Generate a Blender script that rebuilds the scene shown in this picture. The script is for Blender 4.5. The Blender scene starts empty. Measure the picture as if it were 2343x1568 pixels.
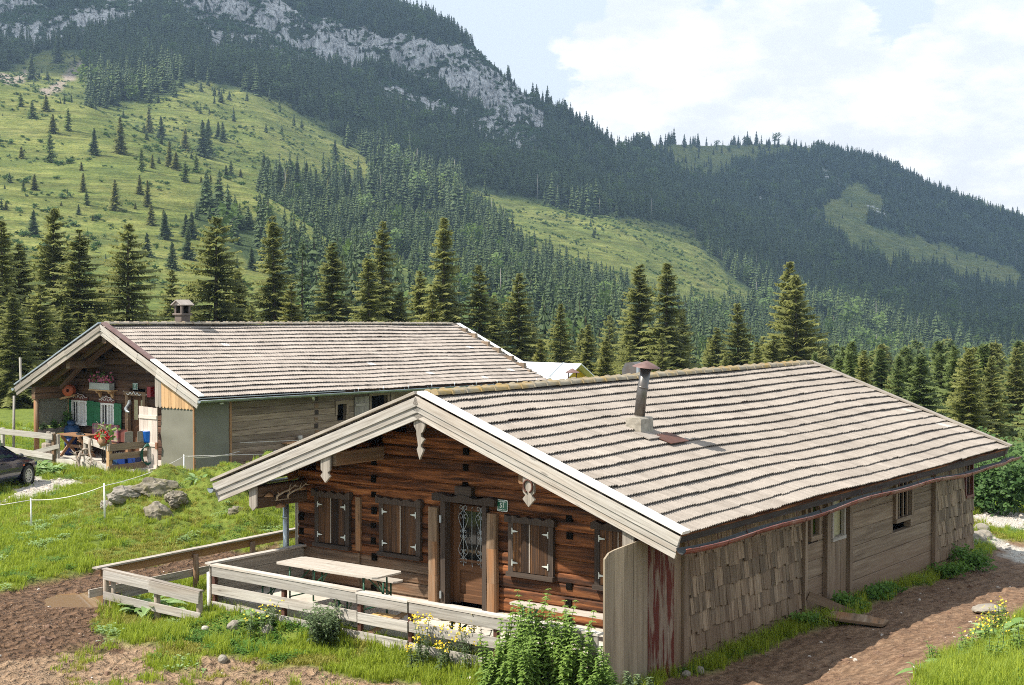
import bpy, math, random
import numpy as np
from mathutils import Vector, Matrix, Euler

R = math.radians
random.seed(7)
rng = np.random.default_rng(11)
scene = bpy.context.scene
C = scene.collection

# ------------------------------------------------------------------ camera
F_PX, PITCH, CAM_Z, PW, PH = 3245.39, 0.0301416, 6.0, 2342.0, 1568.0
cam = bpy.data.cameras.new('camera')
cam.sensor_width = 36.0
cam.lens = 36.0 * F_PX / PW
cam.clip_start = 0.5
cam.clip_end = 9000.0
cam_o = bpy.data.objects.new('camera', cam)
C.objects.link(cam_o)
cam_o.location = (0, 0, CAM_Z)
cam_o.rotation_euler = (math.pi / 2 - PITCH, 0, 0)
scene.camera = cam_o

# ------------------------------------------------------------------ world
SUN_EL, SUN_AZ = R(50), R(-103)          # azimuth measured from +Y, clockwise
SUN_DIR = Vector((math.sin(SUN_AZ) * math.cos(SUN_EL), math.cos(SUN_AZ) * math.cos(SUN_EL), math.sin(SUN_EL)))
world = bpy.data.worlds.new('World')
scene.world = world
world.use_nodes = True


def build_world():
    nt = world.node_tree
    N, L = nt.nodes, nt.links
    N.clear()
    out = N.new('ShaderNodeOutputWorld')
    sky = N.new('ShaderNodeTexSky')
    sky.sky_type = 'NISHITA'
    sky.sun_disc = False
    sky.sun_elevation = SUN_EL
    sky.sun_rotation = SUN_AZ
    sky.altitude = 1200
    sky.air_density = 1.0
    sky.dust_density = 1.5
    bg_sky = N.new('ShaderNodeBackground')
    bg_sky.inputs['Strength'].default_value = 0.12
    L.new(sky.outputs[0], bg_sky.inputs['Color'])
    tc = N.new('ShaderNodeTexCoord')
    # thin high veil over everything, thick cumulus towards the right
    m1 = N.new('ShaderNodeMapping')
    m1.inputs['Scale'].default_value = (1.0, 1.0, 2.2)
    L.new(tc.outputs['Generated'], m1.inputs['Vector'])

    def noise(scale, detail, rough, loc=(0, 0, 0), dist=0.0):
        m = N.new('ShaderNodeMapping')
        m.inputs['Location'].default_value = loc
        L.new(m1.outputs[0], m.inputs['Vector'])
        n = N.new('ShaderNodeTexNoise')
        n.inputs['Scale'].default_value = scale
        n.inputs['Detail'].default_value = detail
        n.inputs['Roughness'].default_value = rough
        n.inputs['Distortion'].default_value = dist
        L.new(m.outputs[0], n.inputs['Vector'])
        return n.outputs['Fac']

    def ramp(src, a, b, va=0.0, vb=1.0):
        mr = N.new('ShaderNodeMapRange')
        mr.interpolation_type = 'SMOOTHSTEP'
        mr.inputs['From Min'].default_value = a
        mr.inputs['From Max'].default_value = b
        mr.inputs['To Min'].default_value = va
        mr.inputs['To Max'].default_value = vb
        L.new(src, mr.inputs['Value'])
        return mr.outputs[0]

    def math_(op, a, b):
        m = N.new('ShaderNodeMath')
        m.operation = op
        for i, v in enumerate((a, b)):
            if isinstance(v, (int, float)):
                m.inputs[i].default_value = v
            else:
                L.new(v, m.inputs[i])
        return m.outputs[0]

    def blob(x, y, r0, r1):               # a bank of cumulus in a given compass direction
        px, py = (x - PW / 2) / F_PX, (PH / 2 - y) / F_PX
        d = Vector((px, math.cos(PITCH) + py * math.sin(PITCH), -math.sin(PITCH) + py * math.cos(PITCH))).normalized()
        vm = N.new('ShaderNodeVectorMath')
        vm.operation = 'DISTANCE'
        vm.inputs[1].default_value = d
        L.new(tc.outputs['Generated'], vm.inputs[0])
        return ramp(vm.outputs['Value'], r1, r0)

    big = noise(9.0, 9, 0.56, (3.1, 0.4, 1.7), 0.15)
    fine = noise(30.0, 8, 0.6, (0.3, 2.2, 0.2))
    bank = blob(1530, 190, 0.03, 0.105)
    for args in ((1720, 230, 0.04, 0.12), (1850, 160, 0.02, 0.1), (2260, 300, 0.05, 0.13), (2150, 400, 0.02, 0.10),
                 (2300, 60, 0.02, 0.09), (1950, 300, 0.0, 0.09)):
        bank = math_('MAXIMUM', bank, blob(*args))
    dens = math_('ADD', math_('MULTIPLY', bank, 0.42), math_('ADD', big, math_('MULTIPLY', math_('SUBTRACT', fine, 0.5), 0.35)))
    cum = ramp(dens, 0.69, 0.77)
    shade = ramp(noise(16.0, 7, 0.6, (1.3, 7.0, 2.0)), 0.38, 0.68)
    veil = ramp(noise(2.3, 4, 0.5, (5.0, 1.0, 0.0)), 0.2, 0.72, 0.86, 0.98)
    col = N.new('ShaderNodeMix')
    col.data_type = 'RGBA'
    L.new(shade, col.inputs['Factor'])
    col.inputs['A'].default_value = (0.80, 0.815, 0.85, 1)
    col.inputs['B'].default_value = (1.04, 1.03, 1.02, 1)
    bg_c = N.new('ShaderNodeBackground')
    L.new(col.outputs['Result'], bg_c.inputs['Color'])
    bg_c.inputs['Strength'].default_value = 0.72
    bg_v = N.new('ShaderNodeBackground')
    bg_v.inputs['Color'].default_value = (0.88, 0.94, 1.0, 1)
    bg_v.inputs['Strength'].default_value = 0.59
    mv = N.new('ShaderNodeMixShader')
    L.new(veil, mv.inputs['Fac'])
    L.new(bg_sky.outputs[0], mv.inputs[1])
    L.new(bg_v.outputs[0], mv.inputs[2])
    mc = N.new('ShaderNodeMixShader')
    L.new(cum, mc.inputs['Fac'])
    L.new(mv.outputs[0], mc.inputs[1])
    L.new(bg_c.outputs[0], mc.inputs[2])
    L.new(mc.outputs[0], out.inputs['Surface'])


build_world()

# ------------------------------------------------------------------ sun
sun = bpy.data.lights.new('sun', 'SUN')
sun.energy = 4.6
sun.angle = R(0.53)
sun.color = (1.0, 0.93, 0.82)
sun_o = bpy.data.objects.new('sun', sun)
C.objects.link(sun_o)
sun_o.rotation_euler = SUN_DIR.to_track_quat('Z', 'Y').to_euler()

scene.view_settings.view_transform = 'Standard'
scene.view_settings.look = 'None'
scene.view_settings.exposure = 1.0
scene.view_settings.gamma = 1.0
scene.render.engine = 'CYCLES'
scene.cycles.use_denoising = False
try:
    scene.cycles.denoiser = 'OPENIMAGEDENOISE'
    scene.cycles.denoising_prefilter = 'ACCURATE'
    scene.cycles.denoising_input_passes = 'RGB_ALBEDO_NORMAL'
except Exception:
    pass
scene.cycles.max_bounces = 6
scene.cycles.diffuse_bounces = 3
scene.cycles.glossy_bounces = 2
scene.cycles.transmission_bounces = 4
scene.cycles.transparent_max_bounces = 8
scene.cycles.volume_bounces = 0
scene.cycles.sample_clamp_indirect = 4.0
scene.cycles.use_adaptive_sampling = False
scene.cycles.filter_width = 1.0
scene.render.film_transparent = False


# ================================================================== helpers
def proj_np(x, y, z):
    """true perspective of a world point, in the pixel units of the layout notes (2342 x 1568)"""
    c, s = math.cos(PITCH), math.sin(PITCH)
    zz = z - CAM_Z
    d = y * c - zz * s
    v = y * s + zz * c
    d = np.where(d < 0.05, 0.05, d)
    return PW / 2 + F_PX * x / d, PH / 2 - F_PX * v / d, d


def in_poly(px, py, poly):
    px = np.asarray(px); py = np.asarray(py)
    inside = np.zeros(px.shape, bool)
    n = len(poly)
    j = n - 1
    for i in range(n):
        xi, yi = poly[i]
        xj, yj = poly[j]
        if yi != yj:
            c = ((yi > py) != (yj > py)) & (px < (xj - xi) * (py - yi) / (yj - yi) + xi)
            inside ^= c
        j = i
    return inside


_lat = rng.random((256, 256))


def vnoise(x, y):
    x = np.asarray(x, float); y = np.asarray(y, float)
    xi = np.floor(x).astype(int); yi = np.floor(y).astype(int)
    fx = x - xi; fy = y - yi
    fx = fx * fx * fx * (fx * (fx * 6 - 15) + 10); fy = fy * fy * fy * (fy * (fy * 6 - 15) + 10)
    a = _lat[xi & 255, yi & 255]; b = _lat[(xi + 1) & 255, yi & 255]
    c = _lat[xi & 255, (yi + 1) & 255]; d = _lat[(xi + 1) & 255, (yi + 1) & 255]
    return (a + (b - a) * fx) * (1 - fy) + (c + (d - c) * fx) * fy


def fbm(x, y, octaves=5, gain=0.5):
    t = 0.0; amp = 1.0; s = 0.0
    ca, sa = math.cos(0.7), math.sin(0.7)
    for o in range(octaves):
        t = t + amp * (vnoise(x + 17.3 * o, y + 9.1 * o) - 0.5)
        s += amp; amp *= gain
        x, y = (x * ca - y * sa) * 2.03, (x * sa + y * ca) * 2.03
    return t / s * 2.0        # about -1..1


def smooth(a, b, v):
    t = np.clip((v - a) / (b - a), 0, 1)
    return t * t * (3 - 2 * t)


class Frame:
    """a local frame: x to the right along the gable, y into the depth along the ridge, z measured from the ridge"""
    def __init__(self, x, y, z, yaw):
        self.o = Vector((x, y, z)); self.yaw = yaw
        self.rot = Matrix.Rotation(-yaw, 3, 'Z')

    def w(self, x, y, z):
        return self.o + self.rot @ Vector((x, y, z))


FA = Frame(-1.5606, 23.7212, CAM_Z - 1.6310, R(36.7096))
FB = Frame(-13.84, 47.82, CAM_Z - 0.8415, R(37.7709))
FW = Frame(0, 0, 0, 0)


class Thing:
    """an Empty at the base of a thing, parent of its parts"""
    def __init__(self, name, label, cat, frame=FW, at=(0, 0, 0), group=None, yaw=0.0):
        self.frame = frame; self.at = Vector(at); self.yaw = yaw
        e = bpy.data.objects.new(name, None)
        e.empty_display_size = 0.2
        C.objects.link(e)
        e.location = frame.w(*at)
        e.rotation_euler = (0, 0, -frame.yaw + yaw)
        e['label'] = label; e['category'] = cat
        if group:
            e['group'] = group
        self.o = e


def tag(o, label=None, cat=None, group=None, kind=None):
    if label: o['label'] = label
    if cat: o['category'] = cat
    if group: o['group'] = group
    if kind: o['kind'] = kind
    return o


class MB:
    """collects shapes of one mesh, with uv in metres along the grain and one random tint per piece"""
    def __init__(self):
        self.v = []; self.f = []; self.uv = []; self.t = []; self.mi = []; self.sm = []

    def add(self, verts, faces, uvs=None, tint=None, mi=0, smooth=False):
        b = len(self.v)
        self.v += [tuple(p) for p in verts]
        if tint is None:
            tint = random.random()
        ou, ov = random.random() * 40, random.random() * 40
        for k, fc in enumerate(faces):
            self.f.append(tuple(b + i for i in fc))
            self.t.append(tint); self.mi.append(mi); self.sm.append(smooth)
            if uvs is not None:
                self.uv += [(u + ou, w + ov) for (u, w) in uvs[k]]
            else:
                self.uv += [(verts[i][0] + verts[i][1] * 0.5 + ou, verts[i][2] + verts[i][1] * 0.3 + ov) for i in fc]

    def sweep(self, p0, p1, prof, side, up, tint=None, mi=0, prof1=None, smooth=False):
        """straight prism: profile points (a along side, b along up) from p0 to p1"""
        p0 = Vector(p0); p1 = Vector(p1); side = Vector(side).normalized(); up = Vector(up).normalized()
        L = (p1 - p0).length; n = len(prof); prof1 = prof1 or prof
        vs = [p0 + side * a + up * b for a, b in prof] + [p1 + side * a + up * b for a, b in prof1]
        fs = []; us = []
        per = 0.0
        for i in range(n):
            j = (i + 1) % n
            d = math.hypot(prof[j][0] - prof[i][0], prof[j][1] - prof[i][1])
            fs.append((i, j, n + j, n + i)); us.append(((0, per), (0, per + d), (L, per + d), (L, per)))
            per += d
        fs.append(tuple(range(n))[::-1]); us.append([(prof[i][0] * 0.2, prof[i][1]) for i in range(n)][::-1])
        fs.append(tuple(range(n, 2 * n))); us.append([(prof[i][0] * 0.2, prof[i][1]) for i in range(n)])
        self.add(vs, fs, us, tint, mi, smooth)

    def board(self, p0, p1, w, t, up=(0, 0, 1), tint=None, mi=0, bev=0.0):
        """a board from p0 to p1 (its centre line); w is its height along up, t its thickness"""
        p0 = Vector(p0); p1 = Vector(p1); d = (p1 - p0).normalized(); up = Vector(up)
        up = (up - d * up.dot(d)).normalized(); side = d.cross(up)
        a, b = t / 2, w / 2
        if bev > 0:
            e = min(bev, a * 0.8, b * 0.8)
            prof = [(-a + e, -b), (a - e, -b), (a, -b + e), (a, b - e), (a - e, b), (-a + e, b), (-a, b - e), (-a, -b + e)]
        else:
            prof = [(-a, -b), (a, -b), (a, b), (-a, b)]
        self.sweep(p0, p1, prof, side, up, tint, mi)

    def box(self, c, s, tint=None, mi=0, bev=0.0):
        """axis aligned box; the grain runs along its longest side"""
        c = Vector(c); k = max(range(3), key=lambda i: s[i]); d = Vector((0, 0, 0)); d[k] = s[k] / 2
        if k == 2:
            self.board(c - d, c + d, s[1], s[0], (0, 1, 0), tint, mi, bev)
        elif k == 0:
            self.board(c - d, c + d, s[2], s[1], (0, 0, 1), tint, mi, bev)
        else:
            self.board(c - d, c + d, s[2], s[0], (0, 0, 1), tint, mi, bev)

    def tube(self, pts, rad, n=8, tint=None, mi=0, cap=True, smooth=True):
        pts = [Vector(p) for p in pts]
        if not hasattr(rad, '__len__'):
            rad = [rad] * len(pts)
        vs = []; L = 0; ls = []
        ref = None
        for i, p in enumerate(pts):
            d = (pts[min(i + 1, len(pts) - 1)] - pts[max(i - 1, 0)])
            if d.length < 1e-9: d = Vector((0, 0, 1))
            d.normalize()
            if ref is None:
                ref = Vector((0, 0, 1)) if abs(d.z) < 0.9 else Vector((1, 0, 0))
            s = d.cross(ref)
            if s.length < 1e-6: s = d.orthogonal()
            s.normalize(); u = s.cross(d).normalized(); ref = u
            if i: L += (p - pts[i - 1]).length
            ls.append(L)
            for k in range(n):
                a = 2 * math.pi * k / n
                vs.append(p + (s * math.cos(a) + u * math.sin(a)) * rad[i])
        fs = []; us = []
        for i in range(len(pts) - 1):
            for k in range(n):
                j = (k + 1) % n
                fs.append((i * n + k, i * n + j, (i + 1) * n + j, (i + 1) * n + k))
                c0, c1 = k / n * 0.6, (k + 1) / n * 0.6
                us.append(((ls[i], c0), (ls[i], c1), (ls[i + 1], c1), (ls[i + 1], c0)))
        if cap:
            fs.append(tuple(range(n))[::-1]); us.append([(0, 0)] * n)
            m = (len(pts) - 1) * n
            fs.append(tuple(range(m, m + n))); us.append([(0, 0)] * n)
        self.add(vs, fs, us, tint, mi, smooth)

    def lathe(self, c, prof, n=16, tint=None, mi=0, smooth=True, axis=(0, 0, 1)):
        """profile of (radius, height) turned about an axis through c"""
        c = Vector(c); ax = Vector(axis).normalized(); s = ax.orthogonal().normalized(); u = ax.cross(s)
        vs = [c + ax * h + (s * math.cos(2 * math.pi * k / n) + u * math.sin(2 * math.pi * k / n)) * r for r, h in prof for k in range(n)]
        fs = []; us = []
        for i in range(len(prof) - 1):
            for k in range(n):
                j = (k + 1) % n
                fs.append((i * n + k, i * n + j, (i + 1) * n + j, (i + 1) * n + k))
                us.append(((prof[i][1], k * .05), (prof[i][1], k * .05 + .05), (prof[i + 1][1], k * .05 + .05), (prof[i + 1][1], k * .05)))
        self.add(vs, fs, us, tint, mi, smooth)

    def prism(self, poly, o, ax, ay, t, tint=None, mi=0):
        """a flat outline (x, y) in the plane o + x*ax + y*ay, given thickness t along the normal; grain along ay"""
        o = Vector(o); ax = Vector(ax).normalized(); ay = Vector(ay).normalized(); nz = ax.cross(ay)
        n = len(poly)
        f0 = [o + ax * x + ay * y - nz * t / 2 for x, y in poly]; f1 = [o + ax * x + ay * y + nz * t / 2 for x, y in poly]
        fs = [tuple(range(n))[::-1], tuple(range(n, 2 * n))]
        us = [[(y, x) for x, y in poly][::-1], [(y, x) for x, y in poly]]
        for i in range(n):
            j = (i + 1) % n
            fs.append((i, j, n + j, n + i))
            us.append(((poly[i][1], 0), (poly[j][1], 0), (poly[j][1], t), (poly[i][1], t)))
        self.add(f0 + f1, fs, us, tint, mi)

    def blob(self, c, r, n=10, m=6, amp=0.2, seed=0, tint=None, mi=0, smooth=False):
        """an irregular stone-like lump"""
        rr = random.Random(seed); c = Vector(c); vs = []; fs = []
        ph = [rr.random() * 6.28 for _ in range(6)]
        for i in range(m + 1):
            th = math.pi * i / m
            for k in range(n):
                a = 2 * math.pi * k / n
                d = Vector((math.sin(th) * math.cos(a), math.sin(th) * math.sin(a), math.cos(th)))
                q = 1 + amp * (math.sin(3 * d.x + ph[0]) * math.sin(2.5 * d.y + ph[1]) + 0.6 * math.sin(5 * d.z + ph[2] + 2 * d.x) + (rr.random() - 0.5) * 0.7)
                vs.append(c + Vector((d.x * r[0], d.y * r[1], d.z * r[2])) * q)
        for i in range(m):
            for k in range(n):
                j = (k + 1) % n
                fs.append((i * n + k, (i + 1) * n + k, (i + 1) * n + j, i * n + j))
        self.add(vs, fs, None, tint, mi, smooth)

    def mesh(self, name, mats, off=(0, 0, 0)):
        me = bpy.data.meshes.new(name)
        o = Vector(off)
        me.from_pydata([(p[0] - o.x, p[1] - o.y, p[2] - o.z) for p in self.v], [], self.f)
        uvl = me.uv_layers.new(name='UVMap')
        uvl.data.foreach_set('uv', np.array(self.uv, np.float32).ravel())
        at = me.attributes.new('tint', 'FLOAT', 'FACE')
        at.data.foreach_set('value', np.array(self.t, np.float32))
        me.polygons.foreach_set('material_index', np.array(self.mi, np.int32))
        me.polygons.foreach_set('use_smooth', np.array(self.sm, bool))
        for m in (mats if isinstance(mats, (list, tuple)) else [mats]):
            me.materials.append(m)
        me.update()
        return me

    def build(self, name, mats, thing, parent=None, label=None):
        me = self.mesh(name, mats, thing.at)
        o = bpy.data.objects.new(name, me)
        C.objects.link(o)
        o.parent = parent if parent is not None else thing.o
        if label: o['label'] = label
        return o

    def single(self, name, mats, frame, at, label, cat, group=None, kind=None):
        """a thing that is one mesh"""
        me = self.mesh(name, mats, at)
        o = bpy.data.objects.new(name, me)
        C.objects.link(o)
        o.location = frame.w(*at)
        o.rotation_euler = (0, 0, -frame.yaw)
        return tag(o, label, cat, group, kind)


def copy_tree(o, parent=None):
    c = o.copy()
    C.objects.link(c)
    if parent is not None:
        c.parent = parent
    for ch in list(o.children):
        copy_tree(ch, c)
    return c


def text_part(body, size, loc, thing, mat, parent, name='lettering', wide=1.0, bold=0.0):
    """lettering on a plate that faces -y of the thing's frame"""
    cu = bpy.data.curves.new(name, 'FONT')
    cu.body = body; cu.size = size; cu.align_x = 'CENTER'; cu.align_y = 'CENTER'; cu.extrude = 0.0015; cu.offset = bold
    tmp = bpy.data.objects.new('tmp_text', cu)
    C.objects.link(tmp)
    dg = bpy.context.evaluated_depsgraph_get()
    me = bpy.data.meshes.new_from_object(tmp.evaluated_get(dg))
    C.objects.unlink(tmp); bpy.data.objects.remove(tmp)
    l = Vector(loc) - thing.at
    me.transform(Matrix.Translation(l) @ Matrix.Rotation(math.pi / 2, 4, 'X') @ Matrix.Diagonal((wide, 1, 1, 1)))
    me.materials.clear(); me.materials.append(mat)
    o = bpy.data.objects.new(name, me); C.objects.link(o); o.parent = parent
    return o


# ================================================================== materials
def new_mat(name):
    m = bpy.data.materials.new(name)
    m.use_nodes = True
    nt = m.node_tree
    b = nt.nodes['Principled BSDF']
    return m, nt, nt.nodes, nt.links, b


class G:
    """small node-graph helper"""
    def __init__(self, nt):
        self.nt = nt; self.N = nt.nodes; self.L = nt.links

    def n(self, t, **kw):
        x = self.N.new(t)
        for k, v in kw.items(): setattr(x, k, v)
        return x

    def set(self, sock, v):
        if hasattr(v, 'is_linked') or isinstance(v, bpy.types.NodeSocket): self.L.new(v, sock)
        elif isinstance(v, (tuple, list)) and len(v) == 3 and sock.type == 'RGBA': sock.default_value = (*v, 1)
        else: sock.default_value = v

    def noise(self, vec, scale=5, detail=4, rough=0.55, dist=0.0, out='Fac'):
        x = self.n('ShaderNodeTexNoise')
        if vec is not None: self.L.new(vec, x.inputs['Vector'])
        x.inputs['Scale'].default_value = scale; x.inputs['Detail'].default_value = detail
        x.inputs['Roughness'].default_value = rough; x.inputs['Distortion'].default_value = dist
        return x.outputs[out]

    def mapping(self, vec, scale=(1, 1, 1), loc=(0, 0, 0), rot=(0, 0, 0)):
        x = self.n('ShaderNodeMapping')
        self.L.new(vec, x.inputs['Vector'])
        x.inputs['Scale'].default_value = scale; x.inputs['Location'].default_value = loc; x.inputs['Rotation'].default_value = rot
        return x.outputs[0]

    def ramp(self, fac, stops):
        x = self.n('ShaderNodeValToRGB')
        self.L.new(fac, x.inputs[0])
        cr = x.color_ramp
        while len(cr.elements) < len(stops): cr.elements.new(0.5)
        for e, (p, c) in zip(cr.elements, stops):
            e.position = p; e.color = (*c, 1) if len(c) == 3 else c
        return x.outputs[0]

    def range(self, v, a, b, lo=0.0, hi=1.0):
        x = self.n('ShaderNodeMapRange')
        self.L.new(v, x.inputs['Value'])
        for k, q in (('From Min', a), ('From Max', b), ('To Min', lo), ('To Max', hi)): x.inputs[k].default_value = q
        return x.outputs[0]

    def mix(self, f, a, b, mode='MIX'):
        x = self.n('ShaderNodeMix', data_type='RGBA', blend_type=mode)
        self.set(x.inputs['Factor'], f); self.set(x.inputs['A'], a); self.set(x.inputs['B'], b)
        return x.outputs['Result']

    def math(self, op, a, b=0.0):
        x = self.n('ShaderNodeMath', operation=op)
        self.set(x.inputs[0], a); self.set(x.inputs[1], b)
        return x.outputs[0]

    def attr(self, name, out='Fac'):
        x = self.n('ShaderNodeAttribute', attribute_name=name)
        return x.outputs[out]

    def bump(self, h, strength, dist, bsdf):
        x = self.n('ShaderNodeBump')
        x.inputs['Strength'].default_value = strength; x.inputs['Distance'].default_value = dist
        self.L.new(h, x.inputs['Height']); self.L.new(x.outputs[0], bsdf.inputs['Normal'])


def mat_wood(name, stops, tint_lo=0.65, tint_hi=1.3, rough=0.8, splash=None, blot_rng=(.45, .65), crack=.5, along=1.2, across=26, blot=None, blot_amt=0.5, blot_scale=1.5, bump=0.25):
    """weathered timber: fibres along u, one tint per board, optional stain colour in blotches"""
    m, nt, N, L, b = new_mat(name)
    g = G(nt)
    uv = g.n('ShaderNodeUVMap').outputs[0]
    fib = g.noise(g.mapping(uv, (along, across, 1)), 1.0, 6, 0.65, 0.4)
    col = g.ramp(fib, stops)
    t = g.attr('tint')
    if blot:
        bl = g.noise(g.mapping(uv, (blot_scale * 0.35, blot_scale * 2.2, 1)), 1.0, 5, 0.6)
        f = g.math('MULTIPLY', g.range(bl, *blot_rng), blot_amt)
        col = g.mix(f, col, blot)
    # knots
    vo = g.n('ShaderNodeTexVoronoi', feature='F1')
    L.new(g.mapping(uv, (1.1, 5.5, 1)), vo.inputs['Vector']); vo.inputs['Scale'].default_value = 1.0
    kn = g.range(vo.outputs['Distance'], 0.06, 0.11, 0.55, 1.0)
    mul = g.math('MULTIPLY', g.range(t, 0, 1, tint_lo, tint_hi), kn)
    col = _scale(g, col, mul)
    ck = g.noise(g.mapping(uv, (along * .45, across * 1.9, 1), (7, 3, 0)), 1.0, 4, .6, .3)
    col = _scale(g, col, g.range(ck, .60, .69, 1.0, crack))
    if splash:                                        # mud thrown up on the lowest boards
        ob = g.n('ShaderNodeTexCoord').outputs['Object']; sp = g.n('ShaderNodeSeparateXYZ'); L.new(ob, sp.inputs[0])
        hgt = g.math('ADD', sp.outputs[2], g.math('MULTIPLY', g.noise(ob, 1.6, 5, .65), -.9))
        col = g.mix(g.range(hgt, -.45, .35, .85, 0), col, splash)
    L.new(col, b.inputs['Base Color'])
    b.inputs['Roughness'].default_value = rough
    b.inputs['Specular IOR Level'].default_value = 0.25
    g.bump(fib, bump, 0.01, b)
    return m


def _scale(g, col, v):
    x = g.n('ShaderNodeVectorMath', operation='SCALE')
    g.L.new(col, x.inputs[0]); g.set(x.inputs['Scale'], v)
    return x.outputs[0]


def mat_plain(name, col, rough=0.6, metal=0.0, spec=0.4, var=0.15, scale=8.0, dirt=None, dirt_amt=0.5, bump=0.0, coat=0.0):
    m, nt, N, L, b = new_mat(name)
    g = G(nt)
    tc = g.n('ShaderNodeTexCoord').outputs['Object']
    nz = g.noise(tc, scale, 5, 0.6)
    c = _scale(g, g.mix(0.0, col, col), g.range(nz, 0.25, 0.75, 1 - var, 1 + var))
    if dirt:
        dn = g.noise(tc, scale * 0.45, 6, 0.65)
        c = g.mix(g.math('MULTIPLY', g.range(dn, 0.45, 0.68), dirt_amt), c, dirt)
    L.new(c, b.inputs['Base Color'])
    b.inputs['Roughness'].default_value = rough; b.inputs['Metallic'].default_value = metal
    b.inputs['Specular IOR Level'].default_value = spec
    if coat: b.inputs['Coat Weight'].default_value = coat
    if bump: g.bump(nz, bump, 0.02, b)
    return m


def mat_leaf(name, c0, c1, trans=0.35, rough=0.6, attr=True):
    """leaf faces: colour by per-piece tint, some light shines through"""
    m, nt, N, L, b = new_mat(name)
    g = G(nt)
    t = g.attr('tint')
    oi = g.n('ShaderNodeObjectInfo').outputs['Random']
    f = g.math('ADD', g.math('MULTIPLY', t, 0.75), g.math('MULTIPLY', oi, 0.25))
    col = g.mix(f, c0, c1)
    L.new(col, b.inputs['Base Color']); b.inputs['Roughness'].default_value = rough
    b.inputs['Specular IOR Level'].default_value = 0.3
    if trans > 0:
        tr = g.n('ShaderNodeBsdfTranslucent'); L.new(col, tr.inputs['Color'])
        ms = g.n('ShaderNodeMixShader'); ms.inputs[0].default_value = trans
        L.new(b.outputs[0], ms.inputs[1]); L.new(tr.outputs[0], ms.inputs[2])
        L.new(ms.outputs[0], N['Material Output'].inputs['Surface'])
    return m


M = {}
M['grey_wood'] = mat_wood('grey_weathered_wood', [(0.25, (0.13, 0.11, 0.09)), (0.5, (0.29, 0.255, 0.215)), (0.75, (0.42, 0.38, 0.33))], 0.72, 1.2)
M['pale_wood'] = mat_wood('pale_weathered_wood', [(0.25, (0.25, 0.225, 0.195)), (0.5, (0.43, 0.40, 0.36)), (0.75, (0.57, 0.535, 0.49))], 0.8, 1.15, blot=(0.30, 0.20, 0.12), blot_amt=0.35)
M['fence_wood'] = mat_wood('fence_board_wood', [(0.25, (0.22, 0.20, 0.175)), (0.5, (0.38, 0.355, 0.32)), (0.75, (0.53, 0.50, 0.46))], 0.75, 1.2, blot=(0.20, 0.14, 0.09), blot_amt=0.3)
M['orange_wood'] = mat_wood('fresh_orange_wood', [(0.25, (0.26, 0.13, 0.06)), (0.5, (0.40, 0.22, 0.11)), (0.75, (0.50, 0.31, 0.17))], 0.75, 1.15)
M['bench_wood'] = mat_wood('varnished_bench_wood', [(0.2, (0.42, 0.25, 0.09)), (0.5, (0.56, 0.36, 0.15)), (0.8, (0.66, 0.47, 0.24))], 0.85, 1.1, rough=0.5)
M['table_wood'] = mat_wood('bleached_table_wood', [(0.25, (0.26, 0.225, 0.185)), (0.5, (0.43, 0.385, 0.335)), (0.75, (0.55, 0.505, 0.45))], 0.9, 1.08, rough=0.55)
M['log_dark'] = mat_wood('dark_sun_burnt_log_wood', [(0.28, (0.010, 0.006, 0.004)), (0.43, (0.075, 0.027, 0.010)), (0.57, (0.23, 0.082, 0.027)), (0.78, (0.46, 0.22, 0.085))], 0.3, 1.5, along=0.9, across=13, blot=(0.014, 0.008, 0.006), blot_amt=0.9, blot_scale=0.9, bump=0.9)
M['log_low'] = mat_wood('grey_brown_log_wood', [(0.25, (0.035, 0.023, 0.015)), (0.5, (0.12, 0.08, 0.052)), (0.78, (0.25, 0.18, 0.125))], 0.7, 1.3, along=0.9, across=16, blot=(0.17, 0.075, 0.03), blot_amt=0.5, bump=0.6)
M['shutter_dark'] = mat_wood('dark_shutter_wood', [(0.25, (0.022, 0.012, 0.007)), (0.5, (0.085, 0.04, 0.017)), (0.78, (0.24, 0.115, 0.042))], 0.35, 1.6, along=0.8, across=22, blot=(0.02, 0.018, 0.017), blot_amt=0.6)
M['frame_dark'] = mat_wood('black_brown_frame_wood', [(0.25, (0.03, 0.022, 0.017)), (0.6, (0.075, 0.055, 0.042)), (0.85, (0.15, 0.11, 0.085))], 0.7, 1.2)
M['door_wood'] = mat_wood('brown_door_wood', [(0.25, (0.05, 0.024, 0.012)), (0.55, (0.115, 0.055, 0.026)), (0.8, (0.20, 0.10, 0.05))], 0.85, 1.15, along=0.9, across=18)
M['post_wood'] = mat_wood('brown_post_wood', [(0.25, (0.085, 0.052, 0.03)), (0.5, (0.20, 0.135, 0.085)), (0.8, (0.35, 0.265, 0.185))], 0.85, 1.15, along=0.7, across=14, blot=(0.30, 0.13, 0.045), blot_amt=0.6)
M['side_wood'] = mat_wood('grey_brown_plank_wood', [(0.25, (0.12, 0.085, 0.055)), (0.5, (0.26, 0.195, 0.138)), (0.78, (0.40, 0.32, 0.235))], 0.75, 1.2, splash=(.21, .135, .09), along=0.8, across=15, blot=(0.13, 0.085, 0.055), blot_amt=0.5)
M['shingle'] = mat_wood('split_shingle_wood', [(0.27, (0.07, 0.048, 0.03)), (0.5, (0.24, 0.18, 0.122)), (0.75, (0.43, 0.34, 0.24))], 0.55, 1.4, splash=(.20, .13, .085), along=1.5, across=36, blot=(0.12, 0.07, 0.04), blot_amt=0.5, bump=0.7)
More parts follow.
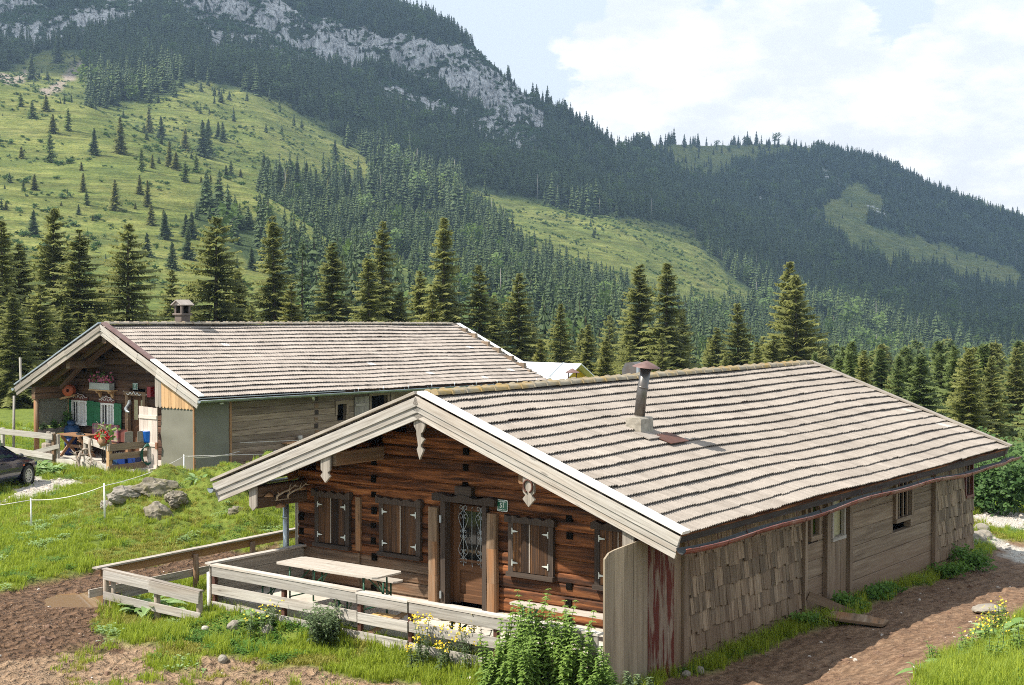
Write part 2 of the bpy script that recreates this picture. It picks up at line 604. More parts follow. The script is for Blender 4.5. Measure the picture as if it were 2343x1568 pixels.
M['red_peel'] = mat_wood('peeling_red_paint_wood', [(0.25, (0.13, 0.095, 0.07)), (0.5, (0.24, 0.185, 0.14)), (0.78, (0.34, 0.27, 0.21))], 0.85, 1.1, along=1.6, across=9, blot=(0.115, 0.026, 0.017), blot_amt=1.0, blot_scale=3.4, blot_rng=(.45, .53))
M['wing_wood'] = mat_wood('tan_wing_board_wood', [(0.25, (0.19, 0.15, 0.105)), (0.5, (0.33, 0.27, 0.195)), (0.78, (0.44, 0.37, 0.28))], 0.75, 1.15, along=.7, across=12)
M['log_b'] = mat_wood('brown_gable_log_wood', [(0.25, (0.025, 0.015, 0.010)), (0.5, (0.085, 0.045, 0.028)), (0.8, (0.17, 0.095, 0.06))], 0.6, 1.3, along=0.7, across=13, bump=0.5)
M['pine_new'] = mat_wood('fresh_pine_wood', [(0.25, (0.38, 0.22, 0.10)), (0.5, (0.52, 0.33, 0.17)), (0.8, (0.62, 0.43, 0.25))], 0.75, 1.1)
M['door_pale'] = mat_wood('pale_half_door_wood', [(0.25, (0.40, 0.33, 0.28)), (0.5, (0.55, 0.47, 0.41)), (0.8, (0.66, 0.58, 0.52))], 0.88, 1.08)
M['table_brown'] = mat_wood('brown_table_wood', [(0.25, (0.19, 0.095, 0.05)), (0.5, (0.30, 0.165, 0.09)), (0.8, (0.40, 0.24, 0.14))], 0.85, 1.1, rough=0.55)
M['bark'] = mat_wood('grey_bark', [(0.25, (0.035, 0.026, 0.02)), (0.5, (0.08, 0.063, 0.05)), (0.8, (0.15, 0.125, 0.105))], 0.8, 1.2, along=4, across=9)
M['driftwood'] = mat_wood('bleached_root_wood', [(0.25, (0.17, 0.13, 0.10)), (0.5, (0.32, 0.265, 0.21)), (0.8, (0.48, 0.42, 0.355))], 0.85, 1.1, along=2, across=20)
M['black'] = mat_plain('black_hollow_shade', (0.006, 0.005, 0.004), 0.9, spec=0.05)  # black colour stands in for the shade inside hollows and openings
M['glass'] = mat_plain('dark_window_glass', (0.012, 0.014, 0.013), 0.06, spec=0.6, var=0.05)
M['zinc'] = mat_plain('zinc_sheet', (0.36, 0.40, 0.42), 0.42, 0.75, var=0.12, scale=5)
M['white_metal'] = mat_plain('pale_hinge_metal', (0.55, 0.58, 0.53), 0.45, 0.25, var=0.08)
M['wrought'] = mat_plain('grey_wrought_iron', (0.34, 0.37, 0.38), 0.42, 0.5, var=0.1)
M['copper'] = mat_plain('red_painted_gutter', (0.20, 0.062, 0.045), 0.5, 0.1, var=0.25, scale=4, dirt=(0.30, 0.20, 0.17), dirt_amt=0.7)
M['gutter_dark'] = mat_plain('dark_gutter_inside', (0.05, 0.055, 0.055), 0.7, 0.1, var=0.3)
M['pipe'] = mat_plain('sooty_steel_pipe', (0.15, 0.15, 0.145), 0.4, 0.7, var=0.3, scale=3, dirt=(0.13, 0.075, 0.045), dirt_amt=0.6)
M['rust'] = mat_plain('rusty_sheet', (0.16, 0.095, 0.085), 0.65, 0.2, var=0.3, scale=6, dirt=(0.22, 0.17, 0.16), dirt_amt=0.6)
M['rust_dark'] = mat_plain('dark_rusty_steel', (0.10, 0.042, 0.028), 0.7, 0.2, var=0.25)
M['concrete'] = mat_plain('rough_concrete', (0.33, 0.30, 0.25), 0.9, var=0.3, scale=9, dirt=(0.16, 0.14, 0.11), dirt_amt=0.6, bump=0.6)
M['slab'] = mat_plain('pale_terrace_concrete', (0.50, 0.46, 0.40), 0.9, var=0.12, scale=3, dirt=(0.30, 0.27, 0.23), dirt_amt=0.5, bump=0.2)
M['sign_green'] = mat_plain('green_enamel', (0.014, 0.105, 0.06), 0.3, spec=0.5, var=0.06)
M['sign_white'] = mat_plain('white_enamel', (0.72, 0.78, 0.73), 0.35, var=0.03)
M['white_paint'] = mat_plain('white_paint', (0.76, 0.76, 0.74), 0.5, var=0.06)
M['curtain'] = mat_plain('white_net_curtain', (0.56, 0.56, 0.55), 0.9, var=0.1, scale=20)
M['green_paint'] = mat_plain('green_shutter_paint', (0.018, 0.135, 0.055), 0.5, var=0.15, scale=6)
M['green_steel'] = mat_plain('green_lacquered_steel', (0.02, 0.10, 0.055), 0.4, var=0.1)
M['redbrown_paint'] = mat_plain('red_brown_paint', (0.13, 0.04, 0.03), 0.55, var=0.12)
M['tarp'] = mat_plain('grey_green_canvas', (0.17, 0.165, 0.13), 0.85, var=0.07, scale=3, dirt=(0.13, 0.125, 0.095), dirt_amt=0.5)
M['bone'] = mat_plain('bleached_antler', (0.42, 0.34, 0.25), 0.6, var=0.25)
M['fungus'] = mat_plain('tan_bracket_fungus', (0.36, 0.20, 0.095), 0.7, var=0.3)
M['rope'] = mat_plain('white_rope', (0.66, 0.62, 0.58), 0.7, var=0.05)
M['post_white'] = mat_plain('white_plastic_post', (0.74, 0.74, 0.70), 0.5, var=0.08, dirt=(0.4, 0.4, 0.33), dirt_amt=0.4)
M['stone'] = mat_plain('grey_limestone', (0.24, 0.215, 0.18), 0.9, var=0.35, scale=4, dirt=(0.14, 0.13, 0.10), dirt_amt=0.75, bump=1.0)
M['pebble'] = mat_plain('pale_pebble', (0.45, 0.40, 0.35), 0.85, var=0.25, scale=9)
M['white_sheet'] = mat_plain('white_roof_sheet', (0.80, 0.80, 0.80), 0.45, var=0.03)
M['yellow'] = mat_plain('yellow_paint', (0.55, 0.36, 0.01), 0.55, var=0.08)
M['blue_plastic'] = mat_plain('blue_plastic', (0.01, 0.13, 0.55), 0.35, var=0.1)
M['navy'] = mat_plain('navy_bag_cloth', (0.012, 0.05, 0.13), 0.5, var=0.3, scale=5, bump=0.6)
M['hose'] = mat_plain('green_hose', (0.008, 0.085, 0.055), 0.4, var=0.1)
M['terracotta'] = mat_plain('terracotta', (0.26, 0.12, 0.07), 0.8, var=0.15)
M['red_paint'] = mat_plain('red_box_paint', (0.28, 0.012, 0.018), 0.4, var=0.1)
M['orange_plastic'] = mat_plain('orange_drum', (0.42, 0.10, 0.04), 0.5, var=0.15)
M['rubber'] = mat_plain('tyre_rubber', (0.022, 0.021, 0.020), 0.85, var=0.2, dirt=(0.09, 0.08, 0.065), dirt_amt=0.5)
M['hubcap'] = mat_plain('silver_hubcap', (0.48, 0.47, 0.44), 0.35, 0.5, var=0.08)
M['black_plastic'] = mat_plain('black_plastic', (0.02, 0.02, 0.02), 0.45, var=0.1)
M['pink_flower'] = mat_leaf('pink_petals', (0.42, 0.08, 0.16), (0.62, 0.20, 0.30), 0.2)
M['red_flower'] = mat_leaf('red_petals', (0.50, 0.008, 0.012), (0.68, 0.02, 0.025), 0.15)
M['yellow_flower'] = mat_leaf('yellow_petals', (0.68, 0.46, 0.02), (0.78, 0.62, 0.06), 0.2)
M['leaf_mint'] = mat_leaf('fresh_green_leaves', (0.12, 0.22, 0.04), (0.30, 0.42, 0.10), 0.45)
M['leaf_dark'] = mat_leaf('grey_green_leaves', (0.075, 0.12, 0.05), (0.19, 0.25, 0.12), 0.35)
M['leaf_dock'] = mat_leaf('broad_dock_leaves', (0.15, 0.27, 0.06), (0.38, 0.50, 0.24), 0.4)
M['leaf_pot'] = mat_leaf('pot_plant_leaves', (0.05, 0.12, 0.03), (0.15, 0.26, 0.06), 0.3)
M['grass'] = mat_leaf('grass_blades', (0.16, 0.23, 0.018), (0.42, 0.49, 0.055), 0.5)
M['dry_grass'] = mat_leaf('yellowing_moss', (0.19, 0.195, 0.028), (0.38, 0.36, 0.075), 0.45)
M['weed'] = mat_leaf('clover_leaves', (0.055, 0.15, 0.02), (0.17, 0.30, 0.05), 0.4)
M['hedge'] = mat_leaf('bush_leaves', (0.035, 0.085, 0.02), (0.095, 0.17, 0.04), 0.35)
# ================================================================== terrain
def A(x, y, z=None):
    p = FA.w(x, y, 0)
    return (p.x, p.y) if z is None else (p.x, p.y, z)


def B(x, y, z=None):
    p = FB.w(x, y, 0)
    return (p.x, p.y) if z is None else (p.x, p.y, z)


CTRL = [A(4.3, 1.5, .18), A(4.3, 6, .18), A(4.3, 10, .08), A(4.3, 15, -.06), A(6.26, 1.5, .26), A(6.23, 3.7, .34), A(6.21, 6.75, .36), A(6.27, 8.8, .26), A(6.41, 11.9, .01),
        A(7, 16, -.25), A(4.4, -1.5, .2), A(0, -1.5, .24), A(-4, -1.3, .2), A(-6.5, -1.5, .28), A(-6.6, 4, .34), A(-4.6, 6, .5), A(-4.5, 14, .45),
        (-7.57, 20.8, .3), (-3, 21, .27), (.8, 20.3, .3), (3.2, 19.6, .5), (5.17, 17.5, 1.3), (7.56, 20.8, 1.2), (6.5, 15.5, 2.05), (9.5, 20, 1.7), (5.0, 19.4, .6), (8.6, 24, .5),
        (0, 0, 4.3), (3, 8, 3.1), (-3, 10, 2.1), (-8, 12, 1.2), (0, 14, 1.3), (0, 17.5, .5), (-12, 20, .35), (12, 12, 2.8),
        (10, 28, .3), (13.9, 39.9, -.4), (15.4, 45, -.7), (11.3, 32.6, -.1), (18, 32, -.05), (20, 42, -.9),
        (-10, 27.7, .36), (-9.6, 35.3, 1.1), (-8.4, 33.4, .9), (-10.6, 35.4, .7), (-8.3, 36, 1.45), (-6.3, 36.4, 1.5), (-14.9, 43.1, .36), (-11.7, 34.3, .5), (-13, 30, .45), (-6, 31.8, .34), (-9.35, 40.4, .8),
        (-4.6, 37, 1.0), (-7.5, 43, .5), (-18, 36, .4), B(-2, -1, .40), B(4.5, 0, .43), B(4.5, 8, .52), B(4.5, 18, .3), B(-6, 0, .4), B(0, 8, .42), (-22, 40, .4), (-26, 56, .5),
        (0, 70, .1), (-15, 75, .2), (20, 60, -2.0), (32, 50, -1.6), (27, 75, -3.8), (-32, 75, .3), (8, 90, -1.5)]


def _tps():
    P = np.array(CTRL); n = len(P)
    d = np.hypot(P[:, None, 0] - P[None, :, 0], P[:, None, 1] - P[None, :, 1])
    K = np.where(d > 0, d * d * np.log(d + 1e-9), 0) + np.eye(n) * 1.0
    Q = np.c_[np.ones(n), P[:, :2]]
    S = np.block([[K, Q], [Q.T, np.zeros((3, 3))]])
    w = np.linalg.solve(S, np.r_[P[:, 2], np.zeros(3)])
    return P, w


_TP, _TW = _tps()


def near_z(x, y):
    x = np.asarray(x, float); y = np.asarray(y, float)
    n = len(_TP)
    z = _TW[n] + _TW[n + 1] * x + _TW[n + 2] * y
    for i in range(n):
        d2 = (x - _TP[i, 0]) ** 2 + (y - _TP[i, 1]) ** 2
        z = z + _TW[i] * 0.5 * d2 * np.log(d2 + 1e-12)
    return z


def _yz(z, D): return 686 + (CAM_Z - z) / D * F_PX


# ground profiles by compass direction: distance and elevation (as picture row at that distance) from valley floor to summit
KN = {
    -300: [(100, _yz(.3, 100)), (160, 760), (260, 600), (420, 400), (600, 190), (680, 120), (760, 160), (880, 150), (1000, 100), (1200, 70), (1350, 30), (1400, 10), (1450, -10), (1500, -70), (2000, -200), (2600, -150)],
    0: [(100, _yz(.3, 100)), (160, 790), (260, 640), (430, 420), (640, 207), (690, 192), (760, 206), (880, 185), (1000, 158), (1200, 120), (1300, 108), (1340, 60), (1420, 40), (1470, -40), (2000, -220), (2600, -150)],
    200: [(100, _yz(.3, 100)), (160, 795), (260, 660), (420, 465), (590, 268), (640, 250), (710, 268), (800, 240), (900, 205), (1150, 120), (1300, 75), (1340, 30), (1450, 5), (1500, -50), (2000, -220), (2600, -150)],
    400: [(100, _yz(.3, 100)), (170, 795), (280, 670), (410, 510), (550, 363), (590, 345), (660, 362), (760, 300), (900, 205), (1150, 130), (1300, 75), (1350, 50), (1450, 15), (1500, -60), (2000, -200), (2600, -120)],
    600: [(100, _yz(.3, 100)), (180, 795), (280, 690), (390, 580), (490, 472), (520, 460), (590, 480), (740, 360), (980, 220), (1200, 150), (1320, 110), (1360, 90), (1440, 75), (1500, -15), (1950, -120), (2600, -60)],
    800: [(100, _yz(.2, 100)), (190, 800), (290, 715), (370, 640), (430, 597), (450, 592), (520, 605), (720, 470), (1000, 325), (1200, 240), (1320, 190), (1360, 175), (1440, 150), (1500, 65), (1800, -12), (2500, 60)],
    1000: [(100, _yz(-1, 100)), (200, _yz(-4, 200)), (300, 780), (370, 720), (440, 668), (470, 655), (560, 620), (760, 510), (980, 415), (1200, 320), (1330, 262), (1370, 232), (1450, 190), (1510, 95), (1720, 44), (2400, 140)],
    1200: [(100, _yz(-2, 100)), (200, _yz(-6, 200)), (300, 800), (400, 740), (500, 680), (540, 660), (640, 605), (800, 530), (980, 458), (1200, 370), (1340, 320), (1380, 300), (1460, 290), (1520, 230), (1620, 216), (2200, 320)],
    1400: [(100, _yz(-3, 100)), (200, _yz(-9, 200)), (320, 825), (440, 760), (580, 690), (640, 660), (740, 610), (880, 550), (1020, 492), (1230, 425), (1350, 395), (1390, 384), (1470, 370), (1510, 355), (1560, 345), (2000, 440)],
    1600: [(100, _yz(-4, 100)), (200, _yz(-12, 200)), (340, 860), (480, 800), (640, 738), (700, 715), (800, 665), (930, 605), (1080, 552), (1300, 500), (1500, 465), (1600, 445), (1800, 405), (2000, 372), (2300, 337), (2900, 420)],
    1800: [(100, _yz(-5, 100)), (200, _yz(-16, 200)), (360, 915), (520, 850), (680, 785), (740, 765), (840, 735), (960, 705), (1100, 665), (1300, 600), (1500, 550), (1620, 520), (1850, 450), (2050, 395), (2350, 339), (2900, 420)],
    2000: [(100, _yz(-6, 100)), (200, _yz(-19, 200)), (380, 940), (550, 870), (720, 810), (780, 790), (880, 765), (1000, 735), (1150, 695), (1350, 640), (1550, 590), (1700, 550), (1900, 480), (2080, 430), (2300, 382), (2900, 470)],
    2200: [(100, _yz(-6, 100)), (200, _yz(-20, 200)), (400, 960), (580, 895), (760, 835), (820, 815), (920, 790), (1050, 765), (1200, 735), (1400, 690), (1600, 645), (1750, 610), (1950, 555), (2100, 515), (2280, 470), (2900, 540)],
    2342: [(100, _yz(-6, 100)), (200, _yz(-20, 200)), (400, 970), (600, 900), (780, 845), (840, 830), (940, 805), (1080, 780), (1220, 755), (1420, 715), (1620, 675), (1760, 645), (1950, 595), (2080, 560), (2250, 515), (2900, 580)],
    2750: [(100, _yz(-6, 100)), (200, _yz(-20, 200)), (400, 980), (600, 920), (800, 865), (860, 850), (960, 830), (1100, 805), (1240, 785), (1440, 760), (1640, 735), (1780, 715), (1950, 690), (2080, 668), (2200, 645), (2900, 690)],
}
KN[-1200] = KN[-300]; KN[3600] = KN[2750]
KX = sorted(KN)
_NC = 1240
COLX = np.linspace(-1050, 3400, _NC)
_kd = np.array([[p[0] for p in KN[k]] for k in KX], float)      # (cols, knots)
_ky = np.array([[p[1] for p in KN[k]] for k in KX], float)
_kz = CAM_Z - _kd * (_ky - 686) / F_PX


def _interp_cols(tab):
    out = np.empty((_NC, tab.shape[1]))
    for k in range(tab.shape[1]):
        v = np.interp(COLX, KX, tab[:, k])
        w = 21
        ker = np.hanning(w); ker /= ker.sum()
        out[:, k] = np.convolve(np.pad(v, w // 2, mode='edge'), ker, 'valid')
    return out


KD, KZ = _interp_cols(_kd), _interp_cols(_kz)
NS = 34                                    # rows per knot interval
_s = np.linspace(0, 15, 15 * NS + 1)


def _rows():
    i = np.minimum(_s.astype(int), 14); f = _s - i
    # monotone cubic in the knot parameter keeps crests crisp without kinks
    def herm(T):
        m = np.zeros_like(T)
        m[:, 1:-1] = (T[:, 2:] - T[:, :-2]) * 0.5
        d = np.diff(T, axis=1)
        m[:, 0] = d[:, 0]; m[:, -1] = d[:, -1]
        flat = np.zeros_like(T, bool)
        flat[:, 1:-1] = (d[:, 1:] * d[:, :-1]) <= 0
        m[flat] *= 0.25
        lim = np.full_like(T, 1e9)
        lim[:, :-1] = np.minimum(lim[:, :-1], 3 * np.abs(d)); lim[:, 1:] = np.minimum(lim[:, 1:], 3 * np.abs(d))
        m = np.sign(m) * np.minimum(np.abs(m), lim)
        h00 = 2 * f**3 - 3 * f**2 + 1; h10 = f**3 - 2 * f**2 + f; h01 = -2 * f**3 + 3 * f**2; h11 = f**3 - f**2
        return T[:, i] * h00 + m[:, i] * h10 + T[:, i + 1] * h01 + m[:, i + 1] * h11
    return herm(KD), herm(KZ)


FD, FZ = _rows()                            # (cols, rows) distance and height of the far terrain
FT = (COLX - PW / 2) / F_PX                 # tangent of the azimuth
FX = FD * FT[:, None]
FY = FD.copy()
_n1 = fbm(FX / 95, FY / 95, 5)
_n2 = fbm(FX / 22 + 50, FY / 22, 4)
FZ = FZ + smooth(90, 260, FD) * (_n1 * np.minimum(FD * 0.006, 7) + _n2 * np.minimum(FD * 0.0016, 1.7))
# gullies and buttresses on the mountain
_g = 1 - np.abs(fbm(FX / 60 + 9, FY / 240, 4))
_mt = smooth(1050, 1300, FD) * smooth(1720, 1380, COLX)[:, None]
FZ = FZ - _mt * (1 - _g) * 16
# cliffs: relief pushed in and out along the slope
ROCK1 = [(340, -5), (640, -10), (700, 45), (760, 40), (900, 88), (1000, 98), (1100, 112), (1150, 150), (1190, 210), (1240, 270), (1235, 335), (1150, 300), (1090, 255), (1010, 215), (940, 185), (860, 170), (740, 170), (640, 130), (500, 110), (400, 40)]
ROCK2 = [(850, 180), (930, 215), (1010, 232), (1075, 255), (1060, 275), (960, 270), (880, 235)]
ROCK3 = [(-20, 0), (60, -5), (130, 30), (260, -10), (340, -20), (320, 50), (200, 75), (130, 110), (20, 122), (-20, 80)]
ROCK4 = [(15, 128), (60, 104), (95, 92), (60, 118), (22, 130)]
ROCK5 = [(1330, 395), (1380, 398), (1420, 420), (1390, 425), (1340, 410)]
ROCK6 = [(1860, 385), (1900, 400), (1900, 425), (1870, 420)]
ROCK7 = [(1740, 445), (1790, 455), (1780, 470), (1740, 462)]
ROCK8 = [(1985, 460), (2080, 500), (2010, 505), (1970, 480)]
ROCK9 = [(1080, 255), (1180, 300), (1230, 345), (1180, 345), (1090, 300)]
px_f, py_f, _d = proj_np(FX, FY, FZ)
_wob = fbm(px_f / 60, py_f / 45, 4)
_wob2 = fbm(px_f / 40 + 40, py_f / 40 + 7, 4)
qx, qy = px_f + _wob * 30, py_f + _wob2 * 22
rock = np.zeros(FX.shape)
for pl, amt in ((ROCK1, 1), (ROCK2, .9), (ROCK3, .8), (ROCK4, .8), (ROCK5, .5), (ROCK6, .45), (ROCK7, .45), (ROCK8, .4), (ROCK9, .6)):
    rock = np.maximum(rock, in_poly(qx, qy, pl) * amt)
rock[:, _s > 14.2] *= 0.2
_rel = fbm(FX / 11, FZ / 45, 5) * 9 + (1 - np.abs(fbm(FX / 30 + 5, FZ / 130 + 3, 3)) * 2) * 9
FY = FY - rock * _rel
px_f, py_f, _d = proj_np(FX, FY, FZ)

# which ground carries meadow, which forest
MEADOWS = [
    [(-340, 190), (0, 190), (0, 168), (95, 118), (190, 118), (192, 190), (214, 246), (320, 240), (400, 203), (480, 190), (560, 215), (640, 232), (690, 262), (760, 300), (800, 325), (850, 368), (912, 404), (880, 415), (820, 412), (720, 400), (600, 400), (600, 520), (380, 370), (200, 260)],
    [(1120, 448), (1200, 458), (1300, 482), (1400, 496), (1500, 503), (1560, 522), (1612, 556), (1625, 600), (1700, 655), (1768, 702), (1700, 706), (1600, 712), (1530, 700), (1440, 675), (1330, 630), (1250, 590), (1190, 560), (1150, 510), (1105, 478), (1050, 440), (1060, 432)],
    [(1485, 335), (1640, 325), (1740, 332), (1850, 327), (1872, 352), (1760, 366), (1690, 372), (1610, 412), (1560, 405), (1540, 375), (1490, 350)],
    [(1880, 478), (1945, 420), (2020, 445), (2030, 478), (1975, 512), (2060, 535), (2150, 560), (2260, 590), (2350, 635), (2340, 668), (2150, 632), (2060, 618), (1970, 590), (1925, 545), (1875, 515)],
    [(885, 585), (985, 670), (960, 700), (900, 640), (860, 600)],
    [(860, 440), (900, 425), (960, 470), (1010, 490), (1000, 505), (930, 470)],
]
FOREST1 = [(452, 468), (520, 430), (620, 480), (730, 560), (850, 640), (960, 700), (900, 900), (600, 900), (700, 700), (560, 590), (460, 520)]
mw = fbm(px_f / 35 + 3, py_f / 26, 4)
mw2 = fbm(px_f / 9 + 13, py_f / 7, 3)
mx, my = px_f + mw * 24 + mw2 * 8, py_f + _wob2 * 16 + mw2 * 5
meadow = np.zeros(FX.shape, bool)
for pl in MEADOWS:
    meadow |= in_poly(mx, my, pl)
hill1 = (_s[None, :] < 5.6) & (_s[None, :] > 0.4) & (COLX[:, None] < 985)
meadow |= hill1 & ~in_poly(mx, my, FOREST1)
meadow[:, _s < 0.9] = True
scree = in_poly(mx, my, [(196, 132), (190, 160), (120, 215), (88, 218), (120, 195), (150, 165)]) | in_poly(mx, my, [(0, 178), (60, 165), (90, 172), (30, 196), (0, 198)])


def grid_mesh(name, X, Y, Z, attrs, mats, smooth_=True):
    nc, nr = X.shape
    v = np.stack([X, Y, Z], -1).reshape(-1, 3).astype(np.float32)
    idx = np.arange(nc * nr).reshape(nc, nr)
    f = np.stack([idx[:-1, :-1], idx[1:, :-1], idx[1:, 1:], idx[:-1, 1:]], -1).reshape(-1, 4)
    me = bpy.data.meshes.new(name)
    me.vertices.add(len(v)); me.vertices.foreach_set('co', v.ravel())
    me.loops.add(f.size); me.loops.foreach_set('vertex_index', f.ravel().astype(np.int32))
    me.polygons.add(len(f)); me.polygons.foreach_set('loop_start', (np.arange(len(f)) * 4).astype(np.int32))
    me.polygons.foreach_set('loop_total', np.full(len(f), 4, np.int32))
    me.polygons.foreach_set('use_smooth', np.full(len(f), smooth_, bool))
    me.update(calc_edges=True)
    for k, a in attrs.items():
        at = me.attributes.new(k, 'FLOAT', 'POINT')
        at.data.foreach_set('value', a.reshape(-1).astype(np.float32))
    for m in mats: me.materials.append(m)
    o = bpy.data.objects.new(name, me); C.objects.link(o)
    return o


def far_z(x, y):
    """height of the far terrain at world points (x may be an array)"""
    x = np.asarray(x, float); y = np.maximum(np.asarray(y, float), 1.0)
    c = np.clip((x / y * F_PX + PW / 2 - COLX[0]) / (COLX[-1] - COLX[0]) * (_NC - 1), 0, _NC - 1.001)
    c0 = c.astype(int); fc = c - c0
    out = np.empty(x.shape)
    for i in np.ndindex(x.shape):
        a = np.interp(y[i], FD[c0[i]], FZ[c0[i]]); b = np.interp(y[i], FD[c0[i] + 1], FZ[c0[i] + 1])
        out[i] = a * (1 - fc[i]) + b * fc[i]
    return out


# ---- near ground: fine polar sheet under and around the huts
_az = np.tan(np.linspace(R(-34), R(34), 820))
_dd = np.concatenate([np.array([1.5, 4, 7, 9, 11, 13, 14.5]), 16 * np.power(104 / 16.0, np.linspace(0, 1, 440))])
NX = _az[:, None] * _dd[None, :]
NY = np.repeat(_dd[None, :], len(_az), 0)
_zn = near_z(NX, NY)
_blend = smooth(62, 98, NY)
_zf = np.empty_like(_zn)
_cx = np.clip((_az * F_PX + PW / 2 - COLX[0]) / (COLX[-1] - COLX[0]) * (_NC - 1), 0, _NC - 1).astype(int)
for _i in range(len(_az)):
    _zf[_i] = np.interp(_dd, FD[_cx[_i]], FZ[_cx[_i]])
NZ = _zn * (1 - _blend) + _zf * _blend
_npx, _npy, _ = proj_np(NX, NY, NZ)
_w1 = fbm(NX / 1.6, NY / 1.6, 5); _w2 = fbm(NX / 1.7 + 30, NY / 1.7 + 11, 5)
_ox, _oy = _npx + _w1 * 40, _npy + _w2 * 22
MUD_YARD = [(-400, 1365), (0, 1358), (120, 1332), (235, 1296), (330, 1290), (430, 1275), (560, 1258), (650, 1236), (670, 1255), (560, 1300), (330, 1352), (240, 1392), (190, 1425), (250, 1452), (390, 1480), (520, 1500), (640, 1520), (800, 1545), (1000, 1565), (1100, 1640), (-400, 1640)]
TRACK = [(1440, 1640), (1520, 1560), (1640, 1528), (1830, 1442), (1940, 1412), (2060, 1345), (2180, 1308), (2250, 1265), (2300, 1230), (2460, 1240), (2460, 1395), (2350, 1415), (2240, 1470), (2130, 1508), (2095, 1600), (2060, 1680)]
ROAD = [(2200, 1158), (2342, 1176), (2500, 1200), (2500, 1235), (2342, 1207), (2240, 1194)]
GRAVEL = [(-200, 1170), (0, 1148), (30, 1118), (70, 1100), (130, 1096), (212, 1102), (185, 1115), (110, 1136), (0, 1168), (-200, 1200)]
mud = np.maximum(in_poly(_ox, _oy, MUD_YARD), in_poly(_ox, _oy, TRACK)).astype(float)
track = in_poly(_ox, _oy, TRACK).astype(float)
gravel = np.maximum(in_poly(_ox, _oy, GRAVEL), in_poly(_ox, _oy, ROAD)).astype(float)
gravel = np.maximum(gravel, in_poly(_ox, _oy, [(2243, 1222), (2342, 1250), (2420, 1262), (2420, 1290), (2342, 1277), (2245, 1243)]))


def blur(a, n=2):
    for _ in range(n):
        a = (a + np.roll(a, 1, 0) + np.roll(a, -1, 0) + np.roll(a, 1, 1) + np.roll(a, -1, 1)) / 5
    return a


mud, gravel = blur(mud), blur(gravel)
# sparse grass creeping over the dry part of the yard
_sp = smooth(-.05, .35, fbm(NX / .9 + 4, NY / .9, 5)) * smooth(80, 420, _npx) * smooth(1455, 1490, _npy) * (_npx < 1300)
mud_g = np.clip(mud - 0.75 * _sp, 0, 1)
_ru = fbm(NX / .55, NY / .55, 4)
_clod = np.abs(fbm(NX / .16, NY / .2, 3))
_ruts = 1 - np.abs(fbm((NX * .77 + NY * .64) / .5, (NX * -.64 + NY * .77) / 2.4, 3))
NZ = NZ + (1 - _blend) * (mud * (_ru * .05 + _clod * (.08 - .05 * track) - .05 + (_ruts - .8) * .07) + (1 - mud) * (1 - gravel) * (_w1 * .10 + fbm(NX / .3, NY / .3, 3) * .03))
# mound: hummocks and a few turf steps
_md = np.exp(-(((NX + 7.6) / 3.2) ** 2 + ((NY - 36) / 3.4) ** 2))
NZ = NZ + _md * (fbm(NX / .9 + 8, NY / .9, 4) * .5 + np.abs(fbm(NX / 1.2, NY / 1.2, 3)) * .85 - .08)
# level ground under the huts, the terraces and the puddle
_la = (NX - FA.o.x, NY - FA.o.y)
_cA, _sA = math.cos(FA.yaw), math.sin(FA.yaw)
LAX = _la[0] * _cA - _la[1] * _sA; LAY = _la[0] * _sA + _la[1] * _cA
_ua = smooth(-4.4, -4.1, LAX) * smooth(4.45, 4.15, LAX) * smooth(-.75, -.5, LAY) * smooth(15.2, 14.9, LAY)
NZ = NZ * (1 - _ua) + np.minimum(NZ, .0) * _ua
_lb = (NX - FB.o.x, NY - FB.o.y)
_cB, _sB = math.cos(FB.yaw), math.sin(FB.yaw)
LBX = _lb[0] * _cB - _lb[1] * _sB; LBY = _lb[0] * _sB + _lb[1] * _cB
_ub = smooth(-4.7, -4.4, LBX) * smooth(4.6, 4.3, LBX) * smooth(-.9, -.5, LBY) * smooth(18.6, 18.2, LBY)
NZ = NZ * (1 - _ub) + np.minimum(NZ, .25) * _ub
_vg = smooth(-4.35, -4.0, LAX) * smooth(4.3, 4.1, LAX) * smooth(-1.75, -1.0, LAY) * smooth(1.3, 1.0, LAY) * (1 - _ua)
NZ = np.maximum(NZ, NZ * (1 - _vg) + (.50 + .05 * _w2) * _vg)
PUD = (-7.9, 27.05)
_pd = ((NX - PUD[0]) / 1.2) ** 2 + ((NY - PUD[1]) / .8) ** 2 + .5 * _ru
_pz = float(near_z(np.array([PUD[0]]), np.array([PUD[1]]))[0])
_pw = smooth(2.6, 1.5, _pd)
NZ = NZ * (1 - _pw) + (_pz + .02 - .09 * smooth(1.5, .5, _pd) + _ru * .03) * _pw


def ground_z(x, y):
    """height of the finished near ground at one point"""
    t = x / y
    i = np.clip(np.interp(t, _az, np.arange(len(_az))), 0, len(_az) - 1.001)
    j = np.clip(np.interp(y, _dd, np.arange(len(_dd))), 0, len(_dd) - 1.001)
    i0, j0 = int(i), int(j); a, b = i - i0, j - j0
    return float((NZ[i0, j0] * (1 - a) + NZ[i0 + 1, j0] * a) * (1 - b) + (NZ[i0, j0 + 1] * (1 - a) + NZ[i0 + 1, j0 + 1] * a) * b)


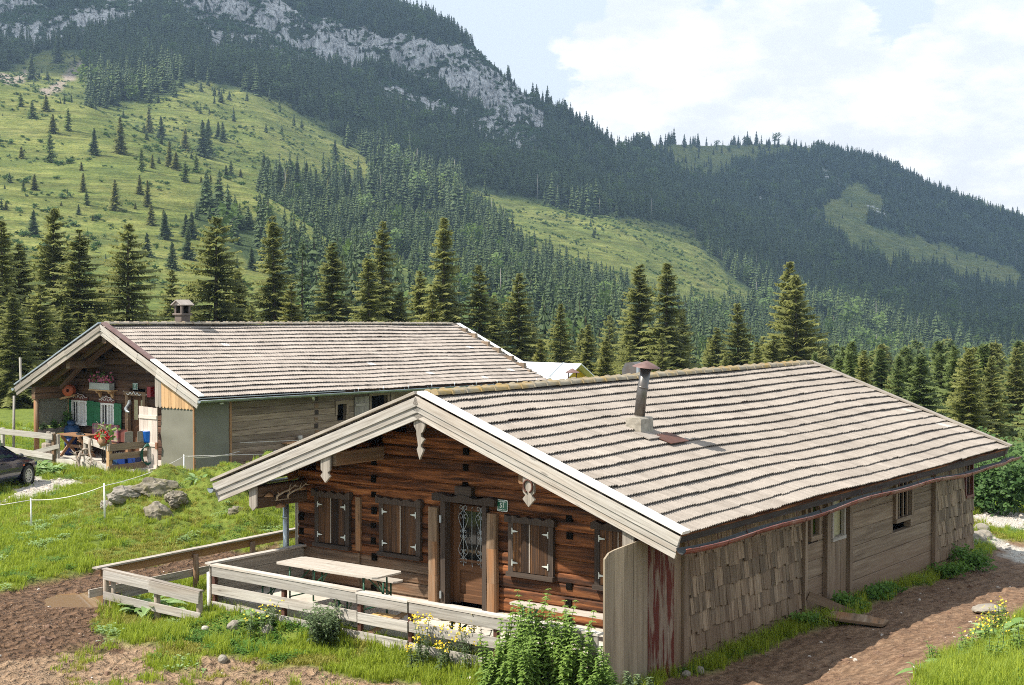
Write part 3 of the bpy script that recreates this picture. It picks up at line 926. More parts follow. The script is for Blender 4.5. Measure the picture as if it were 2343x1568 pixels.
def mat_ground():
    m, nt, N, L, b = new_mat('ground_turf_and_mud')
    g = G(nt)
    tc = g.n('ShaderNodeTexCoord').outputs['Object']
    mu, gr, tr = g.attr('mud'), g.attr('gravel'), g.attr('track')
    n1 = g.noise(tc, 1.3, 6, 0.65); n2 = g.noise(tc, 9, 5, 0.65); n3 = g.noise(tc, 40, 4, 0.6)
    turf = g.ramp(g.math('ADD', g.math('MULTIPLY', n2, .6), g.math('MULTIPLY', n1, .4)), [(0.3, (0.05, 0.075, 0.012)), (0.5, (0.12, 0.16, 0.022)), (0.68, (0.20, 0.23, 0.04)), (0.8, (0.20, 0.18, 0.07))])
    dry = g.ramp(g.math('ADD', g.math('MULTIPLY', n2, .55), g.math('MULTIPLY', n3, .45)), [(0.3, (0.125, 0.078, 0.045)), (0.5, (0.27, 0.18, 0.112)), (0.7, (0.38, 0.275, 0.185))])
    wet = g.ramp(n2, [(0.3, (0.055, 0.030, 0.017)), (0.55, (0.14, 0.082, 0.047)), (0.75, (0.225, 0.142, 0.088))])
    mudc = g.mix(g.range(g.math('SUBTRACT', n1, g.math('MULTIPLY', g.math('SUBTRACT', g.attr('wet'), .5), .5)), .40, .56), wet, dry)
    mudc = g.mix(g.math('MULTIPLY', tr, g.range(n1, .35, .6, .6, .95)), mudc, g.ramp(n2, [(0.3, (0.075, 0.042, 0.025)), (0.52, (0.175, 0.105, 0.064)), (0.72, (0.27, 0.175, 0.112))]))
    wv = g.n('ShaderNodeTexWave'); L.new(g.mapping(tc, (1, 1, 1), rot=(0, 0, .7)), wv.inputs['Vector']); wv.inputs['Scale'].default_value = 1.1; wv.inputs['Distortion'].default_value = 7; wv.inputs['Detail'].default_value = 4; wv.inputs['Detail Scale'].default_value = 2.2; wv.inputs['Detail Roughness'].default_value = .7
    hv = g.n('ShaderNodeTexVoronoi'); L.new(g.mapping(tc, (1, 1.5, 1)), hv.inputs['Vector']); hv.inputs['Scale'].default_value = 5.5
    mudc = _scale(g, mudc, g.range(g.math('ADD', g.math('MULTIPLY', wv.outputs['Fac'], .5), g.math('MULTIPLY', hv.outputs['Distance'], .8)), .2, .85, .72, 1.12))
    vo = g.n('ShaderNodeTexVoronoi'); L.new(tc, vo.inputs['Vector']); vo.inputs['Scale'].default_value = 16
    peb = g.range(vo.outputs['Distance'], .12, .2, 1, 0)
    pebm = g.math('MULTIPLY', peb, g.range(g.noise(tc, 2.2, 3), .5, .62))
    mudc = g.mix(g.math('MULTIPLY', pebm, .75), mudc, (0.42, 0.36, 0.30))
    grav = g.ramp(g.noise(tc, 22, 5, .7), [(0.3, (0.20, 0.185, 0.15)), (0.5, (0.44, 0.41, 0.36)), (0.7, (0.62, 0.59, 0.53))])
    col = g.mix(g.math('MULTIPLY', mu, 1.0), turf, mudc)
    col = g.mix(gr, col, grav)
    L.new(col, b.inputs['Base Color'])
    b.inputs['Roughness'].default_value = .9
    b.inputs['Specular IOR Level'].default_value = .2
    g.bump(g.math('ADD', g.math('ADD', g.math('MULTIPLY', n2, .7), g.math('MULTIPLY', n3, .5)), g.math('MULTIPLY', g.math('MULTIPLY', g.math('ADD', wv.outputs['Fac'], g.math('MULTIPLY', hv.outputs['Distance'], 1.4)), mu), g.range(tr, 0, 1, 1.1, .25))), 1.0, .07, b)
    return m


M['ground'] = mat_ground()
ground_o = grid_mesh('ground', NX, NY, NZ, {'mud': mud_g, 'gravel': gravel, 'track': blur(track), 'wet': blur(in_poly(_ox, _oy, [(-400, 1340), (60, 1330), (235, 1290), (660, 1225), (680, 1260), (330, 1360), (230, 1400), (210, 1440), (330, 1478), (120, 1500), (-400, 1530)]).astype(float), 6)}, [M['ground']])
tag(ground_o, kind='structure')


def mat_hills():
    m, nt, N, L, b = new_mat('hillside_pasture_forest_rock')
    g = G(nt)
    tc = g.n('ShaderNodeTexCoord').outputs['Object']
    geo = g.n('ShaderNodeNewGeometry')
    md, rk, sc = g.attr('meadow'), g.attr('rock'), g.attr('scree')
    n1 = g.noise(tc, .018, 6, .6); n2 = g.noise(tc, .12, 6, .65); n3 = g.noise(tc, .9, 4, .6)
    mix_n = g.math('ADD', g.math('MULTIPLY', n1, .45), g.math('ADD', g.math('MULTIPLY', n2, .35), g.math('MULTIPLY', n3, .2)))
    past = g.ramp(mix_n, [(0.36, (0.05, 0.075, 0.02)), (0.47, (0.115, 0.14, 0.032)), (0.57, (0.19, 0.20, 0.055)), (0.68, (0.24, 0.22, 0.085))])
    # rows of low scrub and stones in the pasture; colour also paints cloud-shadow blotches
    scrub = g.range(g.noise(g.mapping(tc, (1, 1.6, 1)), .33, 5, .7), .555, .62)
    past = g.mix(g.math('MULTIPLY', scrub, .8), past, (0.05, 0.085, 0.025))
    # cattle paths following the contours, gullies running down
    pth = g.noise(g.mapping(tc, (.03, .03, .55)), 1.0, 5, .65, .8)
    past = _scale(g, past, g.range(pth, .36, .60, .60, 1.16))
    gul = g.noise(g.mapping(tc, (.06, .02, .012)), 1.0, 4, .6, .5)
    past = g.mix(g.range(gul, .58, .68, 0, .55), past, (.07, .10, .028))
    wood = g.ramp(n2, [(0.3, (0.022, 0.04, 0.016)), (0.6, (0.06, 0.085, 0.03)), (0.8, (0.10, 0.125, 0.04))])
    col = g.mix(md, wood, past)
    col = g.mix(sc, col, g.ramp(n3, [(0.3, (0.20, 0.16, 0.12)), (0.7, (0.36, 0.30, 0.25))]))
    stre = g.noise(g.mapping(tc, (.16, .16, .014)), 1.0, 7, .68, 1.5)
    crack = g.noise(g.mapping(tc, (.5, .5, .09)), 1.0, 5, .7)
    rockc = g.ramp(g.math('ADD', g.math('MULTIPLY', stre, .62), g.math('MULTIPLY', crack, .38)), [(0.37, (0.05, 0.05, 0.05)), (0.44, (0.30, 0.295, 0.29)), (0.53, (0.66, 0.65, 0.63)), (0.66, (0.86, 0.84, 0.80))])
    # ledges with dwarf pine between the rock faces
    led = g.noise(g.mapping(tc, (.022, .022, .03), rot=(0, .5, 0)), 1.0, 6, .62, .6)
    rmask = g.math('MULTIPLY', rk, g.range(led, .545, .58, 1, 0))
    lo = g.noise(g.mapping(tc, (.05, .05, .06)), 1.0, 6, .7)
    rmask = g.math('MULTIPLY', g.range(g.math('ADD', rmask, g.math('MULTIPLY', g.math('SUBTRACT', lo, .5), 1.2)), .45, .55), g.range(rk, .05, .2))
    col = g.mix(rmask, col, rockc)
    L.new(col, b.inputs['Base Color'])
    b.inputs['Roughness'].default_value = .95
    b.inputs['Specular IOR Level'].default_value = .1
    h = g.math('ADD', g.math('MULTIPLY', n3, .5), g.math('MULTIPLY', g.math('MULTIPLY', stre, rk), 6))
    g.bump(h, .8, 2.0, b)
    return m


M['hills'] = mat_hills()
_far0 = 60 if True else 0
_sel = np.argmax(_s > 0.0)
hills_o = grid_mesh('hills', FX, FY, FZ - 0.35 * (FD < 106), {'meadow': blur(meadow.astype(float)), 'rock': blur(rock), 'scree': blur(scree.astype(float))}, [M['hills']])
tag(hills_o, kind='structure')
# ================================================================== building kit
def mat_tiles(name, base, dark, light, lichen):
    m, nt, N, L, b = new_mat(name)
    g = G(nt)
    tc = g.n('ShaderNodeTexCoord').outputs['Object']
    uv = g.n('ShaderNodeUVMap').outputs[0]
    st = g.noise(g.mapping(uv, (.9, 9, 1)), 1, 6, .7)
    bl = g.noise(tc, .8, 6, .65)
    t = g.attr('tint')
    c = g.ramp(g.math('ADD', g.math('MULTIPLY', st, .55), g.math('MULTIPLY', bl, .45)), [(.3, dark), (.5, base), (.68, light)])
    c = _scale(g, c, g.range(t, 0, 1, .94, 1.06))
    c = g.mix(g.range(t, .992, .995), c, (.50, .47, .44))
    sp = g.noise(tc, 7, 5, .75)
    c = g.mix(g.math('MULTIPLY', g.range(sp, .60, .68), .55), c, lichen)
    fine = g.noise(tc, 38, 3, .6)
    c = _scale(g, c, g.range(fine, .3, .7, .86, 1.12))
    L.new(c, b.inputs['Base Color']); b.inputs['Roughness'].default_value = .9; b.inputs['Specular IOR Level'].default_value = .2
    g.bump(fine, .3, .006, b)
    return m


M['tiles_a'] = mat_tiles('grey_beige_roof_tile', (.275, .242, .212), (.18, .156, .132), (.345, .308, .272), (.20, .19, .16))
M['tiles_b'] = mat_tiles('rosy_beige_roof_tile', (.32, .28, .248), (.205, .175, .152), (.42, .372, .332), (.26, .23, .19))
M['ridge_tile'] = mat_plain('lichen_covered_ridge_tile', (.27, .235, .175), .9, var=.25, scale=5, dirt=(.36, .22, .03), dirt_amt=.75, bump=.4)
M['ridge_tile_b'] = mat_plain('weathered_ridge_tile', (.30, .265, .215), .9, var=.25, scale=5, dirt=(.24, .14, .05), dirt_amt=.45, bump=.4)


def roof_slope(name, mat, thing, L, b, h, side, n_course, seed, y0=0.0, wave=.075, tilt=0.0, wav=.03, sag=.05, lift=.05):
    """one roof slope of overlapping corrugated tiles, course by course"""
    r = np.random.default_rng(seed)
    S = math.hypot(b, h); ct, st = b / S, h / S
    e = S / n_course
    per = 6
    nu = int(L / wave) * per + 1
    y = y0 + np.linspace(0, L, nu)
    tile = np.floor((y - y0) / .30).astype(int)
    nt_ = tile.max() + 2
    verts = []; faces = []; uvs = []; tint = []
    base = 0
    wv = .009 * np.cos(2 * np.pi * (y - y0) / wave)
    for k in range(n_course):
        jit = r.normal(0, .006, nt_)[tile] + wav * fbm(y / 1.7 + 31 * side, np.full(nu, k * .21 + seed), 3)
        lif = np.abs(r.normal(0, .005, nt_))[tile]
        sg = sag * fbm(y / 4.5 + seed, np.full(nu, k * e / 2.0), 2)
        s0 = np.maximum(k * e - .05, 0.0) + (0 if k == 0 else jit * .5)
        s1 = np.minimum((k + 1) * e + jit + .005, S + .03)
        rows = ((s0 + 0 * y, .004 + wv + sg), (s1 + 0 * y, lift + wv + lif + sg), (s1 - .002, lift - .019 + wv + lif + sg))
        for s, l in rows:
            verts.append(np.stack([side * (s * ct + l * st), y, -s * st + l * ct - tilt * (y - y0)], 1))
        tv = r.random(nt_)
        for a in range(2):
            i0 = base + a * nu + np.arange(nu - 1)
            q = np.stack([i0, i0 + 1, i0 + nu + 1, i0 + nu], 1)
            if side > 0: q = q[:, ::-1]
            faces.append(q)
            u0, u1 = rows[a][0], rows[a + 1][0]
            uu = np.stack([np.stack([u0[:-1], y[:-1]], 1), np.stack([u0[1:], y[1:]], 1), np.stack([u1[1:], y[1:]], 1), np.stack([u1[:-1], y[:-1]], 1)], 1)
            if side > 0: uu = uu[:, ::-1]
            uvs.append(uu); tint.append(tv[tile[:-1]] if a == 0 else tv[tile[:-1]] * .5)
        base += 3 * nu
    v = np.concatenate(verts).astype(np.float32) - np.array(thing.at, np.float32); f = np.concatenate(faces); u = np.concatenate(uvs); t = np.concatenate(tint)
    me = bpy.data.meshes.new(name)
    me.vertices.add(len(v)); me.vertices.foreach_set('co', v.ravel())
    me.loops.add(f.size); me.loops.foreach_set('vertex_index', f.ravel().astype(np.int32))
    me.polygons.add(len(f)); me.polygons.foreach_set('loop_start', (np.arange(len(f)) * 4).astype(np.int32)); me.polygons.foreach_set('loop_total', np.full(len(f), 4, np.int32))
    me.update(calc_edges=True)
    me.polygons.foreach_set('use_smooth', np.zeros(len(f), bool))
    uvl = me.uv_layers.new(name='UVMap'); uvl.data.foreach_set('uv', u.reshape(-1).astype(np.float32))
    at = me.attributes.new('tint', 'FLOAT', 'FACE'); at.data.foreach_set('value', t.astype(np.float32))
    me.materials.append(mat)
    o = bpy.data.objects.new(name, me); C.objects.link(o); o.parent = thing.o
    return o


def ridge_caps(thing, mat, L, y0, tilt=0.0, step=.40, r=.085, seed=1):
    mb = MB(); rr = random.Random(seed)
    n = int(L / step)
    for i in range(n):
        ya = y0 + i * step; yb = ya + step + .05
        za, zb = -tilt * (ya - y0), -tilt * (yb - y0)
        for sx in (-1, 1):
            pts = []
            for (yy, zz, k) in ((ya, za, 1.22), (ya + .045, za, 1.22), (ya + .05, za, .98), (yb, zb, .9)):
                pts.append((yy, zz, k))
            vs = []; n8 = 8
            dz = rr.uniform(-.006, .006)
            for yy, zz, k in pts:
                for q in range(n8 + 1):
                    a = math.pi * q / n8
                    vs.append((sx * .075 + math.cos(a) * r * k, yy, zz + .02 + dz + math.sin(a) * r * k))
            fs = [(i_ * (n8 + 1) + q, i_ * (n8 + 1) + q + 1, (i_ + 1) * (n8 + 1) + q + 1, (i_ + 1) * (n8 + 1) + q) for i_ in range(3) for q in range(n8)]
            fs.append(tuple(range(n8 + 1)))
            mb.add(vs, fs, None, None, 0, False)
    return mb.build('ridge_cap', mat, thing)


def log_profile(h, t, flat=False):
    a, b = t / 2, h / 2
    if flat:
        return [(-a, -b), (a * .90, -b), (a, -b * .9), (a * 1.01, 0), (a, b * .9), (a * .90, b), (-a, b)]
    return [(-a, -b), (a * .72, -b), (a, -b * .72), (a * 1.03, 0), (a, b * .74), (a * .74, b), (-a, b)]


def log_wall_x(mb, x0, x1, z0, z1, y, t, hh, gaps=(), roof=None, seed=0, front=-1, mi=None, jit=.008):
    """courses of hewn logs along x; their faces look towards front*y. gaps: (xa, xb, za, zb). roof: (b, h) clips under the slopes"""
    rr = random.Random(seed); z = z0
    k = 0
    while z < z1 - .02:
        h = min(hh * rr.uniform(.82, 1.2), z1 - z)
        xa, xb = x0, x1
        if roof:
            lim = -(z + h * .75 + .09) * roof[0] / roof[1]
            xa, xb = max(xa, -lim), min(xb, lim)
        segs = [(xa, xb)]
        for (ga, gb, gz0, gz1) in gaps:
            if z + h > gz0 + .02 and z < gz1 - .02:
                segs = [s for (a, b_) in segs for s in ((a, min(b_, ga)), (max(a, gb), b_)) if s[1] - s[0] > .03]
        for a, b_ in segs:
            if b_ - a < .05: continue
            tt = t + rr.uniform(-jit, jit) * 2
            mb.sweep((a, y, z + h / 2), (b_, y, z + h / 2), log_profile(h - .006, tt), (0, front, 0), (0, 0, 1), rr.random(), mi(z, (a + b_) / 2) if mi else 0)
        z += h; k += 1


def log_wall_y(mb, y0, y1, z0, z1, x, t, hh, gaps=(), seed=0, front=1, mi=None):
    rr = random.Random(seed); z = z0
    while z < z1 - .02:
        h = min(hh * rr.uniform(.75, 1.25), z1 - z)
        segs = [(y0, y1)]
        for (ga, gb, gz0, gz1) in gaps:
            if z + h > gz0 + .02 and z < gz1 - .02:
                segs = [s for (a, b_) in segs for s in ((a, min(b_, ga)), (max(a, gb), b_)) if s[1] - s[0] > .03]
        for a, b_ in segs:
            mb.sweep((x, a, z + h / 2), (x, b_, z + h / 2), log_profile(h - .007, t + rr.uniform(-.008, .008), True), (front, 0, 0), (0, 0, 1), rr.random(), mi(z) if mi else 0)
        z += h


def slope_pt(s, side, b, h, lift=0.0):
    S = math.hypot(b, h); ct, st = b / S, h / S
    return side * (s * ct + lift * st), -s * st + lift * ct


def spline(pts, n=6):
    """smooth polyline through control points"""
    P = [Vector(p) for p in pts]; out = []
    for i in range(len(P) - 1):
        p0, p1, p2, p3 = P[max(i - 1, 0)], P[i], P[i + 1], P[min(i + 2, len(P) - 1)]
        for k in range(n):
            t = k / n
            out.append(0.5 * ((2 * p1) + (p2 - p0) * t + (2 * p0 - 5 * p1 + 4 * p2 - p3) * t * t + (3 * p1 - p0 - 3 * p2 + p3) * t ** 3))
    out.append(P[-1])
    return out


def bush_mb(seed, r0, h, n, leaf, mi=0):
    """leaf cloud of a bush, filled through its volume"""
    r = random.Random(seed); mb = MB()
    lobes = [(Vector((r.uniform(-.5, .5) * r0, r.uniform(-.5, .5) * r0, h * r.uniform(.25, .75))), r.uniform(.45, .8)) for _ in range(7)]
    for i in range(n):
        c, k = r.choice(lobes)
        d = Vector((r.gauss(0, 1), r.gauss(0, 1), r.gauss(0, 1))).normalized() * (r.random() ** .45)
        p = c + Vector((d.x * r0 * k, d.y * r0 * k, d.z * h * .45 * k))
        if p.z < .02: p.z = r.random() * .1
        u = Vector((r.gauss(0, 1), r.gauss(0, 1), r.gauss(0, .6))).normalized(); v = u.orthogonal().normalized()
        l = leaf * r.uniform(.6, 1.4); n0 = len(mb.v)
        mb.v += [tuple(p), tuple(p + u * l * .5 + v * l * .32), tuple(p + u * l), tuple(p + u * l * .5 - v * l * .32)]
        mb.f.append((n0, n0 + 1, n0 + 2, n0 + 3)); mb.t.append(min(1, max(0, .35 + .5 * d.z + r.uniform(-.25, .25)))); mb.mi.append(mi); mb.sm.append(False); mb.uv += [(0, 0)] * 4
    return mb


# ================================================================== front hut
b_A, h_A, L_A, Y_F, X_W = 5.0, 1.83, 15.25, 1.36, 4.22
ZT = -3.77                                    # terrace level below the ridge
hutA = Thing('log_hut', 'nearest dark brown log hut with number 51 and grey tiled roof', 'hut', FA, (0, 1.36, -4.2))


def build_hut_a():
    T = hutA
    bh = (b_A, h_A)
    # --- front wall of hewn logs
    mb = MB()
    gaps = [(-.60, .42, ZT - .5, -1.90)]
    log_wall_x(mb, -4.22, 4.22, ZT - .35, -.15, Y_F + .09, .18, .205, gaps, bh, 3, -1, lambda z, x: 1 if (z < -3.2 and x < 1.2) else 0, .012)
    fw = mb.build('front_wall', [M['log_dark'], M['log_low']], T)
    # black blocks put on for the shaded dovetail sockets of the cross walls
    nb = MB(); r = random.Random(4)
    for x, za, zb in ((-2.25, -3.7, -1.0), (-.08, -1.62, -1.0), (2.13, -2.3, -1.75), (2.13, -3.7, -2.9), (-4.12, -3.4, -2.4)):
        z = za
        while z < zb:
            nb = MB(); nb.box((x + r.uniform(-.012, .012), Y_F - .012, z), (.115, .03, r.uniform(.09, .14))); z += r.uniform(.27, .31); nb.build('black_notch_block', M['black'], T)
    vb = MB()
    vb.board((-2.62, Y_F - .02, -3.05), (-2.62, Y_F - .02, -2.05), .12, .05, (1, 0, 0), .7)
    vb.board((-2.62, Y_F - .012, -3.72), (-2.62, Y_F - .012, -3.1), .05, .03, (1, 0, 0), .2)
    vb.build('wall_batten', M['post_wood'], T)
    mb = MB(); mb.box((-.05, Y_F - .06, -1.72), (.36, .14, .16), .7); mb.build('lintel_block', M['frame_dark'], T)
    # --- side and rear walls
    mb = MB()
    gaps = [(6.05, 6.55, -2.8, -2.2), (7.05, 7.7, -2.95, -2.2), (10.2, 11.2, -2.97, -2.2), (14.5, 15.02, -2.95, -2.2)]
    log_wall_y(mb, 1.46, 15.05, -4.55, -2.0, X_W - .08, .16, .3, gaps, 9, 1)
    mb.build('side_wall', M['side_wood'], T)
    mb = MB(); log_wall_y(mb, 1.46, 15.05, -4.6, -1.9, -X_W + .08, .16, .26, (), 10, -1); mb.build('side_wall', M['log_low'], T)
    mb = MB(); log_wall_x(mb, -4.2, 4.2, -4.7, -.2, 15.0, .16, .26, (), bh, 12, 1); mb.build('rear_wall', M['side_wood'], T)
    mb = MB(); mb.box((0, 8, -2.6), (7.9, 12.6, .04), .2); mb.build('loft_floor', M['black'], T)
    # --- shingle cladding on the near and far end of the side wall
    for (ya, yb, za, zb, seed, rows) in ((1.50, 5.78, -4.3, -2.12, 5, 7), (12.5, 15.1, -4.15, -2.12, 6, 7)):
        mb = MB(); r = random.Random(seed); ex = (zb - za) / rows
        for i in range(rows):
            z1 = zb - i * ex; y = ya
            while y < yb - .04:
                w = min(r.uniform(.07, .2), yb - y)
                zl = z1 - ex * 1.14 + r.uniform(-.03, .035) - (.02 if i == rows - 1 else 0)
                if i == rows - 1: zl = max(zl, za - .05 - .012 * (y - ya))
                hole = 14.48 < y + w / 2 < 15.04 and z1 > -2.97
                if not hole:
                    o0 = .010 + .006 * r.random(); o1 = .042 + .014 * r.random(); gp = .0015
                    x0 = X_W
                    tw = r.uniform(-.008, .008)
                    vs = [(x0 + o0, y + gp, z1), (x0 + o0, y + w - gp, z1), (x0 + o1 + tw, y + w - gp + r.uniform(-.008, .008), zl + r.uniform(-.012, .012)), (x0 + o1, y + gp, zl)]
                    vs += [(a - .02, b_, c) for a, b_, c in vs]
                    fs = [(3, 2, 1, 0), (4, 5, 6, 7), (0, 1, 5, 4), (1, 2, 6, 5), (2, 3, 7, 6), (3, 0, 4, 7)]
                    us = [[(-vs[i_][2], vs[i_][1]) for i_ in f] for f in fs]
                    mb.add(vs, fs, us, r.random())
                y += w
        mb.build('shingle_cladding', M['shingle'], T)
    # battens, boarded strip and corner posts of the side wall
    mb = MB()
    for y, w, z0, z1, k in ((6.82, .14, -4.35, -2.1, .3), (7.86, .13, -4.2, -2.1, .25), (5.84, .1, -4.2, -2.1, .6), (12.46, .09, -4.3, -2.1, .4), (1.44, .14, -4.5, -2.1, .1)):
        mb = MB(); mb.board((X_W + .05, y, z0), (X_W + .05, y, z1), w, .09, (0, 1, 0), k); mb.build('wall_post', M['side_wood'], T)
    mb = MB()
    for y in (7.02, 7.28, 7.55):
        mb.board((X_W + .012, y + .1, -4.3), (X_W + .012, y + .1, -2.97), .255, .03, (0, 1, 0))
    mb.build('vertical_boarding', M['side_wood'], T)
    # --- side openings
    def frame_y(y0, y1, z0, z1, w, d, mat, name='window', inner=None, bars=0, label=None, cross=False):
        f = MB(); x = X_W + .02
        f.board((x, y0, z0), (x, y0, z1), w, d, (0, 1, 0)); f.board((x, y1, z0), (x, y1, z1), w, d, (0, 1, 0))
        f.board((x, y0 - w / 2, z0 - w / 2), (x, y1 + w / 2, z0 - w / 2), w, d + .03); f.board((x, y0 - w / 2, z1 + w / 2), (x, y1 + w / 2, z1 + w / 2), w, d)
        fo = f.build(name, mat, T, label=label)
        for i in range(bars):
            q = MB(); yy = y0 + (y1 - y0) * (i + 1) / (bars + 1)
            q.board((x - .01, yy, z0), (x - .01, yy, z1), .035, .035, (0, 1, 0)); q.build('bar', M['side_wood'], T, fo)
        if inner:
            q = MB(); q.board((X_W - .04, (y0 + y1) / 2, z0), (X_W - .04, (y0 + y1) / 2, z1), (y1 - y0), .01, (0, 1, 0)); q.build('pane', inner, T, fo)
        else:
            q = MB(); q.board((X_W - .13, (y0 + y1) / 2, z0 - .05), (X_W - .13, (y0 + y1) / 2, z1 + .05), (y1 - y0) + .1, .01, (0, 1, 0)); q.build('black_backing', M['black'], T, fo)  # black sheet painted as the unlit inside of the hut
    frame_y(6.12, 6.5, -2.74, -2.18, .09, .09, M['side_wood'], inner=M['pane_green'], label='small wooden window with green tree reflections painted on its pane')
    frame_y(7.1, 7.64, -2.9, -2.16, .07, .07, M['pale_wood'], inner=M['pane_cream'], label='pale framed window with cream blind')
    frame_y(10.25, 11.15, -2.93, -2.16, .09, .09, M['side_wood'], bars=3, label='barred stable window without glass')
    frame_y(14.53, 15.0, -2.92, -2.16, .06, .07, M['redbrown_paint'], inner=M['black'], label='small dark red framed window')
    # --- roof
    roof_slope('roof_slope', M['tiles_a'], T, L_A, b_A, h_A, 1, 17, 21)
    roof_slope('roof_slope', M['tiles_a'], T, L_A, b_A, h_A, -1, 17, 22)
    ridge_caps(T, M['ridge_tile'], L_A - .35, .3)
    for sd in (-1, 1):
        mb = MB()
        S = math.hypot(b_A, h_A) - .03
        for i in range(14):                       # boarding seen from below
            s0, s1 = S * i / 14, S * (i + 1) / 14 - .004
            xa, za = slope_pt((s0 + s1) / 2, sd, b_A, h_A, -.045)
            mb.board((xa, .03, za), (xa, L_A - .04, za), s1 - s0, .03, (sd * b_A, 0, -h_A))
        mb.build('roof_boarding', M['log_dark'], T)
        mb = MB()
        for i in range(16):                       # rafters
            y = .75 + i * .93
            xa, za = slope_pt(.12, sd, b_A, h_A, -.12); xb, zb = slope_pt(S - .15, sd, b_A, h_A, -.12)
            mb.board((xa, y, za), (xb, y, zb), .12, .1)
        mb.build('rafter', M['log_dark'], T)
        # lapped barge boards in front, flat cover board on top
        mb = MB(); S = math.hypot(b_A, h_A) + .06
        for (lo, w, yy, t, k) in ((-.01, .15, -.045, .045, .55), (-.13, .13, -.025, .04, .35), (-.245, .12, -.005, .04, .75)):
            pa = slope_pt(-.03 if sd > 0 else 0, sd, b_A, h_A, lo - w * .35); pb = slope_pt(S, sd, b_A, h_A, lo - w * .35)
            mb.board((pa[0], yy, pa[1]), (pb[0], yy, pb[1]), w, t, (0, 0, 1), k, 0, .004)
        pa = slope_pt(0, sd, b_A, h_A, .085); pb = slope_pt(S + .02, sd, b_A, h_A, .085)
        mb.board((pa[0], .035, pa[1]), (pb[0], .035, pb[1]), .05, .23, (0, 0, 1), .9, 1, .004)
        mb.build('barge_board', [M['pale_wood'] if sd > 0 else M['fence_wood'], M['bleached'] if sd > 0 else M['grey_wood']], T)  # left boards get darker wood: grazing light put into the colour
        mb = MB()
        pa = slope_pt(0, sd, b_A, h_A, .085); pb = slope_pt(S - .02, sd, b_A, h_A, .085)
        mb.board((pa[0], L_A - .02, pa[1]), (pb[0], L_A - .02, pb[1]), .04, .17, (0, 0, 1), .5)
        pa = slope_pt(0, sd, b_A, h_A, -.05); pb = slope_pt(S - .05, sd, b_A, h_A, -.05)
        mb.board((pa[0], L_A - .02, pa[1]), (pb[0], L_A - .02, pb[1]), .19, .03, (0, 0, 1), .2)
        mb.build('rear_verge_board', M['grey_wood'], T)
    # purlins carrying the overhang, with carved pendant boards before their ends
    for x, z, w, h in ((0, -.40, .2, .24), (-2.1, -1.18, .2, .26), (2.1, -1.18, .2, .26)):
        mb = MB(); mb.board((x, .1, z), (x, 2.2, z), h, w, (0, 0, 1), .35, 0, .02); mb.build('purlin', M['post_wood'] if x else M['log_dark'], T)
    def pendant(pts, x, ztop, tilt=0):
        mb = MB(); mb.prism(pts, (x, .035, ztop), (1, 0, 0), (0, 0, 1), .045, .5); return mb.build('pendant_board', M['grey_wood'], T)
    pendant([(-.12, .04), (.12, .04), (.125, -.14), (.07, -.25), (.03, -.28), (.035, -.33), (.10, -.38), (.03, -.47), (.03, -.50), (.085, -.56), (.0, -.72), (-.06, -.55), (-.03, -.49), (-.065, -.30), (-.065, -.24), (-.125, -.15)], 0, -.33)
    spade = [(-.11, .04), (.11, .04), (.11, -.30), (.06, -.345), (.115, -.41), (.0, -.53), (-.115, -.41), (-.06, -.345), (-.11, -.30)]
    pendant(spade, -2.19, -1.08); pendant(spade, 2.26, -1.12)
    # wall plate logs running out under the eaves
    for sd in (-1, 1):
        mb = MB()
        for z, h in ((-1.93, .2), (-2.14, .2)):
            mb.board((sd * 4.08, .1, z), (sd * 4.08, 1.5, z), h, .2, (0, 0, 1), random.random(), 0, .02)
        mb.build('wall_plate_log', M['log_low'], T)
        mb = MB(); mb.prism([(-.1, 0), (.1, 0), (.1, -.36), (0, -.45), (-.1, -.36)], (sd * 4.09, .07, -1.83), (1, 0, 0), (0, 0, 1), .035, .4); mb.build('pendant_board', M['grey_wood'], T)
    # --- shuttered windows
    def window_a(x0, x1, z0, z1, seed, label=None, shade=None):
        r = random.Random(seed)
        f = MB(); y = Y_F - .035
        f.board((x0 + .05, y, z0), (x0 + .05, y, z1), .10, .07, (1, 0, 0)); f.board((x1 - .05, y, z0), (x1 - .05, y, z1), .10, .07, (1, 0, 0))
        f.board((x0 - .02, y - .02, z0 - .03), (x1 + .02, y - .02, z0 - .03), .075, .12)
        n = 14; w = x1 - x0 + .1
        top = [(-w / 2 + w * i / n, .055 + .022 * math.sin(i * 1.9 + seed) + (.02 if i in (0, 1, n, n - 1) else 0)) for i in range(n + 1)]
        f.prism([(-w / 2, -.05), (w / 2, -.05)] + top[::-1], ((x0 + x1) / 2, y - .03, z1 + .03), (1, 0, 0), (0, 0, 1), .1)
        fo = f.build('window', M['frame_dark'], T, label=label)
        xm = (x0 + x1) / 2 + r.uniform(-.03, .03)
        for a, b_ in ((x0 + .1, xm - .006), (xm + .006, x1 - .1)):
            q = MB(); nb_ = r.choice((2, 3)); ws = (b_ - a) / nb_
            for i in range(nb_):
                q.board((a + ws * (i + .5), Y_F - .045 - r.uniform(0, .006), z0 + .02), (a + ws * (i + .5), Y_F - .045, z1 - .02), ws - .006, .03, (1, 0, 0), r.random())
            q.build('shutter', M['shutter_dark'], T, fo)
        q = MB(); q.board((xm, Y_F - .07, z0 + .03), (xm, Y_F - .07, z1 - .03), .018, .012, (1, 0, 0), .9); q.build('cover_strip', M['grey_wood'], T, fo)
        for xx, s in ((x0 + .085, 1), (x1 - .085, -1)):
            for zz in (z0 + .17, z1 - .17):
                q = MB(); q.prism([(0, -.055), (s * .02, -.055), (s * .02, -.022), (s * .13, -.006), (s * .13, .006), (s * .02, .022), (s * .02, .055), (0, .055)][::s], (xx, Y_F - .082, zz), (1, 0, 0), (0, 0, 1), .01)
                q.build('hinge', M['white_metal'], T, fo)
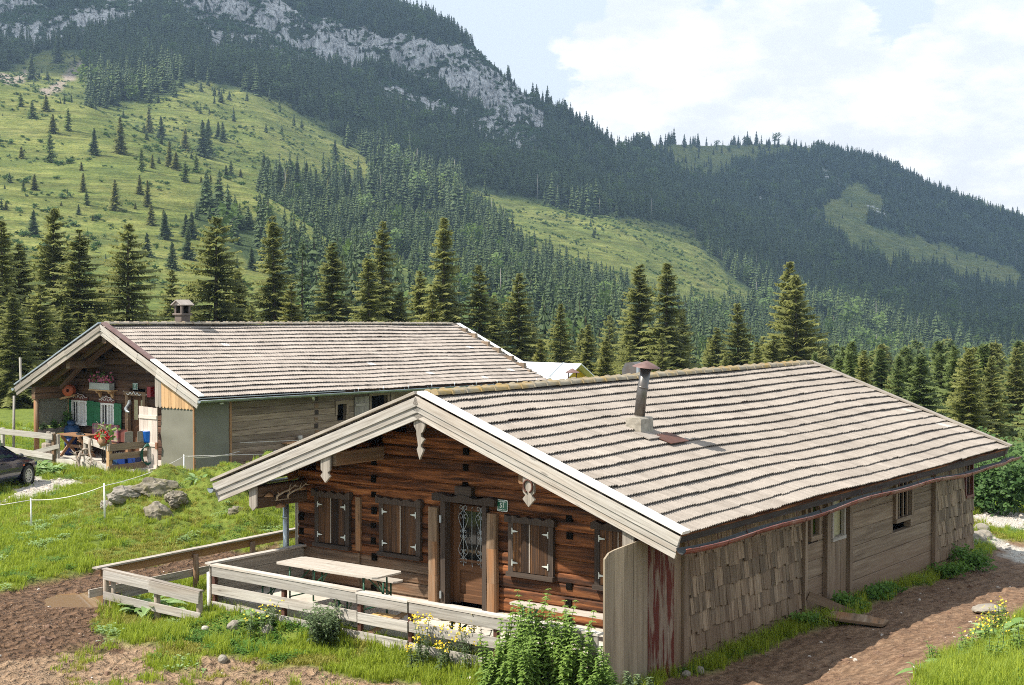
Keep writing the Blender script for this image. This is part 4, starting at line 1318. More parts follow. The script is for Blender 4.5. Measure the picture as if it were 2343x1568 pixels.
    window_a(-3.72, -2.82, -3.0, -2.09, 1); window_a(-2.07, -1.08, -3.0, -2.08, 2); window_a(.9, 1.84, -3.03, -2.15, 3); window_a(2.67, 3.58, -3.05, -2.1, 5)
    # --- doorway
    f = MB()
    f.board((-.53, Y_F - .02, ZT), (-.53, Y_F - .02, -1.93), .10, .16, (1, 0, 0), .5); f.board((.40, Y_F - .02, ZT), (.40, Y_F - .02, -1.93), .09, .16, (1, 0, 0), .55)
    n = 12; f.prism([(-.74, -.05), (.66, -.05)] + [(.66 - 1.4 * i / n, .07 + .03 * math.sin(i * 1.3)) for i in range(n + 1)], (0, Y_F - .07, -1.88), (1, 0, 0), (0, 0, 1), .16)
    fo = f.build('door_frame', M['frame_dark'], T)
    for x in (-.76, .56):
        q = MB(); pts = [(x, Y_F - .06, ZT), (x + .01, Y_F - .065, ZT + .5), (x - .008, Y_F - .06, ZT + 1.1), (x, Y_F - .06, -2.06)]
        for i in range(3): q.board(pts[i], pts[i + 1], .205 - .004 * i, .13, (1, 0, 0), .5, 0, .025)
        q.build('door_post', M['post_wood'], T)
    for x, z in ((-.55, -2.25), (-.55, -3.6)):
        q = MB(); q.box((x, Y_F - .13, z), (.035, .03, .13)); q.build('gate_hook', M['wrought'], T)
    q = MB()
    q.box((-.52, Y_F + .14, (ZT - 1.93) / 2), (.06, .18, -1.93 - ZT), .2); q.box((.38, Y_F + .14, (ZT - 1.93) / 2), (.06, .18, -1.93 - ZT), .2)
    q.box((0, Y_F + .25, -2.0), (1.0, .03, .2), .2)
    q.build('door_jamb', M['door_wood'], T)
    yd = Y_F + .19
    q = MB()
    for x, w in ((-.42, .16), (.30, .11)): q.box((x, yd, (ZT - 2.0) / 2), (w, .05, -2.0 - ZT))
    for z, w in ((-2.06, .1), (-3.02, .09), (-3.13, .12), (ZT + .1, .14)): q.box((-.045, yd - .003, z), (.6, .05, w))
    q.box((-.045, yd + .012, -3.44), (.6, .02, .5), .8)
    q.box((-.045, yd - .04, -2.99), (.62, .05, .04), .6)
    do = q.build('door', M['door_wood'], T)
    q = MB(); q.box((-.045, yd + .01, -2.54), (.6, .008, .88)); q.build('glass_pane', M['glass'], T, do)
    # wrought iron grille
    q = MB(); yg = yd - .06
    def scroll(pts, x, z0, s, k=1): q.tube([(x + s * a, yg, z0 + k * b_) for a, b_ in [(p.x, p.y) for p in spline([Vector((a_, b__, 0)) for a_, b__ in pts], 5)]], .0055, 5)
    for x in (-.24, .15):
        q.tube([(x, yg, -3.04), (x, yg, -2.06)], .0065, 6)
        for s in (-1, 1):
            for k, zc in ((1, -2.52), (-1, -2.52)):
                scroll([(0, .04), (.055, .15), (.10, .25), (.105, .31), (.075, .355), (.03, .345), (.018, .30), (.045, .275), (.06, .30)], x, zc, s, k)
                scroll([(.085, .35), (.03, .40), (.012, .45)], x, zc, s, k)
                scroll([(.0, .43), (.03, .50), (.065, .50), (.08, .46), (.055, .435), (.038, .46)], x, zc, s, k)
                scroll([(0, .005), (.03, .06), (.06, .06), (.06, .025), (.035, .03)], x, zc, s, k)
    q.tube([(-.045, yg, -3.05), (-.045, yg, -2.05)], .006, 6)
    for x in (-.24, -.045, .15):
        q.tube([(x, yg, -2.06), (x + .02, yg - .01, -2.02)], .008, 5); q.tube([(x, yg, -3.04), (x + .02, yg - .01, -3.09)], .008, 5)
    q.build('door_grille', M['wrought'], T, do)
    # --- house number plate
    q = MB()
    def rounded(w, h, r_, n_=4):
        return [(sx * (w / 2 - r_) + r_ * math.cos(a), sz * (h / 2 - r_) + r_ * math.sin(a)) for sx, sz, a0 in ((1, 1, 0), (-1, 1, 90), (-1, -1, 180), (1, -1, 270)) for a in [R(a0 + 90 * i / n_) for i in range(n_ + 1)]]
    q.prism(rounded(.225, .2, .025), (.76, Y_F - .04, -1.91), (1, 0, 0), (0, 0, 1), .012)
    po = q.build('house_number', M['sign_white'], T)
    q = MB(); q.prism(rounded(.205, .18, .03), (.76, Y_F - .048, -1.91), (1, 0, 0), (0, 0, 1), .008); q.build('green_field', M['sign_green'], T, po)
    text_part('51', .12, (.76, Y_F - .054, -1.91), T, M['sign_white'], po, 'lettering', .9, .0015)
    text_part('Ackernalm', .038, (.76, Y_F - .054, -1.838), T, M['sign_white'], po, 'lettering', .9, .001)
    text_part('Gemeinde Thiersee', .026, (.76, Y_F - .054, -1.978), T, M['sign_white'], po, 'lettering', .9, .0008)
    # --- wing boards shielding the terrace on the right
    mb = MB(); r = random.Random(8)
    def zr(y): return -1.98 - .02 * r.random()
    y = .36
    while y < 1.38:
        w = r.uniform(.2, .3); w = min(w, 1.40 - y); mb.board((X_W + .02 + r.uniform(0, .008), y + w / 2, -4.35), (X_W + .02, y + w / 2, -1.93), w - .004, .03, (0, 1, 0), r.random(), 1 if y < 1.0 else 0); y += w
        if w < .05: break
    edge = [(-.84, -2.13), (-.78, -2.06), (.36, -1.98)]
    y = -.84
    for w in (.26, .27, .25, .25, .17):
        z1 = np.interp(y, [-.84, -.70, .36], [-2.14, -2.05, -1.98]); z2 = np.interp(y + w, [-.84, -.70, .36], [-2.14, -2.05, -1.98])
        mb.prism([(0, -2.45), (w - .004, -2.45), (w - .004, z2 + 1.9), (w * .45, np.interp(y + w * .45, [-.84, -.70, .36], [-2.14, -2.05, -1.98]) + 1.9), (0, z1 + 1.9)], (X_W + .02, y, -1.9), (0, 1, 0), (0, 0, 1), .03, r.random(), 2)
        y += w
    mb.build('windbreak_boards', [M['side_wood'], M['red_peel'], M['wing_wood']], T)
    # --- right gutter, red outside and sagging, held by brackets
    mb = MB(); nn = 40; vs = []; nk = 7
    def gz(y): return -2.0 - .035 * math.sin(y * .55 + .4) - .02 * math.sin(y * 1.7) - .004 * y + (.05 if y > 14.5 else 0)
    for i in range(nn + 1):
        y = -.08 + (L_A + .5) * i / nn; x0 = 5.09 + .012 * math.sin(y * 2.3)
        for k in range(nk + 1):
            a = math.pi * (1 + k / nk); vs.append((x0 + .085 * math.cos(a), y, gz(y) + .085 * math.sin(a)))
    fs = [(i * (nk + 1) + k, (i + 1) * (nk + 1) + k, (i + 1) * (nk + 1) + k + 1, i * (nk + 1) + k + 1) for i in range(nn) for k in range(nk)]
    mb.add(vs, fs); b0 = len(vs)
    mb.add([(p[0] * 1 + 0, p[1], p[2] + .006) for p in vs], [f[::-1] for f in fs], None, None, 1)
    mb.tube([(5.175, -.08 + (L_A + .5) * i / nn, gz(-.08 + (L_A + .5) * i / nn)) for i in range(nn + 1)], .012, 6)
    go = mb.build('gutter', [M['copper'], M['gutter_dark']], T)
    for i in range(17):
        y = .3 + i * .92; q = MB(); q.tube([(4.98, y, gz(y) + .1), (5.0, y, gz(y) + .01), (5.04, y, gz(y) - .075), (5.1, y, gz(y) - .095), (5.17, y, gz(y) - .04), (5.182, y, gz(y) + .02)], .008, 4); q.build('gutter_bracket', M['rust_dark'], T, go)
    mb = MB(); mb.board((4.93, .1, -1.9), (4.93, L_A - .05, -1.93), .13, .025, (0, 0, 1), .1); mb.build('fascia_board', M['frame_dark'], T)
    # left gutter and downpipe in zinc
    mb = MB(); vs = []
    for y in (-.12, L_A):
        for k in range(nk + 1):
            a = math.pi * (1 + k / nk); vs.append((-5.06 + .08 * math.cos(a), y, -1.93 + .08 * math.sin(a)))
    mb.add(vs, [(k, k + 1, nk + 2 + k, nk + 1 + k) for k in range(nk)]); mb.add(vs[:nk + 1], [tuple(range(nk + 1))])
    mb.add([(p[0], p[1], p[2] + .005) for p in vs], [(nk + 1 + k, nk + 2 + k, k + 1, k) for k in range(nk)])
    mb.build('gutter', M['zinc'], T)
    mb = MB(); mb.tube([(-4.42, 1.22, -2.05), (-4.42, 1.22, -3.3), (-4.42, 1.22, -4.0)], .06, 12)
    for z in (-2.6, -3.3): mb.tube([(-4.42, 1.22, z), (-4.42, 1.22, z + .05)], .068, 12)
    mb.tube([(-5.03, 1.22, -2.0), (-4.75, 1.22, -2.1), (-4.42, 1.22, -2.08)], .055, 10)
    mb.build('downpipe', M['zinc'], T)
    mb = MB(); mb.board((-4.27, 1.42, -4.0), (-4.27, 1.42, -2.3), .1, .1, (0, 1, 0), .9); mb.build('corner_post', M['grey_wood'], T)
    # --- stove pipe on the right slope
    q = MB(); x0, y0 = 2.06, 3.68; zr_ = -x0 * h_A / b_A
    q.box((x0, y0, zr_ + .08), (.32, .42, .40), .5, 0, .025)
    co = q.build('stovepipe', M['concrete'], T, label='leaning steel stovepipe with conical hat on concrete base')
    q = MB(); q.tube([(x0, y0, zr_ + .30), (x0 + .03, y0 + .035, zr_ + .75), (x0 + .10, y0 + .055, zr_ + 1.15)], [.098, .095, .092], 16); q.tube([(x0 + .045, y0 + .04, zr_ + .80), (x0 + .052, y0 + .042, zr_ + .83)], .1, 16); q.build('flue', M['pipe'], T, co)
    q = MB(); q.lathe((x0 + .105, y0 + .06, zr_ + 1.17), [(.255, .0), (.25, .012), (.12, .075), (.0, .125)], 20, axis=(.1, .02, 1)); q.lathe((x0 + .105, y0 + .06, zr_ + 1.17), [(.245, .0), (.0, .11)][::-1], 20, axis=(.1, .02, 1))
    for a in (0, 2.1, 4.2): q.tube([(x0 + .1 + .09 * math.cos(a), y0 + .055 + .09 * math.sin(a), zr_ + 1.1), (x0 + .105 + .15 * math.cos(a), y0 + .06 + .15 * math.sin(a), zr_ + 1.21)], .008, 4)
    q.build('hat', M['rust'], T, co)
    q = MB(); pa = slope_pt(2.45, 1, b_A, h_A, .075); pb = slope_pt(2.90, 1, b_A, h_A, .095)
    q.board((pa[0], y0 + .25, pa[1]), (pb[0], y0 + .25, pb[1]), .012, .62, (0, 0, 1), .2); q.build('flashing_sheet', M['rust_dark'], T, co)
    pa = slope_pt(2.30, 1, b_A, h_A, .07); pb = slope_pt(2.62, 1, b_A, h_A, .085)
    q = MB(); q.board((pa[0], y0 - .18, pa[1]), (pb[0], y0 - .18, pb[1]), .02, .38, (0, 0, 1), .9); q.build('mortar_apron', M['tiles_a'], T, co)
    # second vent behind the ridge
    q = MB(); q.prism([(-.2, -.3), (.2, -.3), (.2, .28), (.05, .36), (-.12, .34), (-.2, .2)], (-.55, 7.7, -.05), (1, 0, 0), (0, 0, 1), .32)
    vo = q.build('vent_hood', M['pipe'], T); q = MB(); q.board((-.34, 7.52, -.35), (-.34, 7.52, .27), .05, .05, (1, 0, 0)); q.build('vent_edge', M['zinc'], T, vo)


M['bleached'] = mat_wood('bleached_cover_board', [(.2, (.52, .49, .45)), (.5, (.66, .63, .59)), (.8, (.74, .71, .67))], .92, 1.06)
M['pane_green'] = mat_plain('glass_painted_reflections', (.05, .08, .015), .08, spec=.9, var=.5, scale=14)  # green of reflected trees painted into the glass colour
M['pane_cream'] = mat_plain('cream_blind', (.40, .37, .22), .4, var=.06)
build_hut_a()
M['blue_dark'] = mat_plain('dark_blue_plastic', (.008, .03, .16), .4, var=.15)
M['green_box'] = mat_plain('pale_green_box_paint', (.22, .33, .19), .5, var=.08)
M['white_paint2'] = mat_plain('weathered_white_box', (.42, .44, .42), .6, var=.15)


def mat_tartan():
    m, nt, N, L, b = new_mat('tartan_cloth')
    g = G(nt); tc = g.n('ShaderNodeTexCoord').outputs['Object']; sp = g.n('ShaderNodeSeparateXYZ'); L.new(tc, sp.inputs[0])
    fx = g.math('FRACT', g.math('MULTIPLY', sp.outputs[0], 2.6)); fz = g.math('FRACT', g.math('MULTIPLY', sp.outputs[2], 2.6))
    st = [(0, (.30, .06, .08)), (.3, (.12, .06, .16)), (.42, (.42, .34, .20)), (.6, (.07, .16, .12)), (.75, (.34, .10, .12))]
    c = g.mix(.5, g.ramp(fx, st), g.ramp(fz, st)); L.new(c, b.inputs['Base Color']); b.inputs['Roughness'].default_value = .9
    return m


M['tartan'] = mat_tartan()
# ================================================================== far hut
b_B, h_B, L_B, Y_B, T_B = 5.0, 2.264, 18.65, 1.65, .014
hutB = Thing('log_hut', 'far log hut with green shutters, number 52 and long pinkish tiled roof', 'hut', FB, (0, 1.65, -4.75))
ZB = -4.66


def build_hut_b():
    T = hutB; bh = (b_B, h_B)
    mb = MB(); log_wall_x(mb, -4.4, 4.4, -4.9, -.18, Y_B + .09, .18, .24, [(-.68, .16, -4.9, -2.5), (-4.02, -3.1, -3.66, -2.8), (-2.28, -1.52, -3.66, -2.82)], bh, 31, -1)
    mb.build('front_wall', M['log_b'], T)
    mb = MB(); log_wall_y(mb, 1.75, 18.4, -5.2, -2.3, 4.42, .16, .24, [(6.65, 7.1, -3.25, -2.87), (8.38, 9.25, -4.7, -2.66)], 32, 1); mb.build('side_wall', M['side_wood'], T)
    mb = MB(); log_wall_y(mb, 1.75, 18.4, -5.1, -2.3, -4.32, .16, .3, (), 33, -1); mb.build('side_wall', M['log_low'], T)
    mb = MB(); log_wall_x(mb, -4.3, 4.3, -5.2, -.4, 18.35, .16, .3, (), bh, 34, 1); mb.build('rear_wall', M['side_wood'], T)
    mb = MB(); mb.box((0, 10, -2.75), (8, 15, .04)); mb.build('loft_floor', M['black'], T)
    for (ya, yb, za, zb, nm) in ((6.65, 7.1, -3.25, -2.87, 'window'), (8.38, 9.25, -4.7, -2.66, 'doorway')):
        f = MB(); x = 4.5
        f.board((x, ya - .05, za), (x, ya - .05, zb), .1, .08, (0, 1, 0)); f.board((x, yb + .05, za), (x, yb + .05, zb), .1, .08, (0, 1, 0)); f.board((x + .003, ya - .12, zb + .06), (x + .003, yb + .12, zb + .06), .13, .1)
        fo = f.build(nm, M['side_wood'], T)
        q = MB(); q.box((4.3, (ya + yb) / 2, (za + zb) / 2), (.01, yb - ya + .15, zb - za + .1)); q.build('black_inner_sheet', M['black'], T, fo)  # black sheet in place of the shade within
        if nm == 'doorway':
            q = MB()
            for i in range(3): q.board((4.53, 7.62 + .25 * i, -4.6), (4.53, 7.62 + .25 * i, -2.66), .245, .03, (0, 1, 0))
            for z in (-2.95, -4.2): q.board((4.56, 7.53, z), (4.56, 8.2, z), .1, .03)
            q.build('open_door_leaf', M['grey_wood'], T, fo)
            q = MB(); q.board((4.53, 9.5, -4.7), (4.53, 9.5, -2.5), .22, .1, (0, 1, 0)); q.build('door_post', M['side_wood'], T, fo)
    r = random.Random(3)
    for i in range(9):
        q = MB(); q.box((4.505, 5.62 + r.uniform(-.02, .02), -2.62 - .235 * i), (.03, .17, .15), r.random()); q.build('log_end', M['post_wood'] if i % 2 else M['frame_dark'], T)
    # roof
    for sd in (1, -1):
        roof_slope('roof_slope', M['tiles_b'], T, L_B, b_B, h_B, sd, 18, 41 + sd, tilt=T_B, lift=.05)
        mb = MB(); S = math.hypot(b_B, h_B) - .03
        for i in range(12):
            s0, s1 = S * i / 12, S * (i + 1) / 12 - .004
            xa, za = slope_pt((s0 + s1) / 2, sd, b_B, h_B, -.05)
            mb.board((xa, .03, za), (xa, L_B - .04, za - T_B * L_B), s1 - s0, .03, (sd * b_B, 0, -h_B))
        mb.build('roof_boarding', M['log_b'], T)
        mb = MB()
        for i in range(16):
            y = .9 + i * 1.15; xa, za = slope_pt(.12, sd, b_B, h_B, -.13); xb, zb = slope_pt(S - .12, sd, b_B, h_B, -.13)
            mb.board((xa, y, za - T_B * y), (xb, y, zb - T_B * y), .13, .11)
        mb.build('rafter', M['post_wood'], T)
        mb = MB(); S = math.hypot(b_B, h_B) + .05; r = random.Random(sd + 5)
        n = 5
        for (lo, w, yy, k) in ((-.02, .17, -.05, .6), (-.17, .17, -.02, .4)):
            for i in range(n):
                pa = slope_pt(S * i / n, sd, b_B, h_B, lo - w * .4 + r.uniform(-.012, .012)); pb = slope_pt(S * (i + 1) / n + .02, sd, b_B, h_B, lo - w * .4 + r.uniform(-.012, .012))
                mb.board((pa[0], yy - .006 * (i % 2), pa[1]), (pb[0], yy - .006 * (i % 2), pb[1]), w, .04, (0, 0, 1), r.random())
        mb.build('barge_board', M['pale_wood'] if sd > 0 else M['grey_wood'], T)
        mb = MB(); pa = slope_pt(0.05, sd, b_B, h_B, .09); pm = slope_pt(S * .52, sd, b_B, h_B, .09); pb = slope_pt(S, sd, b_B, h_B, .09)
        mb.board((pa[0], .04, pa[1]), (pm[0], .04, pm[1]), .05, .22, (0, 0, 1), .3, 0); mb.board((pm[0], .04, pm[1]), (pb[0], .04, pb[1]), .05, .20, (0, 0, 1), .3, 1)
        mb.build('verge_cover', [M['rust'] if sd > 0 else M['zinc'], M['white_sheet'] if sd > 0 else M['zinc']], T)
        mb = MB(); mb.board((pa[0], L_B - .03, pa[1] - T_B * L_B), (pb[0], L_B - .03, pb[1] - T_B * L_B), .04, .2, (0, 0, 1)); mb.build('rear_verge_board', M['white_paint'] if sd > 0 else M['grey_wood'], T)
    ridge_caps(T, M['ridge_tile_b'], L_B - .3, .2, T_B, seed=7)
    for x, z, yy in ((-2.2, -1.42, .2), (2.2, -1.42, .2), (0, -.5, .1)):
        q = MB(); q.board((x, yy, z), (x, 2.4, z), .26, .22, (0, 0, 1), .6, 0, .02); q.build('purlin', M['log_low'], T)
    q = MB(); q.board((-3.4, .75, -2.3), (-2.2, .75, -1.5), .13, .11, (0, 0, 1), .8); q.board((-.3, .9, -.5), (-2.3, .9, -1.5), .14, .12, (0, 0, 1), .8); q.build('roof_brace', M['log_b'], T)
    for z in (-2.38, -2.6):
        q = MB(); q.board((-4.12, .1, z), (-4.12, 1.7, z), .21, .22, (0, 0, 1), .6, 0, .02); q.build('wall_plate_log', M['log_low'], T)
    q = MB(); q.tube([(-4.1, .2, ZB - .2), (-4.1, .2, -2.68)], [.1, .085], 10); q.build('porch_post', M['post_wood'], T)
    q = MB(); q.board((-4.2, .25, -3.19), (-4.2, 1.55, -3.19), .98, .012); q.build('canvas_screen', M['tarp_pale'], T)
    q = MB(); q.board((-4.16, 1.6, -3.7), (-4.16, 1.6, -2.7), .09, .05, (0, 1, 0)); q.build('screen_batten', M['orange_wood'], T)
    # windows
    for x0, x1, z0, z1 in ((-4.02, -3.1, -3.66, -2.8), (-2.28, -1.52, -3.66, -2.83)):
        f = MB(); y = Y_B - .02; xm = (x0 + x1) / 2
        for x in (x0 + .03, x1 - .03): f.board((x, y, z0), (x, y, z1), .065, .07, (1, 0, 0))
        for z in (z0 + .03, z1 - .03): f.board((x0 + .06, y, z), (x1 - .06, y, z), .065, .07)
        f.board((xm, y, z0 + .06), (xm, y, z1 - .06), .07, .06, (1, 0, 0)); f.board((x0 - .03, y - .04, z0 - .02), (x1 + .03, y - .04, z0 - .02), .04, .14)
        for xx in ((x0 + xm) / 2, (x1 + xm) / 2): f.board((xx, y - .005, z0 + .06), (xx, y - .005, z1 - .06), .03, .03, (1, 0, 0))
        fo = f.build('window', M['white_paint'], T)
        q = MB(); q.box((xm, y + .05, (z0 + z1) / 2), (x1 - x0 - .1, .006, z1 - z0 - .1)); q.build('pane', M['glass'], T, fo)
        q = MB(); n = 24
        for a, b_ in (((xm + .04), x1 - .07), ((x0 + .27), xm - .04)):
            pts = [(a + (b_ - a) * i / n, y + .028 + .008 * math.sin(i * 1.7)) for i in range(n + 1)]
            vs = [(px, py, z) for px, py in pts for z in (z0 + .06, z1 - .06)]
            q.add(vs, [(2 * i, 2 * i + 2, 2 * i + 3, 2 * i + 1) for i in range(n)])
        q.build('curtain', M['curtain'], T, fo)
        q = MB(); n = 16; w = x1 - x0 + .16
        top = [(-w / 2 + w * i / n, .12 + .13 * max(0, math.sin(math.pi * i / n)) ** 1.3 + .02 * math.cos(i * 1.57)) for i in range(n + 1)]
        q.prism([(-w / 2, 0), (w / 2, 0)] + top[::-1], (xm, y - .03, z1 + .005), (1, 0, 0), (0, 0, 1), .04)
        co = q.build('carved_crown', M['redbrown_paint'], T, fo)
        q = MB()
        q.tube([(xm + a, y - .06, z1 + b_) for a, b_ in [(t[0] * .96, t[1] - .01) for t in top]], .012, 4)
        for s in (-1, 1):
            q.tube([(xm + s * p.x, y - .06, z1 + p.y) for p in spline([Vector((.02, .2, 0)), Vector((.07, .10, 0)), Vector((.14, .09, 0)), Vector((.19, .16, 0)), Vector((.25, .12, 0)), Vector((.30, .07, 0))], 4)], .011, 4)
        q.build('painted_scroll', M['white_paint'], T, fo)
        for s, xs in ((-1, x0 - .22), (1, x1 + .24)):
            q = MB(); ww = .40
            for i in range(3): q.board((xs - ww / 3 + ww / 3 * i, Y_B - .05 - (.01 if s < 0 else .02), z0 - .02), (xs - ww / 3 + ww / 3 * i, Y_B - .06, z1 + .02), ww / 3 - .004, .025, (1, 0, 0), .5)
            for z in (z0 + .14, z1 - .14): q.board((xs - ww / 2, Y_B - .085, z), (xs + ww / 2, Y_B - .085, z), .06, .02)
            q.build('shutter', M['green_paint'], T, fo)
    # wooden bench panel below the windows
    # door
    f = MB()
    for x in (-.74, .22): f.board((x, Y_B - .03, ZB), (x, Y_B - .03, -2.44), .15, .14, (1, 0, 0), .8)
    f.board((-.85, Y_B - .05, -2.42), (.36, Y_B - .05, -2.42), .14, .16, (0, 0, 1), .5)
    fo = f.build('door_frame', M['post_wood'], T)
    q = MB()
    for s in (-1, 1): q.tube([(-.26 + s * p.x, Y_B - .15, -2.48 + p.y) for p in spline([Vector((.0, .14, 0)), Vector((.10, .04, 0)), Vector((.2, .10, 0)), Vector((.28, .02, 0)), Vector((.4, .05, 0))], 4)], .018, 4)
    q.build('painted_scroll', M['white_paint'], T, fo)
    q = MB(); q.box((-.26, Y_B + .12, (ZB - 2.5) / 2), (.9, .05, -2.5 - ZB), .5); do = q.build('door', M['door_wood'], T)
    q = MB()
    for x in (-.45, -.08): q.box((x, Y_B + .09, -3.0), (.2, .012, .7))
    q.build('glass_pane', M['pane_cream'], T, do)
    # house number
    q = MB(); q.box((-.32, Y_B - .04, -2.17), (.27, .012, .22)); po = q.build('house_number', M['sign_white'], T)
    q = MB(); q.box((-.32, Y_B - .05, -2.17), (.245, .01, .195)); q.build('green_field', M['sign_green'], T, po)
    text_part('52', .11, (-.32, Y_B - .058, -2.17), T, M['sign_white'], po, 'lettering', .9, .001)
    text_part('Ackernalm', .038, (-.32, Y_B - .058, -2.1), T, M['sign_white'], po, 'lettering', .9, .001)
    text_part('Gemeinde Thiersee', .026, (-.32, Y_B - .058, -2.24), T, M['sign_white'], po, 'lettering', .9, .001)
    # shelf of the flower box, long pale pole under the beam
    q = MB(); q.board((-2.6, Y_B - .18, -2.36), (-1.3, Y_B - .18, -2.36), .04, .3)
    for x in (-2.3, -1.6): q.prism([(0, 0), (.24, 0), (.2, -.08), (.1, -.12), (.06, -.24), (0, -.3)], (x, Y_B, -2.38), (0, -1, 0), (0, 0, 1), .1)
    q.build('flower_shelf', M['pine_new'], T)
    q = MB(); q.tube([(-.9, Y_B - .1, -2.36), (.62, Y_B - .1, -2.44)], .025, 6); q.build('hanging_rod', M['pale_wood'], T)
    q = MB(); q.box((.64, Y_B - .12, -2.32), (.22, .2, .36), .5, 0, .02); q.build('red_box', M['red_paint'], T)
    q = MB(); q.tube([(.3, .9, -2.62), (.42, .8, -2.72), (.5, .6, -2.86), (.75, .45, -2.92), (.95, .4, -2.93)], [.06, .075, .07, .05, .02], 8); q.build('zinc_scoop', M['zinc'], T)
    # scalloped weather boards and canvas panels on the right of the porch
    mb = MB(); x = 2.66; r = random.Random(12); i = 0
    while x < 4.52:
        w = min(r.uniform(.15, .2), 4.56 - x); zt_ = -(x + w / 2) * h_B / b_B - .22
        n = 6; poly = [(0, zt_ - .02), (0, -2.58 - .04 * r.random())] + [(w / 2 - w / 2 * math.cos(math.pi * k / n), -2.60 - .075 * math.sin(math.pi * k / n)) for k in range(1, n)] + [(w - .006, -2.58), (w - .006, zt_ - .08)]
        mb.prism([(a, b_ + 2.0) for a, b_ in poly], (x, .13, -2.0), (1, 0, 0), (0, 0, 1), .025, r.random(), 1 if i > 1 else 0)
        x += w; i += 1
    mb.build('scalloped_boarding', [M['grey_wood'], M['pine_new']], T)
    def canvas(p0, p1, z0, z1, nm):
        q = MB(); n, m = 10, 14; p0 = Vector(p0); p1 = Vector(p1); d = (p1 - p0); nrm = Vector((d.y, -d.x, 0)).normalized(); vs = []
        for i in range(n + 1):
            for j in range(m + 1):
                z = z0 + (z1 - z0) * j / m; bl = .012 * math.sin(j * .9 + i * .35) + .02 * math.exp(-((j - 8 - i * .08) / .5) ** 2)
                p = p0 + d * (i / n) + nrm * bl; vs.append((p.x, p.y, z))
        q.add(vs, [(i * (m + 1) + j, (i + 1) * (m + 1) + j, (i + 1) * (m + 1) + j + 1, i * (m + 1) + j + 1) for i in range(n) for j in range(m)], None, None, 0, True)
        return q.build(nm, M['tarp'], T)
    canvas((2.92, .16, 0), (4.54, .16, 0), -4.72, -2.6, 'canvas_panel'); canvas((4.56, .2, 0), (4.56, 1.6, 0), -4.72, -2.45, 'canvas_panel')
    q = MB(); q.board((4.56, .15, -4.75), (4.56, .15, -2.6), .05, .05, (0, 1, 0)); q.build('canvas_batten', M['orange_wood'], T); q = MB(); q.board((4.57, 1.66, -4.75), (4.57, 1.66, -2.4), .07, .05, (0, 1, 0)); q.build('canvas_batten', M['orange_wood'], T)
    q = MB(); q.board((2.95, .13, -4.76), (4.56, .13, -4.76), .06, .05); q.build('canvas_batten', M['grey_wood'], T)
    q = MB(); q.board((4.52, 1.5, -2.4), (4.52, 1.5, -2.25), .05, .05, (0, 1, 0)); q.board((4.66, 1.15, -2.52), (4.66, 1.28, -2.52), .05, .04); q.build('wall_lamp', M['white_paint'], T)
    q = MB()
    for i in range(4): q.board((2.02 + .235 * i, .07, -4.86), (2.02 + .235 * i, .07, -2.66 - .01 * i), .23, .03, (1, 0, 0))
    for z in (-3.0, -3.9, -4.6): q.board((1.92, .04, z), (2.84, .04, z), .11, .03, (0, 0, 1), .9)
    ho = q.build('half_door', M['door_pale'], T)
    q = MB(); q.box((2.84, .03, -3.92), (.09, .07, .22)); q.build('latch', M['terracotta'], T, ho)
    # gutter, brackets, flashing
    mb = MB(); nk = 7; vs = []
    for y in (-.1, L_B):
        for k in range(nk + 1):
            a = math.pi * (1 + k / nk); vs.append((5.12 + .085 * math.cos(a), y, -2.34 - .0125 * y + .085 * math.sin(a)))
    mb.add(vs, [(k, nk + 1 + k, nk + 2 + k, k + 1) for k in range(nk)]); mb.add([(p[0], p[1], p[2] + .005) for p in vs], [(k + 1, nk + 2 + k, nk + 1 + k, k) for k in range(nk)], None, None, 1); mb.add(vs[:nk + 1], [tuple(range(nk + 1))])
    mb.tube([(5.205, -.1, -2.34), (5.205, L_B, -2.34 - .0125 * L_B)], .014, 6)
    go = mb.build('gutter', [M['zinc'], M['gutter_dark']], T)
    for i in range(9):
        y = 7.0 + i * 1.32; q = MB(); q.tube([(4.96, y, -2.22 - T_B * y), (5.0, y, -2.3 - T_B * y), (5.12, y, -2.44 - .0125 * y), (5.21, y, -2.33 - .0125 * y), (5.2, y, -2.18 - .0125 * y)], .014, 4); q.build('gutter_bracket', M['zinc'], T, go)
    q = MB(); q.board((5.06, -.04, -2.27), (5.06, 6.4, -2.27 - T_B * 6.4), .012, .2, (0, 0, 1)); q.build('eaves_flashing', M['zinc'], T)
    q = MB(); q.board((4.9, .1, -2.36), (4.9, L_B - .05, -2.36 - T_B * L_B), .14, .025); q.build('fascia_board', M['frame_dark'], T)
    q = MB()
    vs = []
    for k in range(nk + 1):
        a = math.pi * (1 + k / nk); vs += [(-5.1 + .085 * math.cos(a), -.1, -2.34 + .085 * math.sin(a)), (-5.1 + .085 * math.cos(a), L_B, -2.6 + .085 * math.sin(a))]
    q.add(vs, [(2 * k, 2 * k + 2, 2 * k + 3, 2 * k + 1) for k in range(nk)]); q.add(vs[::2], [tuple(range(nk + 1))]); q.build('gutter', M['zinc'], T)
    # chimney with its own little roof
    cx, cy = -.2, 3.6
    q = MB(); q.box((cx, cy, -.05), (.40, .40, .66), .5, 0, .02); q.box((cx, cy, .32), (.5, .5, .08), .8, 0, .02)
    for dx in (-.16, .16):
        for dy in (-.16, .16): q.box((cx + dx, cy + dy, .51), (.08, .08, .32), .6)
    q.box((cx - .16, cy, .51), (.07, .32, .32), .7)
    co = q.build('chimney', M['chimney'], T)
    q = MB(); q.box((cx + .02, cy, .5), (.27, .27, .3)); q.build('black_flue_block', M['black'], T, co)  # black block painted as the shaded inside of the flue
    q = MB()
